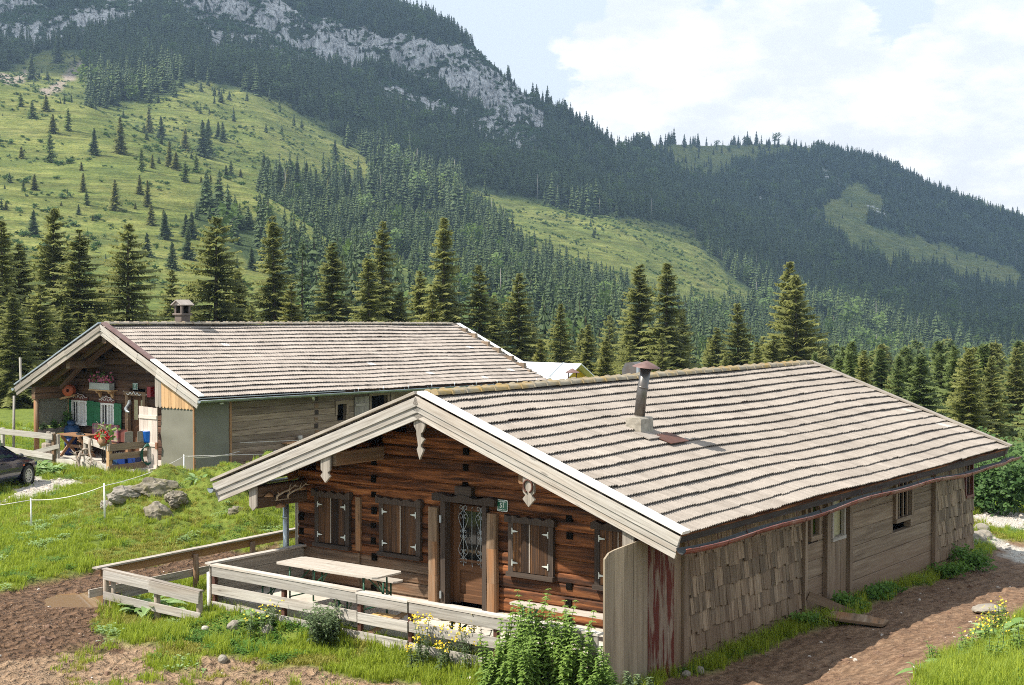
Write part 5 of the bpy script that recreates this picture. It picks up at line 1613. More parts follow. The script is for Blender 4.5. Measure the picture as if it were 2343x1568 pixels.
    for s in (-1, 1):
        for i in range(5): q.board((cx, cy - .24 + .12 * i, .83), (cx + s * .29, cy - .24 + .12 * i, .65), .035, .125 if i % 2 else .11, (0, 0, 1), random.random())
    q.prism([(-.21, .64), (.21, .64), (0, .80)], (cx, cy - .2, 0), (1, 0, 0), (0, 0, 1), .05)
    q.build('chimney_roof', M['tiles_b'], T, co)


M['tarp_pale'] = mat_leaf('backlit_canvas', (.27, .27, .22), (.30, .30, .25), .45)
M['chimney'] = mat_plain('rosy_rendered_masonry', (.12, .095, .08), .9, var=.3, scale=6, dirt=(.07, .055, .05), dirt_amt=.7, bump=.5)
build_hut_b()

# ------------------------------------------------------------------ small white roofed hut behind
FC = Frame(3.72, 76.0, CAM_Z - 147 / F_PX * 76.0, R(-52))
hutC = Thing('small_hut', 'small hut with plain white sheet roof behind the two log huts', 'hut', FC, (0, 0, -3.2))


def build_hut_c():
    T = hutC; bh = (1.75, 1.0)
    for sd in (-1, 1):
        q = MB(); pa = slope_pt(0, sd, *bh, 0); pb = slope_pt(2.05, sd, *bh, 0)
        q.board((pa[0] - sd * .0, 2.6, pa[1]), (pb[0], 2.6, pb[1]), .05, 5.2, (0, 0, 1)); q.build('roof_sheet', M['white_sheet'], T)
        q = MB(); pa = slope_pt(0, sd, *bh, .036); pb = slope_pt(2.05, sd, *bh, .036); q.board((pa[0], 1.2, pa[1]), (pb[0], 1.2, pb[1]), .02, .1, (0, 0, 1)); q.build('roof_seam', M['zinc'], T)
    q = MB(); q.prism([(-1.45, -3.4), (1.45, -3.4), (1.45, -.9), (0, -.08), (-1.45, -.9)], (0, .55, 0), (1, 0, 0), (0, 0, 1), .08); q.build('gable_wall', M['yellow'], T)
    q = MB(); q.box((-.7, .48, -1.2), (1.1, .06, .7)); q.build('board_panel', M['terracotta'], T)
    for sd in (-1, 1):
        q = MB(); q.box((sd * 1.45, 2.8, -2.2), (.08, 4.4, 2.4)); q.build('side_wall', M['yellow'], T)


build_hut_c()
cp = Thing('chimney_flue', 'square red brown flue with a shallow hat in front of the white roofed hut', 'chimney', FW, (2.6, 61, 0))
q = MB(); q.box((2.6, 61, 1.1), (.42, .42, 2.9), .5); q.build('shaft', M['rust'], cp)
q = MB(); q.lathe((2.6, 61, 2.86), [(.42, 0), (.41, .02), (.0, .2)], 4, smooth=False); q.lathe((2.6, 61, 2.855), [(.0, .0), (.42, 0)], 4, smooth=False); q.build('hat', M['rust'], cp)
for s in (-1, 1):
    q = MB(); q.tube([(2.6 + s * .17, 61, 2.5), (2.6 + s * .17, 61, 2.9)], .025, 5); q.build('strut', M['rust_dark'], cp)

# ------------------------------------------------------------------ terraces
q = MB(); q.box((0, .32, ZT - .32), (8.36, 2.06, .64)); tag(q.single('terrace', M['slab'], FA, (0, 0, -4.2), 'pale concrete terrace in front of the near hut', None, kind='structure'), kind='structure')
q = MB(); q.box((-.75, .7, ZB - .3), (7.2, 1.9, .6)); tag(q.single('terrace', M['slab'], FB, (0, 0, -4.8), 'pale concrete terrace in front of the far hut', None, kind='structure'), kind='structure')

# ------------------------------------------------------------------ terrace fence of the near hut
tf = Thing('plank_fence', 'silvery plank fence along the front of the near hut terrace', 'fence', FA, (0, -1.1, -4.15))
r_ = random.Random(2)
for x, k in ((-3.98, 0), (-2.15, 0), (-.32, 0), (.80, 1), (2.55, 1), (4.3, 1)):
    q = MB(); yy = -1.02 - .035 * (x + 4); q.board((x, yy + .05, -4.3), (x, yy + .05, -3.16), .07, .07, (1, 0, 0)); q.build('post', M['rust_dark'], tf)
def fence_run(th, x0, x1, rows, y0, y1, mat, cap=None, t=.03):
    for dz, w in rows:
        q = MB(); q.board((x0, y0, dz + r_.uniform(-.008, .008)), (x1, y1, dz + r_.uniform(-.01, .01)), w, t, (0, 0, 1), r_.random()); q.build('rail', mat, th)
    if cap:
        q = MB(); q.board((x0 - .03, y0 + .05, cap), (x1 + .01, y1 + .05, cap), .035, .15, (0, 0, 1), .8); q.build('cap_rail', M['pale_wood'], th)
def yf(x): return -1.03 - .035 * (x + 4)
fence_run(tf, -3.98, -.34, ((-3.23, .18), (-3.54, .175), (-3.85, .16)), yf(-3.98), yf(-.34), M['fence_wood'], -3.12)
fence_run(tf, -.31, .79, ((-3.23, .17), (-3.54, .17), (-3.87, .2)), yf(-.31) - .01, yf(.79) - .01, M['fence_wood'], -3.14)
fence_run(tf, .82, 4.46, ((-3.23, .16), (-3.52, .16), (-3.88, .2)), yf(.82), yf(4.46), M['fence_wood'], -3.12)
q = MB(); q.board((-.25, yf(-.25) + .07, -3.86), (.75, yf(.75) + .07, -3.30), .07, .03); q.build('gate_brace', M['post_wood'], tf)
q = MB(); q.board((4.42, -1.38, -4.3), (4.42, -1.38, -3.3), .13, .03, (1, 0, 0)); q.build('end_board', M['pale_wood'], tf)
pf = Thing('plank_parapet', 'closed plank parapet on the left side of the near hut terrace', 'fence', FA, (-4.08, .2, -4.1))
for i in range(4):
    q = MB(); q.board((-4.08, -1.0, -3.22 - .2 * i), (-4.08, 1.34, -3.22 - .2 * i), .195, .03, (0, 0, 1)); q.build('plank', M['grey_wood'], pf)
q = MB(); q.board((-4.08, -1.05, -3.1), (-4.08, 1.36, -3.1), .035, .15, (0, 0, 1), .6); q.build('cap_rail', M['pale_wood'], pf)
q = MB(); q.tube([(-4.15, -.93, -4.2), (-4.15, -.93, -3.28)], .06, 10); q.single('plastic_post', M['white_paint'], FA, (-4.15, -.93, -4.2), 'short white plastic post standing in the corner of the pen fence', 'post')

# ------------------------------------------------------------------ pen fence
pn = Thing('pen_fence', 'low weathered fence of a small grassy pen left of the terrace', 'fence', FA, (-5.3, -1.4, -4.2))
for x, y, zt_, rr in ((-6.45, -1.46, -3.42, .055), (-5.08, -1.38, -3.5, .06), (-4.08, -1.25, -3.58, .06), (-6.5, .75, -3.45, .06), (-6.52, 2.3, -3.42, .06), (-6.53, 3.9, -3.4, .05), (-6.3, -1.40, -3.5, .045)):
    q = MB(); q.tube([(x, y, -4.35), (x + .01, y, -3.9), (x, y, zt_)], [rr * 1.1, rr, rr * .95], 9); q.build('post', M['post_wood'] if y > 0 else M['driftwood'], pn)
for (p0, p1, w, m) in (((-6.42, -1.53, -3.50), (-5.15, -1.46, -3.56), .16, 'fence_wood'), ((-6.42, -1.53, -3.88), (-5.15, -1.46, -3.94), .14, 'fence_wood'), ((-5.17, -1.48, -3.57), (-3.98, -1.34, -3.66), .21, 'pale_wood'), ((-5.17, -1.48, -3.93), (-3.95, -1.34, -4.0), .15, 'pale_wood'),
                       ((-6.56, -1.5, -3.47), (-6.58, 1.0, -3.45), .16, 'orange_wood'), ((-6.58, 1.0, -3.45), (-6.6, 5.6, -3.4), .17, 'orange_wood'), ((-6.57, -1.75, -3.84), (-6.6, 5.6, -3.8), .15, 'grey_wood')):
    q = MB(); q.board(p0, p1, w, .035, (0, 0, 1), r_.random()); q.build('rail', M[m], pn)
for (p0, p1, w) in (((-6.5, -1.47, -3.40), (-5.15, -1.40, -3.46), .11), ((-5.17, -1.42, -3.46), (-3.98, -1.28, -3.55), .11), ((-6.56, -1.62, -3.38), (-6.6, 5.6, -3.3), .15)):
    q = MB(); q.board(p0, p1, .03, w, (0, 0, 1), r_.random()); q.build('cap_rail', M['grey_wood'], pn)
q = MB(); q.board((-6.3, -1.32, -3.92), (-5.2, -1.28, -3.62), .13, .03); q.build('brace', M['grey_wood'], pn)

# ------------------------------------------------------------------ beer garden furniture
def folding_leg(th, x, y0, y1, ztop, zbot, inward):
    q = MB(); rr = .016
    q.tube([(x, y0, ztop), (x, y0, zbot), (x, y0, zbot)], rr, 6); q.tube([(x, y1, ztop), (x, y1, zbot)], rr, 6)
    q.tube([(x, y0, zbot + .18), (x, y1, zbot + .18)], rr * .8, 6); q.tube([(x, y0, ztop - .02), (x, y1, ztop - .02)], rr * .8, 6)
    q.tube([(x, y0, zbot + .4 * (ztop - zbot)), (x + inward, (y0 + y1) / 2, ztop)], rr * .7, 5); q.tube([(x, y1, zbot + .4 * (ztop - zbot)), (x + inward, (y0 + y1) / 2, ztop)], rr * .7, 5)
    q.build('leg_frame', M['green_steel'], th)


def slab_top(th, x0, x1, y0, y1, z, mat, planks=3, t=.028, nm='tabletop', rc=.07, skew=0.0):
    q = MB(); w = (y1 - y0) / planks
    for i in range(planks):
        a = y0 + w * i; c = rc
        poly = [(c if i == 0 else 0, a + .002), (x1 - x0 - (c if i == 0 else 0), a + .002)] + ([(x1 - x0, a + c)] if i == 0 else []) + ([(x1 - x0, a + w - c)] if i == planks - 1 else []) + [(x1 - x0 - (c if i == planks - 1 else 0), a + w - .002), (c if i == planks - 1 else 0, a + w - .002)] + ([(0, a + w - c)] if i == planks - 1 else []) + ([(0, a + c)] if i == 0 else [])
        q.prism([(p[1], p[0]) for p in poly], (x0, 0, z), (0, 1, 0), (1, 0, 0), t)
    return q.build(nm, mat, th)


def beer_table(x0, x1, y0, y1, z, mat, label, zb):
    t = Thing('beer_table', label, 'table', FA, ((x0 + x1) / 2, (y0 + y1) / 2, zb))
    slab_top(t, x0, x1, y0, y1, z, mat)
    folding_leg(t, x0 + .32, y0 + .08, y1 - .08, z - .02, zb, .3); folding_leg(t, x1 - .32, y0 + .08, y1 - .08, z - .02, zb, -.3)
    return t


def beer_bench(x0, x1, y0, y1, z, mat, label, zb, skew=0):
    t = Thing('beer_bench', label, 'bench', FA, ((x0 + x1) / 2, (y0 + y1) / 2, zb), 'benches on the near terrace')
    slab_top(t, x0, x1, y0, y1, z, mat, 1, .03, 'seat', .05)
    folding_leg(t, x0 + .3, y0 + .03, y1 - .03, z - .02, zb, .25); folding_leg(t, x1 - .3, y0 + .03, y1 - .03, z - .02, zb, -.25)


beer_table(-2.86, -.46, -.6, .14, -3.02, M['table_wood'], 'long pale folding beer table on green legs left of the door', ZT)
beer_bench(-3.2, -.76, -.86, -.6, -3.36, M['bench_wood'], 'varnished yellow bench between the plank fence and the beer table', ZT)
beer_bench(-3.3, -1.0, .52, .78, -3.33, M['table_wood'], 'bleached bench behind the beer table, against the log wall', ZT)
beer_bench(1.2, 3.5, -1.0, -.74, -3.38, M['bench_wood'], 'pale yellow bench right of the gate, half hidden by tall mint', ZT)
beer_bench(1.6, 3.9, .35, .6, -3.33, M['table_wood'], 'pale bench against the log wall right of the door, mostly hidden by tall mint', ZT)
for x, y, l in ((-.28, .25, 'left one of two pale concrete blocks on the terrace before the door'), (.16, .28, 'right one of two pale concrete blocks on the terrace before the door')):
    q = MB(); q.box((x, y, ZT + .07), (.3, .16, .14), .5, 0, .01); q.single('concrete_block', M['slab'], FA, (x, y, ZT), l, 'block', 'concrete blocks before the door')
q = MB(); q.board((-.9, -.15, ZT + .02), (-.35, -.1, ZT + .02), .03, .22, (0, 0, 1)); q.single('loose_board', M['bench_wood'], FA, (-.6, -.12, ZT), 'short loose board lying on the terrace beside the beer table', 'board')

# ------------------------------------------------------------------ things hung on the near hut
q = MB()
for s, k in ((-1, 0), (1, 1)):
    y0 = .55 + .28 * k
    q.tube(spline([Vector((-3.96, y0, -2.12)), Vector((-3.9, y0 - .05, -2.04)), Vector((-3.84, y0 + .06, -1.97)), Vector((-3.80, y0 + .18, -1.93)), Vector((-3.76, y0 + .3, -1.84))], 4), [.022] * 8 + [.018] * 5 + [.012] * 3 + [.004], 6)
    q.tube([(-3.88, y0 - .02, -2.02), (-3.82, y0 - .12, -1.95)], [.015, .004], 5); q.tube([(-3.81, y0 + .16, -1.94), (-3.74, y0 + .14, -1.83)], [.014, .004], 5); q.tube([(-3.78, y0 + .26, -1.87), (-3.72, y0 + .34, -1.88)], [.012, .003], 5)
q.tube([(-3.97, .5, -2.13), (-3.97, .9, -2.13)], .015, 5)
q.single('deer_antlers', M['bone'], FA, (-3.96, .7, -2.1), 'pair of bleached deer antlers on the wall plate under the left eave', 'antlers')
for y, z, s, l in ((.33, -2.02, .10, 'tan bracket fungus nearest the outer end of the eave log'), (.62, -2.25, .11, 'pale bracket fungus low below the antlers'), (1.2, -1.98, .09, 'dark bracket fungus farthest in under the eave')):
    q = MB(); q.lathe((-3.965, y, z), [(s, -.015), (s * 1.02, .0), (s * .8, .025), (s * .35, .05), (0, .06)], 12); q.lathe((-3.965, y, z), [(0, -.02), (s, -.015)], 12)
    for i, v in enumerate(q.v): q.v[i] = (max(v[0], -3.978), v[1] + .3 * (v[2] - z), v[2])
    q.single('bracket_fungus', M['fungus'], FA, (-3.97, y, z), l, 'fungus', 'bracket fungi on the eave log')
q = MB(); q.tube([(2.26 + .085 * math.cos(a), .0, -1.32 + .1 * math.sin(a)) for a in np.linspace(R(250), R(-70 - 0), 22)[::1] if True], .016, 6); q.single('horseshoe', M['rust_dark'], FA, (2.26, .0, -1.32), 'rusty horseshoe nailed to the right carved pendant board', 'horseshoe')

# boards lying at the side wall
q = MB(); q.board((X_W + .12, 5.86, -3.78), (X_W + .75, 6.5, -4.17), .16, .04, (0, 0, 1)); q.single('leaning_plank', M['side_wood'], FA, (X_W + .4, 6.1, -4.2), 'grey plank leaning against the side wall above the trampled boards', 'plank')
q = MB(); q.board((X_W + .25, 5.3, -4.13), (X_W + .85, 6.25, -4.13), .1, .12, (0, 0, 1), .4, 0, .02); q.single('squared_beam', M['side_wood'], FA, (X_W + .5, 5.8, -4.2), 'short squared beam lying at the foot of the side wall', 'beam')
q = MB(); q.prism([(-.45, -.25), (.5, -.28), (.62, .1), (.2, .32), (-.4, .3)], (X_W + 1.05, 5.75, -4.06), (.8, .3, -.06), (-.3, .8, 0), .05); q.single('muddy_board', M['post_wood'], FA, (X_W + 1.05, 5.75, -4.1), 'muddy yellow board lying in the mud by the side wall', 'board')
q = MB(); r_ = random.Random(31)
q.box((6.5, 14.9, -4.38), (.55, .7, .3), .5, 0, .02); gb = Thing('drain_box', 'concrete drain box with slatted iron grate by the rear corner of the near hut', 'drain', FA, (6.5, 14.9, -4.6)); q.build('box', M['concrete'], gb)
q = MB()
for i in range(6): q.box((6.3 + .08 * i, 14.9, -4.22), (.045, .6, .02))
q.build('grate', M['rust_dark'], gb)

# ------------------------------------------------------------------ the far hut's porch
q = MB(); q.box((-2.0, Y_B - .2, -2.22), (1.15, .22, .24), .5, 0, .01); fb = Thing('flower_box', 'pale flower box with pink blooms on the shelf above the windows', 'flower box', FB, (-2.0, Y_B - .2, -2.34)); q.build('box', M['white_paint2'] if 'white_paint2' in M else M['concrete'], fb)
q = MB(); r_ = random.Random(9)
for i in range(260):
    p = Vector((-2.0 + r_.uniform(-.6, .6), Y_B - .2 + r_.uniform(-.15, .12), -2.08 + abs(r_.gauss(0, .13)))); u = Vector((r_.gauss(0, 1), r_.gauss(0, 1), r_.gauss(0, 1))).normalized() * .05; v = u.orthogonal().normalized() * .035
    q.add([p - u, p + v, p + u, p - v], [(0, 1, 2, 3)], None, r_.random(), 0 if r_.random() < .6 else 1)
q.build('flowers', [M['pink_flower'], M['leaf_pot']], fb)
bt = Thing('porch_table', 'brown table on crossed legs in front of the tartan bench', 'table', FB, (-2.25, .6, ZB))
slab_top(bt, -2.98, -1.52, .22, .95, -3.89, M['table_brown'], 4, .04)
for x in (-2.75, -1.75):
    q = MB(); q.board((x, .25, ZB), (x, .92, -3.92), .09, .05, (0, 1, 0)); q.build('leg', M['table_brown'], bt); q = MB(); q.board((x + .05, .92, ZB), (x + .05, .25, -3.92), .09, .05, (0, 1, 0)); q.build('leg', M['table_brown'], bt)
q = MB(); q.board((-2.75, .58, -4.3), (-1.75, .58, -4.3), .1, .04); q.build('stretcher', M['table_brown'], bt)
q = MB(); r_ = random.Random(4)
q.blob((-1.95, .5, -3.84), (.2, .12, .05), 9, 5, .3, 3)
q.single('black_cloth', M['black_plastic'], FB, (-1.95, .5, -3.87), 'crumpled black garment lying on the brown porch table', 'cloth')
bc = Thing('porch_bench', 'wooden bench with padded tartan backrest below the green shutters', 'bench', FB, (-2.2, 1.35, ZB))
q = MB(); q.box((-2.4, 1.3, -4.22), (2.4, .42, .05)); q.build('seat', M['table_brown'], bc)
q = MB()
for x in (-3.4, -1.4): q.box((x, 1.3, -4.45), (.3, .3, .42))
q.build('base_block', M['grey_wood'], bc)
q = MB(); q.box((-1.85, 1.5, -3.87), (1.45, .1, .62), .5, 0, .04); q.build('tartan_cushion', M['tartan'], bc)
q = MB(); q.board((-.95, 1.56, -4.15), (-.95, 1.56, -3.7), .5, .05, (1, 0, 0)); q.build('side_panel', M['redbrown_paint'], bc)
q = MB(); q.blob((-3.55, 1.3, -3.95), (.36, .28, .32), 12, 8, .16, 5, None, 0, True); q.tube([(-3.5, 1.25, -3.66), (-3.45, 1.2, -3.55)], [.1, .16], 9); q.single('blue_sack', M['navy'], FB, (-3.55, 1.3, -4.25), 'full dark blue sack on the bench at the left end of the porch', 'sack')
q = MB(); q.lathe((-3.0, .85, ZB), [(0, 0), (.2, 0), (.22, .1), (.22, .5), (.2, .55), (0, .55)], 14); q.single('blue_barrel', M['blue_dark'], FB, (-3.0, .85, ZB), 'small dark blue barrel standing under the porch table', 'barrel')
q = MB(); q.lathe((-3.55, .35, ZB), [(0, .42), (.26, .42), (.27, .38), (.265, 0)], 14, None, 0, False); q.single('chopping_block', M['driftwood'], FB, (-3.55, .35, ZB), 'round wooden chopping block by the left porch post', 'log block')
q = MB(); q.lathe((-3.6, .35, ZB + .42), [(0, 0), (.1, 0), (.11, .18), (.1, .2), (0, .2)], 10); q.tube([(-3.7, .35, ZB + .57), (-3.77, .35, ZB + .5), (-3.7, .35, ZB + .45)], .015, 5); q.single('enamel_jug', M['sign_white'], FB, (-3.6, .35, ZB + .42), 'whitish jug standing on the round chopping block', 'jug')
pl = Thing('planter_shelf', 'grey plank shelf with pot plants below the left canvas screen', 'planter', FB, (-4.05, .9, -4.1))
q = MB(); q.board((-4.02, .2, -3.86), (-4.02, 1.6, -3.86), .2, .04); q.board((-3.9, .2, -4.0), (-3.9, 1.6, -4.0), .04, .3); q.build('shelf', M['grey_wood'], pl)
for x, y, hgt, wdt, k in ((-4.0, .4, .26, .12, 0), (-4.0, .85, .3, .1, 1), (-4.0, 1.3, .22, .2, 2)):
    m_ = bush_mb(50 + k, wdt, hgt, 140, .1); q = MB(); q.v = [(p[0] + x, p[1] + y, p[2] - 3.8) for p in m_.v]; q.f, q.t, q.mi, q.sm, q.uv = m_.f, m_.t, m_.mi, m_.sm, m_.uv
    q.build('pot_plant', M['leaf_pot'] if k else M['leaf_dark'], pl)
pt = Thing('potted_plant', 'tall green plant in a clay pot beside the left window', 'pot plant', FB, (-4.0, 1.3, -4.02))
q = MB(); q.lathe((-3.85, 1.35, -4.0), [(0, 0), (.1, 0), (.14, .26), (.15, .26), (.15, .3), (0, .29)], 12); q.build('pot', M['terracotta'], pt)
m_ = bush_mb(60, .15, .6, 220, .1); q = MB(); q.v = [(p[0] - 3.85, p[1] + 1.35, p[2] - 3.72) for p in m_.v]; q.f, q.t, q.mi, q.sm, q.uv = m_.f, m_.t, m_.mi, m_.sm, m_.uv; q.build('foliage', M['leaf_pot'], pt)
q = MB(); q.blob((-3.5, .3, -3.93), (.16, .12, .09), 9, 6, .25, 6); q.blob((-3.25, .3, -3.94), (.13, .11, .08), 9, 6, .25, 7); q.board((-3.7, .3, -4.03), (-3.05, .3, -4.03), .03, .3); q.single('stone_tray', M['stone'], FB, (-3.4, .3, -4.05), 'tray with two pale stones behind the porch fence', 'tray')
q = MB(); q.lathe((-3.65, 1.25, -2.42), [(.06, -.16), (.2, -.16), (.21, -.14), (.1, -.12), (.1, .12), (.21, .14), (.2, .16), (.06, .16)], 18, axis=(.6, -.75, 0)); q.single('cable_drum', M['orange_plastic'], FB, (-3.65, 1.25, -2.42), 'orange cable drum hanging under the left eave of the far hut', 'cable drum')
q = MB(); q.board((-4.1, 1.2, -2.74), (-3.55, 1.45, -2.6), .08, .12); q.single('short_board', M['pine_new'], FB, (-3.8, 1.3, -2.7), 'short fresh board under the orange cable drum', 'board')

# porch fence
f1 = Thing('porch_fence', 'left part of the far hut porch fence with a diagonal brace', 'fence', FB, (-3.8, -.3, -4.75), 'porch fences of the far hut')
for x, y, h_ in ((-2.38, -.26, -3.8), (-2.28, -.18, -3.82), (-5.35, -.35, -3.75)):
    q = MB(); q.board((x, y, -4.9), (x, y, h_), .13, .1, (1, 0, 0)); q.build('post', M['fence_wood'] if x > -2.3 or x < -5 else M['post_wood'], f1)
for p0, p1, w in (((-6.6, -.42, -3.86), (-2.35, -.34, -3.9), .2), ((-6.6, -.42, -4.45), (-2.35, -.34, -4.6), .2), ((-4.1, -.36, -4.66), (-2.0, -.3, -4.2), .15)):
    q = MB(); q.board(p0, p1, w, .04); q.build('rail', M['fence_wood'], f1)
f2 = Thing('porch_fence', 'right part of the far hut porch fence, turning the corner, hung with roots', 'fence', FB, (1.2, -.8, -4.75), 'porch fences of the far hut')
for x, y, zt_, m in ((-.85, -.05, -3.82, 'grey_wood'), (-.75, .02, -3.9, 'post_wood'), (2.0, -1.2, -3.86, 'pine_new'), (2.25, .12, -3.84, 'side_wood')):
    q = MB(); q.board((x, y, -5.0), (x, y, zt_), .13, .13, (1, 0, 0)); q.build('post', M[m], f2)
for p0, p1, w, m in (((-.9, -.1, -3.92), (2.05, -1.27, -3.92), .22, 'pale_wood'), ((-.9, -.1, -4.55), (2.05, -1.27, -4.62), .19, 'pale_wood'), ((2.08, -1.25, -3.92), (2.33, .2, -3.90), .22, 'side_wood'), ((2.08, -1.25, -4.22), (2.33, .2, -4.2), .2, 'side_wood'), ((2.08, -1.25, -4.6), (2.33, .2, -4.55), .2, 'side_wood')):
    q = MB(); q.board(p0, p1, w, .04); q.build('rail', M[m], f2)
q = MB(); q.lathe((2.26, .12, -3.84), [(.0, 0), (.19, 0), (.2, .06), (.22, .36), (.225, .38), (.0, .38)], 20); bk = q.single('blue_bucket', M['blue_plastic'], FB, (2.26, .12, -3.84), 'bright blue plastic bucket upside down on the fence post', 'bucket')
q = MB(); q.lathe((2.26, .12, -3.47), [(.0, .012), (.215, .012), (.215, 0)], 20)
wt = q.mesh('rim', M['white_paint'], (2.26, .12, -3.84)); wo = bpy.data.objects.new('rim', wt); C.objects.link(wo); wo.parent = bk
q = MB()
for k in range(5):
    q.tube([(2.42 + .03 * k * .3 + (.18 + .012 * k) * math.cos(a) * .6, .02 - .012 * k + (.18 + .012 * k) * math.cos(a) * .8, -4.22 + (.36 - .02 * k) * math.sin(a)) for a in np.linspace(0, 6.283, 26)], .014, 5)
q.single('garden_hose', M['hose'], FB, (2.4, .05, -4.2), 'dark green hose coiled over the fence below the blue bucket', 'hose')
for i, (x, y, z, m, l) in enumerate(((1.35, -.1, -4.66, 'blue_dark', 'left blue drinks crate on the far porch'), (1.8, -.02, -4.66, 'blue_dark', 'right blue drinks crate on the far porch'), (.92, .05, -4.66, 'navy', 'dark drinks crate nearest the rustic stool'))):
    q = MB()
    for (cx_, cy_, sx_, sy_) in ((0, -.15, .4, .03), (0, .15, .4, .03), (-.185, 0, .03, .27), (.185, 0, .03, .27)): q.box((x + cx_, y + cy_, z + .17), (sx_, sy_, .34))
    ct = q.single('drinks_crate', M[m], FB, (x, y, z), l, 'crate', 'drinks crates on the far porch')
    for bx_ in range(3):
        for by_ in range(2):
            q = MB(); q.lathe((x - .11 + .11 * bx_, y - .06 + .12 * by_, z + .05), [(.04, 0), (.042, .22), (.016, .3), (.016, .36), (0, .36)], 8); me = q.mesh('bottle', M['black_plastic'], (x, y, z)); bo = bpy.data.objects.new('bottle', me); C.objects.link(bo); bo.parent = ct
st = Thing('rustic_stool', 'dark barrel stool with a pale round seat behind the porch fence', 'stool', FB, (.35, .2, ZB))
q = MB(); q.lathe((.35, .0, -4.12), [(0, .03), (.27, .03), (.28, .0), (.27, -.03), (0, -.03)], 18); q.build('seat', M['pale_wood'], st)
q = MB()
for k in range(14):
    a = 6.283 * k / 14; q.board((.35 + .21 * math.cos(a), .21 * math.sin(a), ZB + .02), (.35 + .25 * math.cos(a), .25 * math.sin(a), -4.15), .05, .02, (-math.sin(a), math.cos(a), 0))
q.build('slatted_base', M['frame_dark'], st)
q = MB(); rr_ = random.Random(3)
def root(p, d, L, rad, depth):
    pts = [Vector(p)]; dd = Vector(d).normalized()
    for i in range(6):
        dd = (dd + Vector((rr_.gauss(0, .22), rr_.gauss(0, .22), rr_.gauss(0, .16)))).normalized(); pts.append(pts[-1] + dd * L / 6)
    q.tube(pts, [rad * (1 - .7 * i / 6) for i in range(7)], 6)
    if depth:
        for _ in range(2 + depth): root(pts[rr_.randint(2, 5)], (dd + Vector((rr_.gauss(0, .9), rr_.gauss(0, .9), rr_.gauss(0, .6)))), L * .45, rad * .5, depth - 1)
root((1.5, -1.15, -3.95), (-.35, -.05, 1), .75, .05, 2)
q.single('driftwood_root', M['driftwood'], FB, (1.5, -1.15, -3.9), 'left upright bleached root beside the red geraniums', 'root', 'bleached roots on the porch fence')
q = MB(); root((2.0, -1.15, -3.9), (.25, .1, 1), .85, .055, 2); q.single('driftwood_root', M['driftwood'], FB, (2.0, -1.15, -3.9), 'right upright bleached root leaning away from the red geraniums', 'root', 'bleached roots on the porch fence')
q = MB(); root((.2, -.62, -3.8), (.75, -.3, -.9), 1.1, .055, 2); q.single('driftwood_root', M['driftwood'], FB, (.7, -.8, -4.2), 'gnarled root hanging diagonally across the porch fence', 'root', 'bleached roots on the porch fence')
q = MB(); root((-.75, -.45, -4.8), (.15, .0, 1), .8, .09, 2); root((-.55, -.5, -4.85), (-.2, 0, 1), .6, .06, 1); q.single('root_stump', M['driftwood'], FB, (-.7, -.45, -4.8), 'standing gnarled root stump in the grass at the porch entrance', 'stump')
gr = Thing('geranium_pot', 'wooden tub of bright red geraniums on the porch fence corner', 'flower pot', FB, (1.75, -1.1, -3.85))
q = MB(); q.lathe((1.78, -1.22, -3.72), [(0, -.14), (.15, -.14), (.165, .0), (.15, .14), (0, .14)], 14, axis=(0, 1, 0)); q.build('tub', M['table_brown'], gr)
q = MB(); r_ = random.Random(8)
for i in range(160):
    p = Vector((1.75 + r_.gauss(0, .14), -1.15 + r_.gauss(0, .1), -3.5 + r_.gauss(0, .12))); u = Vector((r_.gauss(0, 1), r_.gauss(0, 1), r_.gauss(0, 1))).normalized() * .06; v = u.orthogonal().normalized() * .05
    q.add([p - u, p + v, p + u, p - v], [(0, 1, 2, 3)], None, r_.random(), 0)
q.build('leaves', M['leaf_mint'], gr)
q = MB()
for cx_, cz_ in ((1.42, -3.62), (1.62, -3.52), (1.95, -3.45), (1.98, -3.6), (1.75, -3.38), (1.55, -3.7), (1.88, -3.72)):
    for i in range(46):
        p = Vector((cx_, -1.24, cz_)) + Vector((r_.gauss(0, 1), r_.gauss(0, 1), r_.gauss(0, 1))).normalized() * .07; u = Vector((r_.gauss(0, 1), r_.gauss(0, 1), r_.gauss(0, 1))).normalized() * .035; v = u.orthogonal().normalized() * .03
        q.add([p - u, p + v, p + u, p - v], [(0, 1, 2, 3)], None, r_.random(), 0)
q.build('blooms', M['red_flower'], gr)
for x, y, l in ((2.1, -.55, 'left carved stone tablet on the porch fence rail'), (2.2, -.12, 'right carved stone tablet next to the blue bucket')):
    q = MB(); q.prism([(-.13, 0), (.13, 0), (.14, .34), (.05, .36), (-.12, .33)], (x + .05, y, -3.8), (.5, .85, 0), (0, 0, 1), .05); q.single('carved_tablet', M['stone'], FB, (x, y, -3.8), l, 'tablet', 'carved tablets on the porch fence')
# shelf and cup on the side wall, tin sheet, hanging tube
sh = Thing('wall_shelf', 'narrow brown board shelf on the far hut side wall', 'shelf', FB, (4.62, 5.2, -4.05)); q = MB(); q.board((4.62, 4.0, -4.05), (4.62, 6.3, -3.98), .04, .22, (0, 0, 1)); q.build('board', M['orange_wood'], sh)
for y in (4.5, 5.8):
    q = MB(); q.board((4.52, y, -4.2), (4.70, y, -4.06), .03, .04); q.build('bracket', M['frame_dark'], sh)
q = MB(); q.lathe((4.64, 4.7, -4.0), [(0, 0), (.085, 0), (.09, .17), (0, .17)], 12); q.single('clay_beaker', M['pale_wood'], FB, (4.64, 4.7, -4.0), 'beige beaker standing on the brown wall shelf', 'beaker')
q = MB(); q.tube([(4.95, 5.0, -2.45), (4.75, 5.25, -2.62)], .05, 8); q.single('white_tube', M['white_paint'], FB, (4.9, 5.1, -2.5), 'short white tube sticking out under the eave of the far hut', 'tube')
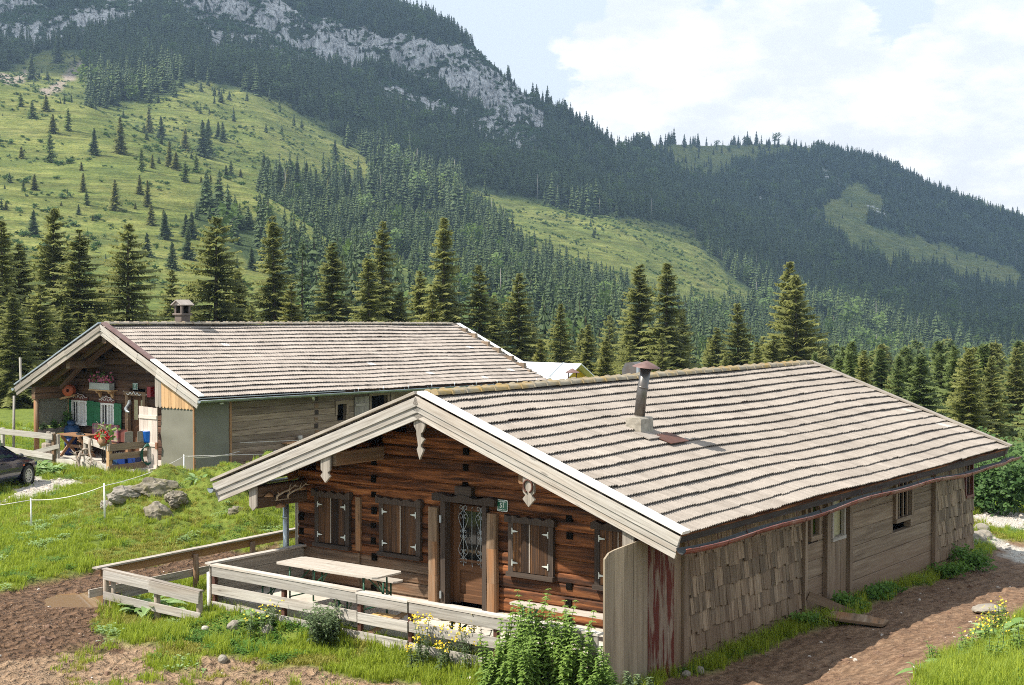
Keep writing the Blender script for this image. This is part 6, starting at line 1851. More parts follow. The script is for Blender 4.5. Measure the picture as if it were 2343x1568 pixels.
q = MB(); q.board((5.1, 2.2, -4.7), (4.95, 3.2, -4.35), .5, .015, (.6, 0, .8)); q.single('corrugated_sheet', M['zinc'], FB, (5.1, 2.7, -4.7), 'grey metal sheet leaning low against the far hut side wall', 'sheet')
# tall thin pole by the left eave
q = MB(); q.tube([(-5.0, -.15, -5.0), (-4.97, -.12, -2.6)], [.05, .045], 7); q.board((-4.72, .0, -2.4), (-4.76, .0, -1.22), .08, .05, (1, 0, 0)); q.single('slim_pole', M['fence_wood'], FB, (-5.0, -.15, -4.9), 'slim grey pole standing at the left eave corner of the far hut', 'pole')
q = MB(); q.box((-5.45, -.55, -4.3), (.34, .16, .26), .5, 0, .02); q.box((-5.33, -.64, -4.25), (.05, .02, .1), .5, 1); q.single('fence_charger', [M['green_box'], M['red_paint']], FB, (-5.45, -.55, -4.4), 'pale green electric fence box hung on the left porch fence', 'box')
# ================================================================== trees
M['needles'] = mat_leaf('spruce_needles', (.11, .13, .04), (.34, .35, .11), .5, .65)
M['needles_y'] = mat_leaf('yellowish_spruce_needles', (.085, .10, .026), (.31, .30, .075), .4, .65)
M['needles_d'] = mat_leaf('dark_spruce_needles', (.06, .095, .042), (.18, .235, .095), .45, .65)
M['needles_g'] = mat_leaf('fresh_spruce_needles', (.085, .125, .042), (.25, .31, .10), .5, .65)
M['needles_far'] = mat_leaf('far_spruce_needles', (.024, .05, .02), (.11, .155, .052), .25, .7)
M['larch'] = mat_leaf('pale_larch_needles', (.08, .125, .032), (.20, .26, .075), .35, .65)
M['hedge2'] = mat_leaf('broadleaf_crown', (.06, .11, .025), (.15, .22, .05), .35)
M['trunk'] = mat_plain('spruce_bark', (.085, .062, .048), .9, var=.3, scale=3, bump=.5)
M['dead'] = mat_plain('dead_grey_trunk', (.30, .27, .24), .9, var=.2, scale=3)


def spruce(seed, H, R0, whorls, nbr, sprays, top_pow=.85, low=.05, gap=.12, width=.10, droop=.35, trunk_n=7):
    """crown and trunk builders of one spruce, base at the origin"""
    r = random.Random(seed)
    cr, tk = MB(), MB()
    lean = (r.uniform(-.012, .012), r.uniform(-.012, .012))
    tk.tube([(lean[0] * z, lean[1] * z, z) for z in (-.6, H * .15, H * .4, H * .7, H * .985)], [H * .016, H * .0135, H * .010, H * .005, .01], trunk_n)
    lob = [(r.uniform(0, 6.28), r.uniform(.0, 1), r.uniform(.75, 1.12)) for _ in range(7)]
    for i in range(whorls):
        f = low + (1 - low) * ((i + r.uniform(-.35, .35)) / whorls)
        f = min(max(f, low), .992)
        z = f * H
        rad = R0 * (1 - f) ** top_pow + .035 * R0
        nb = nbr + r.choice((-1, 0, 0, 1)); a0 = r.uniform(0, 6.28)
        for k in range(nb):
            if r.random() < gap: continue
            az = a0 + 6.283 * k / nb + r.uniform(-.35, .35)
            q = 1.18
            for (la, lf, lm) in lob:
                q *= 1 + (lm - 1) * max(0, math.cos(az - la)) * max(0, 1 - abs(f - lf) * 3.5)
            ln = rad * q * r.uniform(.5, 1.25)
            up = .30 * (f - .35)                      # upper limbs rise, lower ones hang
            dr = droop * (1.1 - f) * r.uniform(.7, 1.3)
            z = min(.99 * H, max(low * H, (f + r.uniform(-.55, .55) * (1 - low) / whorls) * H))
            dx, dy = math.cos(az), math.sin(az)
            sx, sy = -dy, dx
            tnt = r.random()
            ns = max(2, int(1.4 * sprays * (.35 + .65 * ln / R0) + .5))
            cx, cy = lean[0] * z, lean[1] * z

            def pt(t):
                zz = z + ln * (up * t - dr * t * t + .16 * t ** 4)
                return Vector((cx + dx * ln * t, cy + dy * ln * t, zz))
            for j in range(ns):
                t0 = .12 + .88 * j / ns; t1 = min(1.04, t0 + 1.25 / ns)
                p0, p1 = pt(t0), pt(t1)
                w = .88 * width * R0 * (1.3 - .7 * t0) * r.uniform(.6, 1.4) * (.6 + .4 * ln / R0)
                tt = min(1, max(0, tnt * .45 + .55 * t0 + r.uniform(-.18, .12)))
                for s in (-1, 1):
                    side = Vector((sx * s, sy * s, -r.uniform(.35, .95))) * w * 2.1
                    fwd = (p1 - p0) * r.uniform(.5, 1.1)
                    a = p0; b_ = p1; c = p0 + side + fwd * r.uniform(.6, 1.0); d = p0 + side * .5 + fwd * .1
                    n0 = len(cr.v)
                    cr.v += [tuple(a), tuple(b_), tuple(c), tuple(d)]
                    cr.f.append((n0, n0 + 1, n0 + 2, n0 + 3)); cr.t.append(tt); cr.mi.append(0); cr.sm.append(False)
                    cr.uv += [(0, 0), (1, 0), (1, 1), (0, 1)]
                if r.random() < .8:                   # hanging twigs
                    n0 = len(cr.v); hw = w * .55; hl = w * r.uniform(1.2, 2.6)
                    cr.v += [tuple(p0 + Vector((sx, sy, 0)) * hw * .4), tuple(p0 - Vector((sx, sy, 0)) * hw * .4 + Vector((dx, dy, 0)) * hw), tuple(p0 + Vector((dx * hw * .5, dy * hw * .5, -hl)))]
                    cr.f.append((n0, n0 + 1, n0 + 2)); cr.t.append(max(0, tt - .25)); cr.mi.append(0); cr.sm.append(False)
                    cr.uv += [(0, 0), (1, 0), (1, 1)]
    # leader
    for k in range(4):
        a = k * 1.57; n0 = len(cr.v)
        cr.v += [(lean[0] * H, lean[1] * H, H * 1.0), (lean[0] * H + math.cos(a) * .03 * R0, lean[1] * H + math.sin(a) * .03 * R0, H * .955), (lean[0] * H + math.cos(a + .8) * .05 * R0, lean[1] * H + math.sin(a + .8) * .05 * R0, H * .93)]
        cr.f.append((n0, n0 + 1, n0 + 2)); cr.t.append(.9); cr.mi.append(0); cr.sm.append(False); cr.uv += [(0, 0), (1, 0), (1, 1)]
    return cr, tk


def far_spruce(seed, H, R0, layers, fins, mats, bare=0.0):
    """a small-picture spruce: jagged skirts of drooping fins round a thin trunk"""
    r = random.Random(seed); mb = MB()
    lo = max(bare, .05)
    for i in range(layers):
        f = lo + (1 - lo) * (i + r.uniform(-.25, .25)) / layers
        f = max(lo, f); z0 = f * H; rad = R0 * ((1 - f) / (1 - lo)) ** .85 + .05 * R0; a0 = r.uniform(0, 6.3)
        nf = max(4, int(fins * (.55 + .45 * (1 - f))))
        for k in range(nf):
            if r.random() < .1: continue
            a = a0 + 6.283 * k / nf + r.uniform(-.25, .25); ln = rad * r.uniform(.65, 1.2); wd = 6.283 / nf * r.uniform(.32, .6)
            dz = ln * r.uniform(.30, .62); up = H / layers * r.uniform(.6, 1.1)
            n0 = len(mb.v); t = min(1, max(0, r.random() * .7 + .15))
            mb.v += [(0, 0, z0 + up), (math.cos(a - wd) * ln * .7, math.sin(a - wd) * ln * .7, z0 - dz * .35), (math.cos(a) * ln, math.sin(a) * ln, z0 - dz * .62), (math.cos(a + wd) * ln * .7, math.sin(a + wd) * ln * .7, z0 - dz * .4)]
            mb.f.append((n0, n0 + 1, n0 + 2, n0 + 3)); mb.t.append(t); mb.mi.append(0); mb.sm.append(False); mb.uv += [(0, 0)] * 4
            # lower tier leaf under it
            n0 = len(mb.v)
            mb.v += [(0, 0, z0 + up * .2), (math.cos(a) * ln * .8, math.sin(a) * ln * .8, z0 - dz * .95), (math.cos(a + wd * 1.5) * ln * .75, math.sin(a + wd * 1.5) * ln * .75, z0 - dz * .75)]
            mb.f.append((n0, n0 + 1, n0 + 2)); mb.t.append(t * .5); mb.mi.append(0); mb.sm.append(False); mb.uv += [(0, 0)] * 3
    mb.tube([(0, 0, -H * .06), (0, 0, H * .95)], [H * .014, H * .003], 5, None, 1)
    return mb.mesh('spruce', mats)


def proto(name, me):
    return bpy.data.objects.new(name, me)            # source of instances, never linked to the scene itself


def scatter(name, pts, sc, rz, vr, protos, label=None, tilt=None):
    """one stuff object: many small pieces placed on the points of a mesh"""
    pts = np.asarray(pts, np.float32); n = len(pts)
    me = bpy.data.meshes.new(name)
    me.vertices.add(n); me.vertices.foreach_set('co', pts.ravel())
    sc = np.asarray(sc, np.float32)
    if sc.ndim == 1: sc = np.stack([sc, sc, sc], 1)
    a = me.attributes.new('sc', 'FLOAT_VECTOR', 'POINT'); a.data.foreach_set('vector', sc.astype(np.float32).ravel())
    rot = np.zeros((n, 3), np.float32); rot[:, 2] = rz
    if tilt is not None: rot[:, :2] = tilt
    a = me.attributes.new('rt', 'FLOAT_VECTOR', 'POINT'); a.data.foreach_set('vector', rot.ravel())
    a = me.attributes.new('vr', 'INT', 'POINT'); a.data.foreach_set('value', np.asarray(vr, np.int32))
    o = bpy.data.objects.new(name, me); C.objects.link(o)
    nt = bpy.data.node_groups.new(name + '_scatter', 'GeometryNodeTree')
    nt.interface.new_socket('Geometry', in_out='INPUT', socket_type='NodeSocketGeometry')
    nt.interface.new_socket('Geometry', in_out='OUTPUT', socket_type='NodeSocketGeometry')
    N, L = nt.nodes, nt.links
    gi = N.new('NodeGroupInput'); go = N.new('NodeGroupOutput'); jn = N.new('GeometryNodeJoinGeometry')
    def attr(nm, dt):
        x = N.new('GeometryNodeInputNamedAttribute'); x.data_type = dt; x.inputs['Name'].default_value = nm
        return [s for s in x.outputs if s.enabled and s.name == 'Attribute'][0]
    s_sc, s_rt, s_vr = attr('sc', 'FLOAT_VECTOR'), attr('rt', 'FLOAT_VECTOR'), attr('vr', 'INT')
    for k, p in enumerate(protos):
        cp = N.new('FunctionNodeCompare'); cp.data_type = 'INT'; cp.operation = 'EQUAL'
        ins = [s for s in cp.inputs if s.enabled]
        L.new(s_vr, ins[0]); ins[1].default_value = k
        oi = N.new('GeometryNodeObjectInfo'); oi.inputs['Object'].default_value = p
        ip = N.new('GeometryNodeInstanceOnPoints')
        L.new(gi.outputs[0], ip.inputs['Points']); L.new(cp.outputs[0], ip.inputs['Selection'])
        L.new(oi.outputs['Geometry'], ip.inputs['Instance']); L.new(s_rt, ip.inputs['Rotation']); L.new(s_sc, ip.inputs['Scale'])
        L.new(ip.outputs[0], jn.inputs[0])
    L.new(jn.outputs[0], go.inputs[0])
    md = o.modifiers.new('scatter', 'NODES'); md.node_group = nt
    o['kind'] = 'stuff'
    if label: o['label'] = label
    return o


# ---------------------------------------------------------------- where the terrain is seen
def terrain_z(x, y):
    bl = float(smooth(62, 98, np.array(y)))
    z = 0.0
    if bl < 1: z += (1 - bl) * float(near_z(np.array([x]), np.array([y]))[0])
    if bl > 0: z += bl * float(far_z(np.array([x]), np.array([max(y, 100.5)]))[0] if y >= 98 else far_z(np.array([x]), np.array([101.]))[0])
    return z


def hit_far(px, py):
    """first ground point of the far terrain seen at a picture position"""
    c = int(np.clip((px - COLX[0]) / (COLX[-1] - COLX[0]) * (_NC - 1), 0, _NC - 1))
    j = np.argmax(py_f[c] <= py)
    return float(FX[c, j]), float(FY[c, j]), float(FZ[c, j])


HI = {}
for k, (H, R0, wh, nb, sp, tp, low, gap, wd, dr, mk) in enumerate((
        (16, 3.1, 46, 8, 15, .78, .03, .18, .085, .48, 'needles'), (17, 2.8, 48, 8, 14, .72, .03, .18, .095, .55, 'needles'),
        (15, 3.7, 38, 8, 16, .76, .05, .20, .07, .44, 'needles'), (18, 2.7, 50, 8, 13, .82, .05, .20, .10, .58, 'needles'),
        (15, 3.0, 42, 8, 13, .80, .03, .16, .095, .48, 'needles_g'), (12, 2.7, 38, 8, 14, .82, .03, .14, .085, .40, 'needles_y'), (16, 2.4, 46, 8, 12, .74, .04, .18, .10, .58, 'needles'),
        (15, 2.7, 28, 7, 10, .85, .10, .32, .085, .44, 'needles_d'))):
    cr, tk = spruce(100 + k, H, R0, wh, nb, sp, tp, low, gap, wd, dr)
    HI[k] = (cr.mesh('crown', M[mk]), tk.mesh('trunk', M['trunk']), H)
MID = {}
for k, (H, R0, wh, nb, sp, mk) in enumerate(((14, 3.0, 26, 8, 6, 'needles_d'), (15, 2.7, 28, 8, 6, 'needles'), (12, 2.9, 22, 8, 6, 'needles'), (15, 3.2, 26, 8, 6, 'needles_d'), (11, 2.6, 18, 7, 5, 'larch'), (15, 2.9, 26, 8, 6, 'needles_g'))):
    cr, tk = spruce(200 + k, H, R0, wh, nb, sp, .85, .03, .08, .16, .4, 5)
    MID[k] = (cr.mesh('crown', M[mk]), tk.mesh('trunk', M['trunk']), H)
_n_ind = 0


def tree(lib, k, x, y, z, h, label, group, name='spruce', wide=1.0, cat='spruce'):
    global _n_ind
    _n_ind += 1
    cm, tm, H = lib[k]
    e = bpy.data.objects.new(name + '_tree', None); C.objects.link(e)
    e.empty_display_size = .3
    e.location = (x, y, z); s = h / H
    e.scale = (s * wide, s * wide, s); e.rotation_euler = (0, 0, random.uniform(0, 6.28))
    tag(e, label, cat, group)
    for nm, me in (('crown', cm), ('trunk', tm)):
        o = bpy.data.objects.new(nm, me); C.objects.link(o); o.parent = e
    return e


def col_x(px, D): return (px - PW / 2) / F_PX * D


# tall spruces close behind the huts: picture column and row of the top, distance, shape, width
NEAR = [
    (4, 495, 84, 3, 1.0, 'tall thin-topped spruce at the left edge of the picture'), (48, 548, 92, 1, 1.1, 'second spruce from the left edge, slightly lower than its neighbours'),
    (122, 468, 96, 0, 1.05, 'tall spruce rising above the left gable end of the far hut'), (176, 516, 90, 6, 1.25, 'narrow spruce beside the tall one above the left eave of the far hut'),
    (292, 503, 94, 2, 1.0, 'broad open-branched spruce behind the front end of the far hut ridge'), (492, 488, 100, 2, 1.12, 'widest spruce, standing just right of the far hut chimney'),
    (545, 610, 104, 1, 1.0, 'lower spruce between the widest one and the slender one'), (628, 485, 104, 6, 1.0, 'slender tall spruce behind the middle of the far hut ridge'),
    (664, 640, 96, 5, .9, 'small yellowish spruce behind the far hut ridge'), (691, 545, 128, 7, .9, 'thin greyish spruce with sparse branches'),
    (761, 548, 104, 1, 1.05, 'evenly tapered spruce between the greyish one and the forked pair'), (872, 498, 104, 3, 1.0, 'tall spruce with a lower companion on its left'),
    (846, 572, 100, 6, .95, 'companion spruce leaning on the left of a taller one'), (1012, 490, 108, 3, 1.05, 'tall spruce above the far end of the far hut ridge'),
    (990, 660, 96, 5, .85, 'low yellow-tipped spruce in front of the tall one'), (958, 612, 112, 1, .9, 'slim spruce left of the tall one at the ridge end'),
    (1097, 598, 108, 0, .9, 'medium spruce just right of the far ridge end'), (1184, 618, 108, 0, .95, 'broad spruce above the descending rear verge of the far hut'),
    (1132, 668, 116, 6, 1.0, 'narrow spruce between two wider ones right of the far ridge'), (1280, 688, 104, 0, .8, 'spruce above the white roofed hut'),
    (1386, 768, 92, 5, .85, 'short dense spruce right of the white roofed hut'), (1345, 735, 108, 1, .9, 'grey-green spruce behind the white roofed hut'),
    (1463, 597, 116, 1, 1.1, 'left one of the two tall spruces behind the stovepipe'), (1521, 594, 112, 3, 1.25, 'right one of the two tall spruces behind the stovepipe'),
    (1690, 686, 112, 0, .95, 'medium pointed spruce between the stovepipe pair and the giant'), (1640, 742, 130, 1, 1.0, 'dim spruce low behind the near hut ridge'),
    (1803, 590, 118, 3, 1.1, 'thin-crowned rear half of the giant double spruce'), (1824, 622, 114, 0, 1.1, 'front half of the giant double spruce above the near ridge end'),
    (1765, 760, 110, 6, 1.2, 'low spruce at the foot of the giant double spruce'), (1560, 700, 128, 1, 1.0, 'half hidden spruce right of the stovepipe pair'),
    (232, 640, 100, 1, 1.0, 'shaded spruce filling the gap left of the broad open one'), (395, 610, 112, 0, 1.0, 'spruce directly behind the far hut chimney'),
    (440, 640, 106, 1, .95, 'low spruce just right of the far hut chimney'), (575, 690, 98, 2, .8, 'small spruce standing low behind the far hut ridge'),
    (915, 660, 104, 2, .85, 'bushy spruce right of the tall pair behind the far ridge'), (1235, 765, 98, 5, .8, 'small spruce left of the white roofed hut ridge'),
    (1440, 770, 100, 2, .8, 'low spruce just left of the stovepipe hat'), (90, 640, 80, 2, 1.0, 'dark low spruce left of the far hut gable'), (28, 660, 76, 0, 1.1, 'dark broad spruce low at the left edge'),
    (150, 690, 82, 0, 1.1, 'dark spruce just above the left eave of the far hut'), (205, 700, 84, 6, 1.3, 'dark spruce touching the apex of the far hut'), (-40, 560, 80, 0, 1.1, 'spruce cut by the left border'),
]
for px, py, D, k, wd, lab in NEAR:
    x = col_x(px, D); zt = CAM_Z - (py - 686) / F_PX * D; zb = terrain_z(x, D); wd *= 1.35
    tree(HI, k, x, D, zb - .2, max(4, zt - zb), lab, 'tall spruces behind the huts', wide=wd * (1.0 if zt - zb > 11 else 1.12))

# fill of lower spruces among them
r_ = random.Random(5)
taken = [(col_x(px, D), D) for px, py, D, *_ in NEAR]


def free(x, y, d):
    return all((x - a) ** 2 + (y - b_) ** 2 > d * d for a, b_ in taken)


cnt = 0
for _ in range(900):
    px = r_.uniform(-60, 1880); D = r_.uniform(98, 185)
    x = col_x(px, D)
    if not free(x, D, 4.0) or cnt >= 52: continue
    top = r_.uniform(715, 800) + (20 if px > 1500 else 0) - (90 * r_.random() if px < 560 else 0)
    zt = CAM_Z - (top - 686) / F_PX * D; zb = terrain_z(x, D); h = zt - zb
    if not 5 < h < 17: continue
    taken.append((x, D)); cnt += 1
    tree(HI, r_.choice((0, 1, 1, 6, 4, 5, 2)), x, D, zb - .2, h, 'lower spruce half hidden among the tall ones behind the hut roofs', 'lower spruces behind the roofs', wide=r_.uniform(.95, 1.25))
# wood on the falling ground to the right
cnt = 0
for _ in range(4000):
    D = 66 + 210 * r_.random() ** 1.1; px = r_.uniform(1872, 2440)
    if px < 1905 and D < 120: continue
    x = col_x(px, D)
    sp_ = 2.9 + D * .010
    if cnt >= 128 or not free(x, D, sp_): continue
    zb = terrain_z(x, D)
    zmax = CAM_Z - (r_.uniform(762, 800) - 686) / F_PX * D
    h = min(zmax - zb, r_.uniform(12, 24)) if r_.random() < .85 else r_.uniform(5, 9)
    if h < 4: continue
    taken.append((x, D)); cnt += 1
    tree(HI if D < 150 else MID, r_.choice((4, 4, 4, 0, 6)) if D < 150 else r_.choice((5, 5, 1, 3)), x, D, zb - .3, h, 'mid green spruce of the dense wood beyond the right end of the near hut', 'spruces of the wood on the right', wide=r_.uniform(1.15, 1.6))

# trees scattered over the sunlit pasture of the left hill (top row, foot row)
K1 = 1300 / 2343 * .6049
HILL = [(350, 890, 1110, 4), (655, 880, 1070, 0), (840, 790, 1050, 1), (1030, 730, 910, 1), (1110, 790, 945, 0), (1165, 960, 1140, 1), (1215, 1040, 1170, 2), (1280, 870, 1030, 2), (1390, 820, 1070, 0), (1440, 810, 940, 0), (1420, 830, 1060, 3),
        (1500, 830, 950, 0), (1535, 830, 970, 0), (2290, 950, 1090, 0), (1815, 1040, 1210, 0), (1840, 1090, 1220, 3), (1550, 1120, 1220, 0), (1015, 1240, 1430, 1), (795, 1230, 1450, 2), (1035, 1400, 1550, 2), (240, 1430, 1620, 0), (545, 1390, 1470, 0), (165, 1010, 1100, 2),
        (485, 740, 900, 4), (375, 780, 920, 2), (335, 650, 770, 2), (160, 640, 740, 4), (240, 690, 820, 4), (570, 1110, 1180, 2), (580, 1170, 1310, 1), (250, 1180, 1300, 2), (170, 1230, 1310, 4), (960, 1200, 1340, 1), (600, 1290, 1400, 4), (1045, 1060, 1160, 1),
        (980, 1000, 1160, 4), (1270, 1100, 1250, 4), (1350, 1050, 1180, 4), (1590, 1090, 1200, 4), (1650, 1150, 1210, 2), (1765, 1220, 1290, 0), (60, 1380, 1450, 2), (1130, 1430, 1590, 1), (850, 930, 1050, 2), (430, 1380, 1420, 2), (930, 1380, 1430, 2),
        (640, 1460, 1510, 2), (1385, 1200, 1250, 2), (1445, 1190, 1240, 2), (1500, 1200, 1260, 2), (240, 360, 545, 0), (420, 250, 440, 0), (1720, 1680, 1850, 0), (340, 1600, 1860, 0), (1135, 1440, 1640, 0), (1270, 1460, 1620, 0), (1320, 1450, 1640, 0), (1290, 1560, 1780, 0),
        (1180, 1640, 1840, 0), (1010, 1590, 1760, 0), (2100, 1110, 1300, 0), (2040, 1100, 1310, 0), (1920, 1110, 1330, 0), (1970, 1140, 1330, 1), (2160, 1160, 1320, 0), (2250, 1200, 1340, 1), (1960, 1210, 1380, 1)]
for i, (zx, zt_, zb_, k) in enumerate(HILL):
    x, y, z = hit_far(zx * K1, zb_ * K1)
    h = (zb_ - zt_) * K1 * y / F_PX
    lab = 'lone dark spruce on the sunlit pasture of the left hill' if k != 4 else 'pale feathery larch on the sunlit pasture of the left hill'
    tree(MID, k, x, y, z - .3, h, lab, 'spruces dotted over the pasture' if k != 4 else 'larches dotted over the pasture', name='spruce' if k != 4 else 'larch', wide=1.05 if h > 8 else 1.3, cat='spruce' if k != 4 else 'larch')
# bare-stemmed survivors along the top edge of the clearing
bm = MB(); bm.tube([(0, 0, -1), (.1, 0, 12), (.0, .1, 27)], [.33, .24, .07], 6, None, 1)
_cr, _ = spruce(77, 27, 2.0, 12, 6, 4, .6, .68, .1, .2, .4)
for px, py, pt_ in ((1490, 502, 428), (1326, 488, 452), (1306, 487, 455), (1343, 496, 462), (1602, 548, 500), (1618, 556, 520), (1590, 545, 505), (1625, 562, 512), (1733, 672, 628), (1152, 512, 470)):
    x, y, z = hit_far(px, py); h = (py - pt_) * y / F_PX
    e = bpy.data.objects.new('tall_pine', None); C.objects.link(e); e.location = (x, y, z - .5); s = h / 27; e.scale = (s * 1.3, s * 1.3, s)
    tag(e, 'tall tree with a long bare trunk on the edge of the clearing', 'tree', 'bare-stemmed trees along the clearing')
    for nm, me in (('crown', _cr.mesh('crown', M['needles_d']) if 'bare_c' not in HI else HI['bare_c']), ('trunk', bm.mesh('trunk', [M['dead'], M['dead']]) if 'bare_t' not in HI else HI['bare_t'])):
        HI['bare_' + nm[0]] = me
        o = bpy.data.objects.new(nm, me); C.objects.link(o); o.parent = e

# ---------------------------------------------------------------- the far forest: one mass
DEADP = MB(); DEADP.tube([(0, 0, -.05), (.01, 0, .5), (0, .01, 1.0)], [.016, .012, .003], 5)
FAR = [proto('spruce', far_spruce(300 + k, 1.0, rr, ly, fn, [M['needles_far'], M['trunk']])) for k, (rr, ly, fn) in enumerate(((.20, 12, 9), (.17, 13, 8), (.24, 11, 9), (.185, 12, 9)))]
dead_p = proto('dead_trunk', DEADP.mesh('dead_trunk', M['dead']))
broad_p = proto('broadleaf', bush_mb(410, .32, .95, 160, .12).mesh('broadleaf', M['hedge2']))
larch_p = proto('larch', far_spruce(310, 1.0, .17, 11, 7, [M['larch'], M['trunk']]))


def sample_cells(weight, n, seed):
    """random ground points on the far terrain, by weight per square metre"""
    a = np.linalg.norm(np.cross(np.stack([FX[1:, :-1] - FX[:-1, :-1], FY[1:, :-1] - FY[:-1, :-1], 0 * FX[1:, :-1]], -1), np.stack([FX[:-1, 1:] - FX[:-1, :-1], FY[:-1, 1:] - FY[:-1, :-1], 0 * FX[1:, :-1]], -1)), axis=-1)
    w = a * weight[:-1, :-1]
    tot = w.sum()
    g_ = np.random.default_rng(seed)
    m = g_.poisson(tot) if n is None else n
    c = np.cumsum(w.ravel()); idx = np.searchsorted(c, g_.random(m) * c[-1])
    i, j = np.unravel_index(np.minimum(idx, w.size - 1), w.shape)
    u, v = g_.random(m), g_.random(m)
    def bl(T): return (T[i, j] * (1 - u) + T[i + 1, j] * u) * (1 - v) + (T[i, j + 1] * (1 - u) + T[i + 1, j + 1] * u) * v
    return bl(FX), bl(FY), bl(FZ), i, j


# highest elevation angle reached so far along each column: what is hidden behind nearer ground
_el = (FZ - CAM_Z) / FY
_hid = np.maximum.accumulate(_el, axis=1)
_clump = fbm(FX / 26, FY / 26, 3)
dens = np.where(meadow | (scree > 0), 0.0, 1 / 26.0)
dens *= np.where(rock > .3, .28, 1.0)
dens *= smooth(-.75, -.1, _clump + .25)
dens[:, _s < .9] = 0
_mb = blur(meadow.astype(float), 9)
dens *= np.where((_mb > .12) & ~meadow, .45, 1.0)
dens *= smooth(-.55, .0, fbm(FX / 70 + 1, FY / 70, 3) + .25)
dens += np.where(meadow & (_mb < .88), 1 / 220.0, 0)
dens *= np.where((FD < 160), 0, 1)
dens *= np.where((COLX[:, None] > 1850) & (FD < 290), .0, 1)
dens *= np.where((_s[None, :] > 13.85) , np.where(COLX[:, None] > 1450, .8, .25), 1)
edge = meadow & (fbm(FX / 14 + 7, FY / 14, 4) > .42) & (FD > 300)
dens += edge * (1 / 130.0)
small = meadow & (_s[None, :] < 5.4) & (COLX[:, None] < 960) & (FD > 210)
dens += small * smooth(-.1, .4, fbm(FX / 30 + 2, FY / 30, 4)) / 420.0
_topm = in_poly(px_f, py_f, [(1485, 325), (1872, 320), (1872, 372), (1610, 412), (1485, 380)])
dens = np.where(_topm & meadow, 1 / 900.0, dens)
tx, ty, tz, ti, tj = sample_cells(dens, None, 3)
hh = np.where(ty < 800, 9 + 6 * rng.random(len(tx)), 12 + 11 * rng.random(len(tx))) * (.8 + .3 * fbm(tx / 40, ty / 40, 3))
young = in_poly(px_f, py_f, [(440, 400), (1130, 420), (1200, 560), (1450, 690), (1900, 740), (1900, 900), (440, 900)])
hh = np.where(young[ti, tj], 6 + 7 * rng.random(len(tx)), hh)
_yb = in_poly(px_f, py_f, [(840, 395), (1060, 430), (1060, 520), (840, 470)])
hh = np.where(_yb[ti, tj], 14 + 10 * rng.random(len(tx)), hh)
hh = np.where(rock[ti, tj] > .3, hh * .5, hh)
hh = np.where(edge[ti, tj], hh * .45, hh)
hh = np.where(small[ti, tj] & ~edge[ti, tj], 1.2 + 3.4 * rng.random(len(tx)) ** 2, hh)
hh = hh * rng.uniform(.6, 1.25, len(hh))
seen = ((tz + hh - CAM_Z) / ty) > (_hid[ti, tj] - 14 / F_PX)
seen &= (np.abs(tx / ty) < .55) & (rng.random(len(tx)) > .0)
tx, ty, tz, hh = tx[seen], ty[seen], tz[seen], hh[seen]
vr = rng.choice(7, len(tx), p=[.29, .25, .16, .20, .06, .008, .032])
wide = rng.uniform(.85, 1.35, len(tx)) * np.where(hh < 9, 1.25, 1.0)
scatter('forest', np.stack([tx, ty, tz - .2], 1), np.stack([hh * wide, hh * wide, hh], 1), rng.random(len(tx)) * 6.28, vr, FAR + [larch_p, dead_p, broad_p])
print('forest trees', len(tx), 'individual trees', _n_ind)

# low scrub on the pastures and dwarf pine between the cliffs
shrubs = [proto('scrub', bush_mb(400 + k, .55, .8, 130, .22).mesh('scrub', M['hedge'])) for k in range(3)]
_sw = np.where(meadow, smooth(-.1, .45, fbm(FX / 17 + 3, FY / 11, 4)) / 11.0, 0) * ((FD > 230) & (FD < 1150))
_sw[:, _s < 1.2] = 0
_dp = np.where((_s[None, :] > 10.0) & (COLX[:, None] < 1330) & ~meadow, smooth(-.3, .3, fbm(FX / 30, FZ / 18, 4)) / 30.0, 0)
sx_, sy_, sz_, si, sj = sample_cells(_sw + _dp, None, 8)
ssz = np.where(_dp[si, sj] > 0, rng.uniform(2.5, 5.5, len(sx_)), rng.uniform(.35, 1.9, len(sx_)) * (.6 + .6 * rng.random(len(sx_))))
ok = ((sz_ + ssz - CAM_Z) / sy_ > _hid[si, sj] - 6 / F_PX) & (np.abs(sx_ / sy_) < .42)
sx_, sy_, sz_, ssz = sx_[ok], sy_[ok], sz_[ok], ssz[ok]
scatter('scrub', np.stack([sx_, sy_, sz_ - .1], 1), np.stack([ssz * 1.3, ssz * 1.3, ssz], 1), rng.random(len(sx_)) * 6.28, rng.integers(0, 3, len(sx_)), shrubs)
print('scrub', len(sx_))
# ================================================================== near nature and small things
def gz_(x, y): return ground_z(x, y)


def W(px, py, z):
    """world x, y of a layout point lying at height z"""
    c, s = math.cos(PITCH), math.sin(PITCH)
    dx = (px - PW / 2) / F_PX; v = -(py - PH / 2) / F_PX
    d = Vector((dx, c + v * s, -s + v * c)); t = (z - CAM_Z) / d.z
    return d.x * t, d.y * t


def on_ground(px, py, z0=.3):
    z = z0
    for _ in range(12):
        x, y = W(px, py, z); z = .5 * z + .5 * gz_(x, y)
    return x, y, gz_(x, y)


# ---------------------------------------------------------------- boulders of the mound
import bmesh


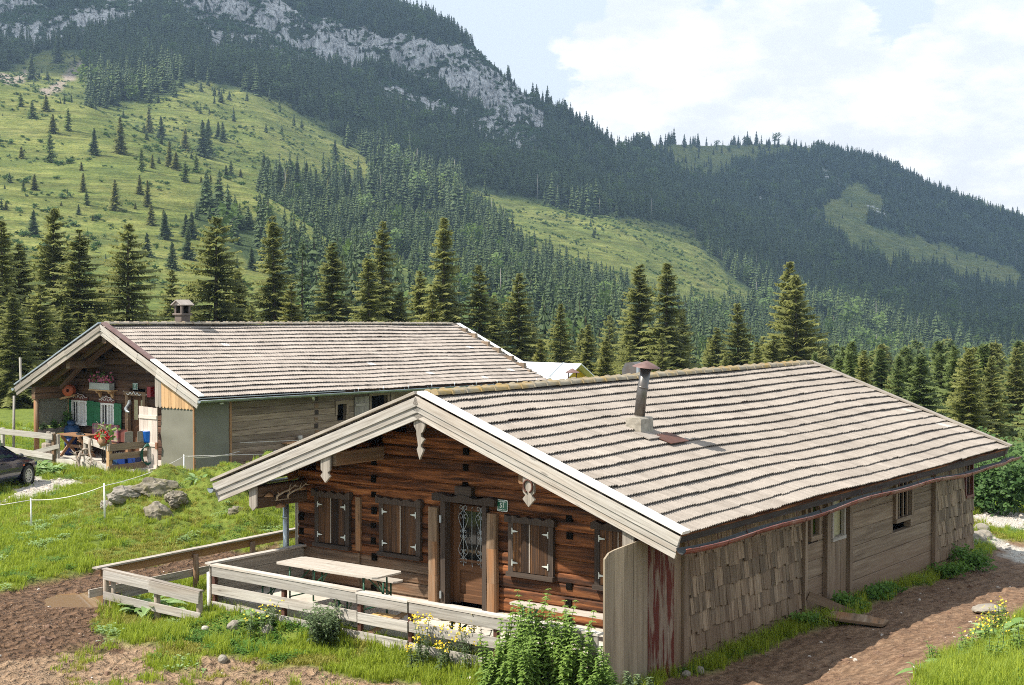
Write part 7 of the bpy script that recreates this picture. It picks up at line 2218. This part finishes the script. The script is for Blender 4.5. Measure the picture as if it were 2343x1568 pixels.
def boulder(name, x, y, z, size, seed, label, group=None, rot=0.0, mat='stone', sub=4, rough=.30):
    bm = bmesh.new(); bmesh.ops.create_icosphere(bm, subdivisions=sub, radius=1.0)
    co = np.array([v.co[:] for v in bm.verts])
    n = fbm(co[:, 0] * 1.4 + seed * 3.1 + co[:, 2], co[:, 1] * 1.4 + seed + co[:, 2] * .7, 4) * 1.1
    rdg = (1 - np.abs(fbm(co[:, 0] * 2.2 + co[:, 2] * 2.5 + seed, co[:, 1] * 2.2 - co[:, 2] * 3 + 5 * seed, 4)) * 2)
    q = 1 + rough * (n + .6 * rdg - .3)
    co = co * q[:, None] * np.array(size)
    for v, p in zip(bm.verts, co): v.co = p
    me = bpy.data.meshes.new(name); bm.to_mesh(me); bm.free()
    me.materials.append(M[mat])
    o = bpy.data.objects.new(name, me); C.objects.link(o); o.location = (x, y, z); o.rotation_euler = (0, 0, rot)
    return tag(o, label, 'rock', group)


M['mossy'] = mat_plain('mossy_limestone', (.20, .175, .135), .92, var=.5, scale=7, dirt=(.11, .10, .035), dirt_amt=.95, bump=1.0)
for px, py, z, sz, sd, lab, rot in ((345, 1128, .92, (1.25, .75, .62), 1, 'largest grey ridged boulder at the top of the mound', .5), (290, 1152, .72, (.9, .5, .42), 2, 'low pale boulder sloping down left of the largest one', .4),
                                    (356, 1182, .70, (.72, .6, .62), 3, 'rounded mossy boulder in the middle of the mound', .2), (400, 1178, .75, (.55, .5, .42), 6, 'smaller lichen grey boulder touching the mossy one', .9),
                                    (248, 1163, .68, (.5, .35, .26), 4, 'flat pale rock at the left foot of the boulders', 0), (535, 1182, .62, (.38, .3, .3), 5, 'dark cracked rock low on the right flank of the mound', 0)):
    x, y, z = on_ground(px, py, z)
    sz = (sz[0] * .5, sz[1] * .5, sz[2] * .55); boulder('boulder', x, y + .2, gz_(x, y + .2) - sz[2] * .05, sz, sd, lab, 'boulders in the mound', rot, 'mossy' if sd in (1, 3, 5, 8, 6) else 'stone')
for i, (px, py, r0, lab) in enumerate(((469, 1440, .07, 'white stone under the corner of the plank fence'), (536, 1436, .13, 'grey stone at the base of the first fence post'), (612, 1445, .12, 'brown stone in the grass below the plank fence'), (690, 1432, .16, 'pale stone beside the grey bush'),
                                      (640, 1421, .07, 'small white stone below the second fence post'), (790, 1455, .2, 'flat grey stone right of the grey bush'), (722, 1443, .12, 'stone under the grey bush'), (510, 1512, .1, 'dark stone at the mud edge in the foreground'),
                                      (1077, 1560, .08, 'white stone near the lower picture edge left of the mint'), (1188, 1556, .1, 'pale stone at the foot of the mint'), (1570, 1545, .08, 'left stone of two near the wing wall foot'), (1600, 1538, .1, 'right stone of two near the wing wall foot'),
                                      (1865, 1412, .14, 'brown stone beside the muddy board'), (2262, 1402, .3, 'flat slab of stone in the sunny track'), (1905, 1352, .09, 'pale stone in the dark grass at the side wall'),
                                      (2235, 1240, .3, 'lowest stone of the heap at the rear corner of the hut'), (2250, 1232, .25, 'middle stone of the heap at the rear corner of the hut'), (2244, 1215, .22, 'top stone of the heap at the rear corner of the hut'), (2205, 1262, .2, 'mossy stone below the shingled rear end of the hut'))):
    x, y, z = on_ground(px, py, .3)
    fl = .3 if 'flat' in lab else .75
    boulder('stone', x, y, z + r0 * .2, (r0, r0 * .8, r0 * fl), 20 + i, lab, None, i * .7, 'pebble' if 'white' in lab or 'pale' in lab else 'stone', 3, .16)

# ---------------------------------------------------------------- puddle in the ruts
q = MB(); n = 40
q.add([(PUD[0] + 1.5 * math.cos(a) * (1 + .12 * math.sin(3 * a)), PUD[1] + 1.1 * math.sin(a) * (1 + .12 * math.cos(2 * a)), _pz - .035) for a in np.linspace(0, 6.283, n, endpoint=False)], [tuple(range(n))])
M['water'] = mat_plain('brown_puddle_water', (.20, .12, .055), .03, spec=.8, var=.1)
o = q.single('puddle', M['water'], FW, (PUD[0], PUD[1], _pz - .035), 'shallow brown puddle in the rutted mud beside the pen fence', 'puddle', kind='structure')
del o['category']

# ---------------------------------------------------------------- plants
def leaf(q, p, d, l, w, tint, mi=0, fold=.25, nseg=3):
    """a pointed leaf with a folded midrib"""
    d = Vector(d).normalized(); s = d.cross(Vector((0, 0, 1)))
    if s.length < .05: s = Vector((1, 0, 0))
    s.normalize(); u = s.cross(d).normalized(); vs = []
    for i in range(nseg + 1):
        t = i / nseg; ww = w * math.sin(math.pi * min(1, .12 + .88 * t) ** .8) if i < nseg else 0.0
        c = Vector(p) + d * l * t - Vector((0, 0, 1)) * l * .35 * t * t
        vs += [c + s * ww / 2 + u * ww * fold, c, c - s * ww / 2 + u * ww * fold]
    fs = []
    for i in range(nseg):
        a = i * 3; fs += [(a, a + 1, a + 4, a + 3), (a + 1, a + 2, a + 5, a + 4)]
    b = len(q.v); q.v += [tuple(v) for v in vs]
    for f in fs:
        q.f.append(tuple(b + k for k in f)); q.t.append(tint); q.mi.append(mi); q.sm.append(False); q.uv += [(0, 0)] * 4


def herb_clump(name, label, cat, px, py, r0, n, hmin, hmax, lw, ll, mat, seed, group=None, flower=None, nodes=11, spread=.25, at=None, whorl=4):
    r = random.Random(seed); x, y, z = at or on_ground(px, py, .3)
    t = Thing(name, label, cat, FW, (x, y, z), group)
    st, lv, fl = MB(), MB(), MB()
    for i in range(n):
        a = r.uniform(0, 6.28); rad = r0 * math.sqrt(r.random()); bx, by = x + rad * math.cos(a), y + rad * math.sin(a); bz = gz_(bx, by) - .03
        h = r.uniform(hmin, hmax); lx, ly = r.gauss(0, spread) * h * .4, r.gauss(0, spread) * h * .4
        pts = [Vector((bx + lx * t_ * t_, by + ly * t_ * t_, bz + h * t_)) for t_ in (0, .35, .7, 1)]
        st.tube(pts, [.008, .007, .005, .003], 4)
        for k in range(nodes):
            f = (k + 1.2) / (nodes + .4); c = Vector((bx + lx * f * f, by + ly * f * f, bz + h * f)); a0 = r.uniform(0, 6.28)
            s = (1.0 - .55 * f) if flower else (1.05 - .6 * f * f)
            for w in range(whorl):
                aa = a0 + w * 6.283 / whorl + r.uniform(-.3, .3)
                leaf(lv, c, (math.cos(aa), math.sin(aa), r.uniform(.0, .55)), ll * s * r.uniform(.75, 1.25), lw * s * r.uniform(.8, 1.2), min(1, max(0, .15 + .6 * f + r.uniform(-.25, .25))))
        if flower:
            for k in range(13 if cat != 'wildflower' or 'ragwort' in label or 'yellow heads' in label else 4):
                c = pts[-1] + Vector((r.gauss(0, .05), r.gauss(0, .05), r.gauss(.0, .04))); u = Vector((r.gauss(0, 1), r.gauss(0, 1), .4)).normalized() * .019; v = u.orthogonal().normalized() * .017
                fl.add([c - u, c + v, c + u, c - v], [(0, 1, 2, 3)], None, r.random())
    st.build('stems', M['leaf_dark'], t); lv.build('leaves', M[mat], t)
    if flower: fl.build('flower_heads', M[flower], t)
    return t


for i, (x, y, n, h0, h1, lab) in enumerate(((3.1, -1.5, 9, .95, 1.4, 'leftmost clump of tall fresh green mint before the plank fence'), (3.5, -1.55, 10, 1.1, 1.5, 'tallest clump of fresh green mint before the plank fence'), (3.9, -1.6, 10, 1.1, 1.5, 'clump of mint whose tips reach over the cap rail'),
                                           (4.3, -1.65, 9, .9, 1.4, 'clump of mint nearest the fence end board'), (3.75, -2.1, 10, .7, 1.1, 'lower clump of mint in front of the tall stalks'), (4.75, -1.7, 8, .5, .95, 'short clump of mint at the foot of the wing wall'), (5.2, -1.55, 7, .3, .6, 'dark low herb right at the wing wall corner'), (3.2, -2.0, 8, .6, 1.0, 'front left low clump of mint at the picture edge'))):
    p = FA.w(x, y, 0); herb_clump('mint_clump', lab, 'herb', 0, 0, .26, n + 3, h0, h1, .085, .13, 'leaf_mint' if i != 6 else 'leaf_dark', 500 + i, 'mint clumps before the fence', None, 18, .22, (p.x, p.y, gz_(p.x, p.y)))
for i, (px, py, n, h0, h1, lab) in enumerate(((965, 1512, 10, .35, .85, 'yellow flowering ragwort in front of the gate of the plank fence'), (1035, 1520, 9, .3, .6, 'lower ragwort with many yellow heads right of the gate'), (1085, 1515, 8, .4, .75, 'ragwort with one bright yellow head left of the mint'), (600, 1440, 9, .25, .6, 'leafy plant with a few yellow flowers at the fence corner'))):
    herb_clump('ragwort', lab, 'wildflower', px, py, .24, n, h0, h1, .03, .12, 'leaf_dark', 540 + i, 'ragwort along the plank fence', 'yellow_flower', 10, .5)
x, y, z = on_ground(745, 1470)
gb_ = Thing('grey_bush', 'rounded grey-green bush in front of the second fence panel', 'bush', FW, (x, y, z))
q = MB(); r_ = random.Random(77)
for i in range(60):
    a = r_.uniform(0, 6.28); l = r_.uniform(.35, .78); d = Vector((math.cos(a) * r_.uniform(.1, .75), math.sin(a) * r_.uniform(.1, .75), 1)).normalized(); p0 = Vector((x + r_.gauss(0, .12), y + r_.gauss(0, .1), z))
    q.tube([p0, p0 + d * l], [.006, .003], 3, None, 1)
    for k in range(16):
        f = .15 + .85 * k / 15; c = p0 + d * l * f; aa = r_.uniform(0, 6.28); leaf(q, c, (math.cos(aa), math.sin(aa), r_.uniform(-.2, .6)), .11 * r_.uniform(.6, 1.2), .034, min(1, max(0, .5 * f + r_.uniform(-.2, .45))))
q.build('foliage', [M['leaf_dark'], M['leaf_dark']], gb_)


def dock(px, py, n, size, label, seed, at=None, group='broad-leaved docks'):
    r = random.Random(seed); x, y, z = at or on_ground(px, py)
    q = MB()
    for i in range(n):
        a = r.uniform(0, 6.28); rr = size * .7 * math.sqrt(r.random()); p = Vector((x + rr * math.cos(a), y + rr * math.sin(a), 0)); p.z = gz_(p.x, p.y) + r.uniform(.02, size * .45)
        leaf(q, p, (math.cos(a + r.uniform(-.6, .6)), math.sin(a + r.uniform(-.6, .6)), r.uniform(.1, .9)), size * r.uniform(.5, .95), size * r.uniform(.3, .5), r.random(), 0, .15, 4)
    return q.single('dock_plant', M['leaf_dock'], FW, (x, y, z), label, 'plant', group)


dock(350, 1408, 22, .5, 'pale broad-leaved dock under the pen fence', 1); dock(330, 1392, 12, .4, 'smaller dock behind the lower pen rail', 2); dock(440, 1410, 12, .35, 'dock inside the pen near its right post', 12)
dock(85, 1082, 60, .55, 'lush dock between the dark car and the porch fence', 3); dock(112, 1086, 40, .5, 'dock in front of the porch entrance steps', 4); dock(30, 1045, 18, .5, 'dock behind the car bonnet', 5)
dock(560, 1120, 55, .45, 'dock under the left eave of the near hut', 6); dock(600, 1128, 45, .42, 'dock farther in under the left eave of the near hut', 7); dock(420, 1092, 20, .35, 'dock at the foot of the canvas panel', 8); dock(465, 1112, 25, .35, 'dock on the right shoulder of the mound', 9)
dock(585, 1425, 30, .3, 'yellowing dock with reddish leaves at the fence corner', 10); dock(2150, 1550, 30, .4, 'dock on the bank in the lower right corner', 14); dock(2290, 1470, 26, .4, 'broad dock higher on the lower right bank', 15); dock(1680, 1452, 16, .3, 'dark dock climbing the shingled wall foot', 16)
for px, py, s, h_, n, lab, mt in ((2278, 1172, 1.5, 1.9, 2600, 'large rounded dark bush behind the road on the right', 'hedge'), (2262, 1163, .8, 1.2, 900, 'small pale bush left of the large rounded one', 'leaf_pot'), (2330, 1180, 1.6, 2.3, 2400, 'bush cut by the right border behind the road', 'hedge'), (2250, 1135, 1.2, 2.6, 1500, 'taller loose bush close behind the hut corner', 'hedge')):
    x, y, z = on_ground(px, py, -.8)
    m_ = bush_mb(int(px), s, h_, n, .16); q = MB(); q.v, q.f, q.t, q.mi, q.sm, q.uv = [(a + x, b_ + y, c + z) for a, b_, c in m_.v], m_.f, m_.t, m_.mi, m_.sm, m_.uv
    q.single('bush', M[mt], FW, (x, y, z), lab, 'bush', 'bushes behind the road')
for i, (x0, y0, s, h_, n) in enumerate(((4.62, 5.2, .28, .25, 500), (4.7, 6.9, .38, .32, 900), (4.65, 8.2, .36, .28, 700), (4.6, 9.3, .25, .22, 400), (4.7, 12.2, .45, .42, 900), (4.7, 13.6, .52, .6, 1300))):
    p = FA.w(x0, y0, 0); z = gz_(p.x, p.y); m_ = bush_mb(700 + i, s, h_, n, .07); q = MB(); q.v, q.f, q.t, q.mi, q.sm, q.uv = [(a + p.x, b_ + p.y, c + z) for a, b_, c in m_.v], m_.f, m_.t, m_.mi, m_.sm, m_.uv
    q.single('weed_clump', M['weed'], FW, (p.x, p.y, z), ('lush green weeds at the foot of the side wall near the beam', 'weeds spreading below the white framed window', 'weeds between the two wall posts', 'small weeds under the barred window', 'weeds at the start of the rear shingles', 'biggest weed cushion under the rear shingles')[i], 'weeds', 'weeds along the side wall')
# bank flowers lower right
for i, (px, py, lab) in enumerate(((2235, 1490, 'yellow buttercups at the upper edge of the right bank'), (2290, 1440, 'few yellow buttercups high on the right bank'), (2180, 1530, 'leafy herb on the lower right bank'), (2330, 1520, 'leafy herb at the right border of the bank'))):
    herb_clump('bank_herb', lab, 'wildflower', px, py, .35, 14, .2, .5, .035, .11, 'leaf_mint', 560 + i, 'herbs on the right bank', 'yellow_flower' if i < 2 else None, 7, .5)

# ---------------------------------------------------------------- grass
def tuft(seed, n, h, spread, w, mat, wild=.5):
    r = random.Random(seed); q = MB()
    for i in range(n):
        a = r.uniform(0, 6.28); rr = spread * math.sqrt(r.random()); b_ = Vector((rr * math.cos(a), rr * math.sin(a), -.02)); hh_ = h * r.uniform(.5, 1.1); aa = r.uniform(0, 6.28); ln = hh_ * wild * r.random()
        d = Vector((math.cos(aa), math.sin(aa), 0)); s = Vector((-d.y, d.x, 0)) * w * .5; m_ = b_ + d * ln * .35 + Vector((0, 0, hh_ * .6)); tp = b_ + d * ln + Vector((0, 0, hh_))
        k = len(q.v); q.v += [tuple(b_ - s), tuple(b_ + s), tuple(m_ + s * .8), tuple(m_ - s * .8), tuple(tp)]
        t_ = r.random()
        q.f += [(k, k + 1, k + 2, k + 3), (k + 3, k + 2, k + 4)]; q.t += [t_, t_]; q.mi += [0, 0]; q.sm += [False, False]; q.uv += [(0, 0)] * 7
    return proto('grass_tuft', q.mesh('grass_tuft', mat))


def weed_tuft(seed, n, r0, l, mat):
    r = random.Random(seed); q = MB()
    for i in range(n):
        a = r.uniform(0, 6.28); rr = r0 * math.sqrt(r.random()); p = Vector((rr * math.cos(a), rr * math.sin(a), r.uniform(.01, .09)))
        leaf(q, p, (math.cos(a), math.sin(a), r.uniform(.1, .8)), l * r.uniform(.6, 1.2), l * .6, r.random(), 0, .1, 2)
    return proto('weed_tuft', q.mesh('weed_tuft', mat))


GR = [tuft(1, 26, .11, .10, .012, M['grass']), tuft(2, 24, .15, .11, .012, M['grass']), tuft(3, 22, .09, .10, .014, M['dry_grass'], .9), weed_tuft(4, 12, .1, .055, M['weed']), tuft(5, 20, .26, .09, .012, M['grass'], .7), weed_tuft(6, 9, .09, .08, M['leaf_dock'])]
cellA = np.abs((NX[1:, :-1] - NX[:-1, :-1]) * (NY[:-1, 1:] - NY[:-1, :-1]))
gmask = (1 - mud_g) * (1 - gravel) * (1 - _ua) * (1 - _ub)
terrA = (LAX > -4.1) & (LAX < 4.2) & (LAY > -1.05) & (LAY < 1.4); terrB = (LBX > -4.4) & (LBX < 2.9) & (LBY > -.3) & (LBY < 1.7)
gmask = gmask * ~terrA * ~terrB
gd = np.interp(NY, [15, 22, 30, 40, 50, 62, 64], [150, 150, 95, 55, 30, 14, 0]) * gmask
gd[(np.abs(NX / NY) > .42)] = 0
gd *= np.where((NY < 24) & (NX < 2), 1.15, 1)
w_ = cellA * gd[:-1, :-1]
gen = np.random.default_rng(5); ng = gen.poisson(w_.sum()); idx = np.searchsorted(np.cumsum(w_.ravel()), gen.random(ng) * w_.sum()); gi_, gj_ = np.unravel_index(np.minimum(idx, w_.size - 1), w_.shape)
u_, v_ = gen.random(ng), gen.random(ng)
def blg(T): return (T[gi_, gj_] * (1 - u_) + T[gi_ + 1, gj_] * u_) * (1 - v_) + (T[gi_, gj_ + 1] * (1 - u_) + T[gi_ + 1, gj_ + 1] * u_) * v_
gx, gy, gzz = blg(NX), blg(NY), blg(NZ)
pn_ = fbm(gx / 1.1 + 3, gy / 1.1, 4); pn2 = fbm(gx / .7 + 30, gy / .7, 3)
var = np.where(pn_ > .22, 2, np.where(pn2 > .25, 3, np.where(pn2 < -.42, 5, 0)))
var = np.where((var == 0) & (gen.random(ng) < .4), 1, var)
lax = (gx - FA.o.x) * _cA - (gy - FA.o.y) * _sA; lay = (gx - FA.o.x) * _sA + (gy - FA.o.y) * _cA
wallg = (lax > 4.2) & (lax < 5.0) & (lay > -1)
mound_w = np.exp(-(((gx + 7.6) / 3.2) ** 2 + ((gy - 36) / 3.4) ** 2))
var = np.where((mound_w > .2) & (pn_ > -.25) & (var == 0), 2, var)
bank = (gx > 4.6) & (gy < 22.5) & (lax > 6)
tall = (gen.random(ng) < np.where(bank | wallg, .5, .05)) | ((fbm(gx / 2.3, gy / 2.3 + 40, 3) > .38) & (gen.random(ng) < .5))
var = np.where(tall, 4, var)
ssc = gen.uniform(.65, 1.2, ng) * np.where(gy > 40, 1.15, 1.0) * (1 - .35 * np.clip(mound_w, 0, 1))
scatter('grass', np.stack([gx, gy, gzz], 1), ssc, gen.random(ng) * 6.28, var, GR)
print('grass tufts', ng)
# stones and clods on the bare ground
M['clod'] = mat_plain('mud_clod', (.15, .09, .06), .95, var=.3)
PB = []
for k in range(4):
    q = MB(); q.blob((0, 0, 0), (1, .8, .55), 7, 5, .3, k); PB.append(proto('pebble', q.mesh('pebble', M['pebble'] if k < 2 else M['clod'])))
md_ = np.clip(mud, 0, 1) * 14 * ((NY < 42) & (np.abs(NX / NY) < .4)) * (.3 + smooth(-.2, .5, fbm(NX / .8, NY / .8, 3))) + np.clip(gravel, 0, 1) * 60 * (NY < 50)
w_ = cellA * md_[:-1, :-1]; ng = gen.poisson(w_.sum()); idx = np.searchsorted(np.cumsum(w_.ravel()), gen.random(ng) * w_.sum()); gi_, gj_ = np.unravel_index(np.minimum(idx, w_.size - 1), w_.shape); u_, v_ = gen.random(ng), gen.random(ng)
gx, gy, gzz = blg(NX), blg(NY), blg(NZ); grv = blg(gravel)
sz_p = gen.lognormal(-4.0, .55, ng) * np.where(grv > .5, 1.3, 1.2)
scatter('pebbles', np.stack([gx, gy, gzz], 1), sz_p, gen.random(ng) * 6.28, np.where(grv > .4, gen.integers(0, 2, ng), gen.choice(4, ng, p=[.04, .04, .46, .46])), PB)
print('pebbles', ng)

# ---------------------------------------------------------------- electric fence on the mound
ef = Thing('string_fence', 'white plastic posts with a slack white cord crossing the mound', 'fence', FW, (-10, 34.6, .6))
pts = []
for px, py, pt_ in ((72, 1205, 1139), (240, 1188, 1105), (421, 1097, 1040)):
    x, y, z = on_ground(px, py, .6); h = (py - pt_) * y / F_PX
    q = MB(); q.tube([(x, y, z - .1), (x - .01 * (px < 300), y, z + h)], [.026, .018], 7); q.build('post', M['post_white'], ef); pts.append(Vector((x, y, z + h * .93)))
pts = [Vector((pts[0].x - 4.0, pts[0].y - 1.0, pts[0].z - .25))] + pts + [Vector(FB.w(4.75, 1.9, -4.12))]
q = MB()
for a, b_ in zip(pts[:-1], pts[1:]):
    q.tube([a.lerp(b_, t) - Vector((0, 0, .10 * 4 * t * (1 - t))) for t in np.linspace(0, 1, 9)], .009, 4)
q.tube([pts[-2].lerp(Vector(FB.w(5.4, 3.6, -4.3)), t) for t in np.linspace(0, 1, 6)], .009, 4); q.tube([Vector(FB.w(4.75, 1.9, -3.85)).lerp(Vector(FB.w(5.3, 5.2, -3.95)), t) for t in np.linspace(0, 1, 6)], .008, 4)
q.build('cord', M['rope'], ef)

# ---------------------------------------------------------------- dark blue car at the left edge
def build_car():
    yaw = R(10.5)
    fr = Frame(-14.86, 43.1, 0, yaw)
    # front right wheel stands at local (0, 0): shift so that it is at (.74, 1.28)
    o = fr.w(-.74, -1.28, 0); fr = Frame(o.x, o.y, gz_(-14.86, 43.1) - .01, yaw)
    T = Thing('parked_car', 'dark blue car cut by the left border with its right front wheel on the gravel', 'car', fr, (0, 0, 0))
    st = [  # y, sill z, belt z, top z (middle), half width at belt, half width at top
        (-2.12, .42, .70, .74, .70, .55), (-2.05, .30, .84, .88, .78, .62), (-1.75, .22, .93, 1.0, .83, .62), (-1.2, .2, .95, 1.30, .85, .56), (-.6, .2, .94, 1.41, .86, .54), (.1, .2, .93, 1.40, .86, .55), (.55, .2, .92, 1.22, .86, .58), (.95, .2, .90, .98, .85, .66), (1.3, .2, .86, .92, .84, .62), (1.8, .24, .74, .80, .80, .52), (2.02, .32, .62, .66, .72, .44), (2.08, .42, .54, .56, .62, .4)]
    q = MB(); rows = []
    for (y, sl, bt, tp, wb, wt) in st:
        c = [(wb * .93, sl), (wb * 1.0, sl + (bt - sl) * .3), (wb * 1.02, sl + (bt - sl) * .62), (wb * .985, bt - .02), (wb * .95, bt + .01), (wb * .95 + (wt - wb * .95) * .55, bt + (tp - bt) * .62), (wt, tp - .03), (wt * .6, tp), (0, tp + .012)]
        rows.append([Vector((x, y, z)) for x, z in c] + [Vector((-x, y, z)) for x, z in c[-2::-1]])
    n = len(rows[0]); vs = [p for r in rows for p in r]
    fs = [(i * n + k, (i + 1) * n + k, (i + 1) * n + k + 1, i * n + k + 1) for i in range(len(rows) - 1) for k in range(n - 1)]
    fs += [tuple(range(n)), tuple(range((len(rows) - 1) * n, len(rows) * n))[::-1]]; fs += [((i + 1) * n, i * n, i * n + n - 1, (i + 1) * n + n - 1) for i in range(len(rows) - 1)]
    q.add(vs, fs, None, .5, 0, True)
    body = q.build('body', M['car_paint'], T)
    # glazing, set just proud of the shell
    def side_pt(i, k0, k1, t): return rows[i][k0].lerp(rows[i][k1], t)
    for s in (1, -1):
        for ia, ib in ((2, 4), (4, 6)):
            g_ = MB(); idx_ = list(range(ia, ib + 1)); a = []
            for i in idx_:
                lo = rows[i][4].lerp(rows[i][6], .1); hi = rows[i][4].lerp(rows[i][6], .86); lo.y += 0; a.append((lo, hi))
            off = Vector((.012 * s, 0, .004)); vv = []
            for lo, hi in a: vv += [Vector((lo.x * s, lo.y, lo.z)) + off, Vector((hi.x * s, hi.y, hi.z)) + off]
            g_.add(vv, [(2 * k, 2 * k + 2, 2 * k + 3, 2 * k + 1) for k in range(len(idx_) - 1)]); g_.build('side_window', M['car_glass'], T)
    g_ = MB(); g_.add([(x * w_, y, z) for (y, w_, z) in ((1.0, .64, 1.0), (.42, .54, 1.30)) for x in (-1, 1)], [(0, 1, 3, 2)]); g_.build('windscreen', M['car_glass'], T)
    for s in (1, -1):
        m_ = MB(); m_.blob((s * .95, .72, .98), (.09, .06, .075), 10, 6, .03, 2, None, 0, True); m_.board((s * .86, .72, .95), (s * .93, .72, .97), .04, .04); m_.build('wing_mirror', M['black_plastic'], T)
        m_ = MB(); m_.box((s * .872, 1.02, .66), (.012, .09, .04)); m_.build('side_repeater', M['orange_lamp'], T)
        m_ = MB(); m_.box((s * .60, 2.02, .60), (.26, .1, .12), .5, 0, .03); m_.build('headlight', M['car_glass'], T)
        m_ = MB(); m_.board((s * .885, -1.0, .54), (s * .885, .85, .54), .05, .015); m_.build('rub_strip', M['black_plastic'], T)
        m_ = MB(); m_.box((s * .882, -.12, .82), (.015, .16, .035)); m_.build('door_handle', M['black_plastic'], T)
        for y in (1.28, -1.30):
            a_ = MB(); a_.lathe((s * .845, y, .32), [(0, .0), (.385, .0), (.385, .03), (0, .03)], 26, axis=(s, 0, 0)); a_.build('black_arch_disc', M['black'], T)  # black disc in place of the shaded wheel recess
            t_ = MB(); t_.lathe((s * .70, y, .315), [(.20, .0), (.30, .0), (.318, .03), (.318, .17), (.305, .195), (.23, .2), (.21, .17)], 28, axis=(s, 0, 0)); wo_ = t_.build('wheel', M['rubber'], T)
            t_ = MB(); t_.lathe((s * .70, y, .315), [(0, .185), (.07, .187), (.085, .178), (.20, .182), (.215, .192), (.215, .17), (0, .15)], 28, axis=(s, 0, 0)); t_.build('hubcap', M['hubcap'], T, wo_)
            t_ = MB()
            for k in range(10):
                a = 6.283 * k / 10; t_.lathe((s * .8835, y + .145 * math.cos(a), .315 + .145 * math.sin(a)), [(0, .003), (.021, .003), (.021, 0)], 8, axis=(s, 0, 0))
            t_.build('black_slot_dots', M['black'], T, wo_)  # black dots painted as shaded slots
    m_ = MB(); m_.box((0, 2.06, .40), (1.35, .12, .2), .5, 0, .05); m_.build('bumper', M['car_paint'], T)


M['car_paint'] = mat_plain('dark_blue_car_paint', (.006, .008, .028), .18, spec=.6, var=.1, scale=2, dirt=(.03, .028, .028), dirt_amt=.3, coat=.6)
M['car_glass'] = mat_plain('tinted_car_glass', (.03, .05, .045), .05, spec=.8, var=.05)
M['orange_lamp'] = mat_plain('orange_lamp', (.5, .10, .03), .3)
build_car()

# ---------------------------------------------------------------- air between here and the mountains
def build_haze():
    x0, x1, y0, y1, z0, z1 = -2050, 2150, -80, 3080, -45, 860
    me = bpy.data.meshes.new('haze')
    me.from_pydata([(x, y, z) for z in (z0, z1) for y in (y0, y1) for x in (x0, x1)], [], [(0, 2, 3, 1), (4, 5, 7, 6), (0, 1, 5, 4), (2, 6, 7, 3), (0, 4, 6, 2), (1, 3, 7, 5)])
    m = bpy.data.materials.new('hazy_air'); m.use_nodes = True; nt = m.node_tree; nt.nodes.clear()
    out = nt.nodes.new('ShaderNodeOutputMaterial'); pv = nt.nodes.new('ShaderNodeVolumePrincipled')
    pv.inputs['Color'].default_value = (.50, .72, 1.0, 1); pv.inputs['Density'].default_value = HAZE; pv.inputs['Anisotropy'].default_value = .35
    nt.links.new(pv.outputs[0], out.inputs['Volume'])
    me.materials.append(m)
    o = bpy.data.objects.new('haze', me); C.objects.link(o); o['kind'] = 'stuff'
    o.display_type = 'WIRE'


HAZE = 0.00015
build_haze()

# ---------------------------------------------------------------- unseen clouds outside the picture, added and shaped to lay shade on the far slopes
def build_shade_clouds():
    m = mat_plain('white_shade_cloud', (.9, .9, .9), 1.0, spec=0, var=.02, scale=.01)
    for i, (cx, cy, cz, sx, sy, sz, lab) in enumerate(((-1700, 1420, 2050, 1060, 800, 190, 'broad flat white unseen cloud added to shade the mountain'), (-1146, 673, 2050, 290, 460, 120, 'small white unseen cloud added to shade the foot of the right hill'))):
        bm = bmesh.new(); bmesh.ops.create_icosphere(bm, subdivisions=5, radius=1.0)
        co = np.array([v.co[:] for v in bm.verts]); n = fbm(co[:, 0] * 3 + i * 9, co[:, 1] * 3 + co[:, 2] * 2, 5)
        co = co * (1 + .28 * n)[:, None] * np.array((sx, sy, sz))
        for v, p_ in zip(bm.verts, co): v.co = p_
        me = bpy.data.meshes.new('cloud'); bm.to_mesh(me); bm.free(); me.materials.append(m)
        me.polygons.foreach_set('use_smooth', np.ones(len(me.polygons), bool))
        o = bpy.data.objects.new('cloud', me); C.objects.link(o); o.location = (cx, cy, cz); tag(o, lab, 'cloud')


build_shade_clouds()
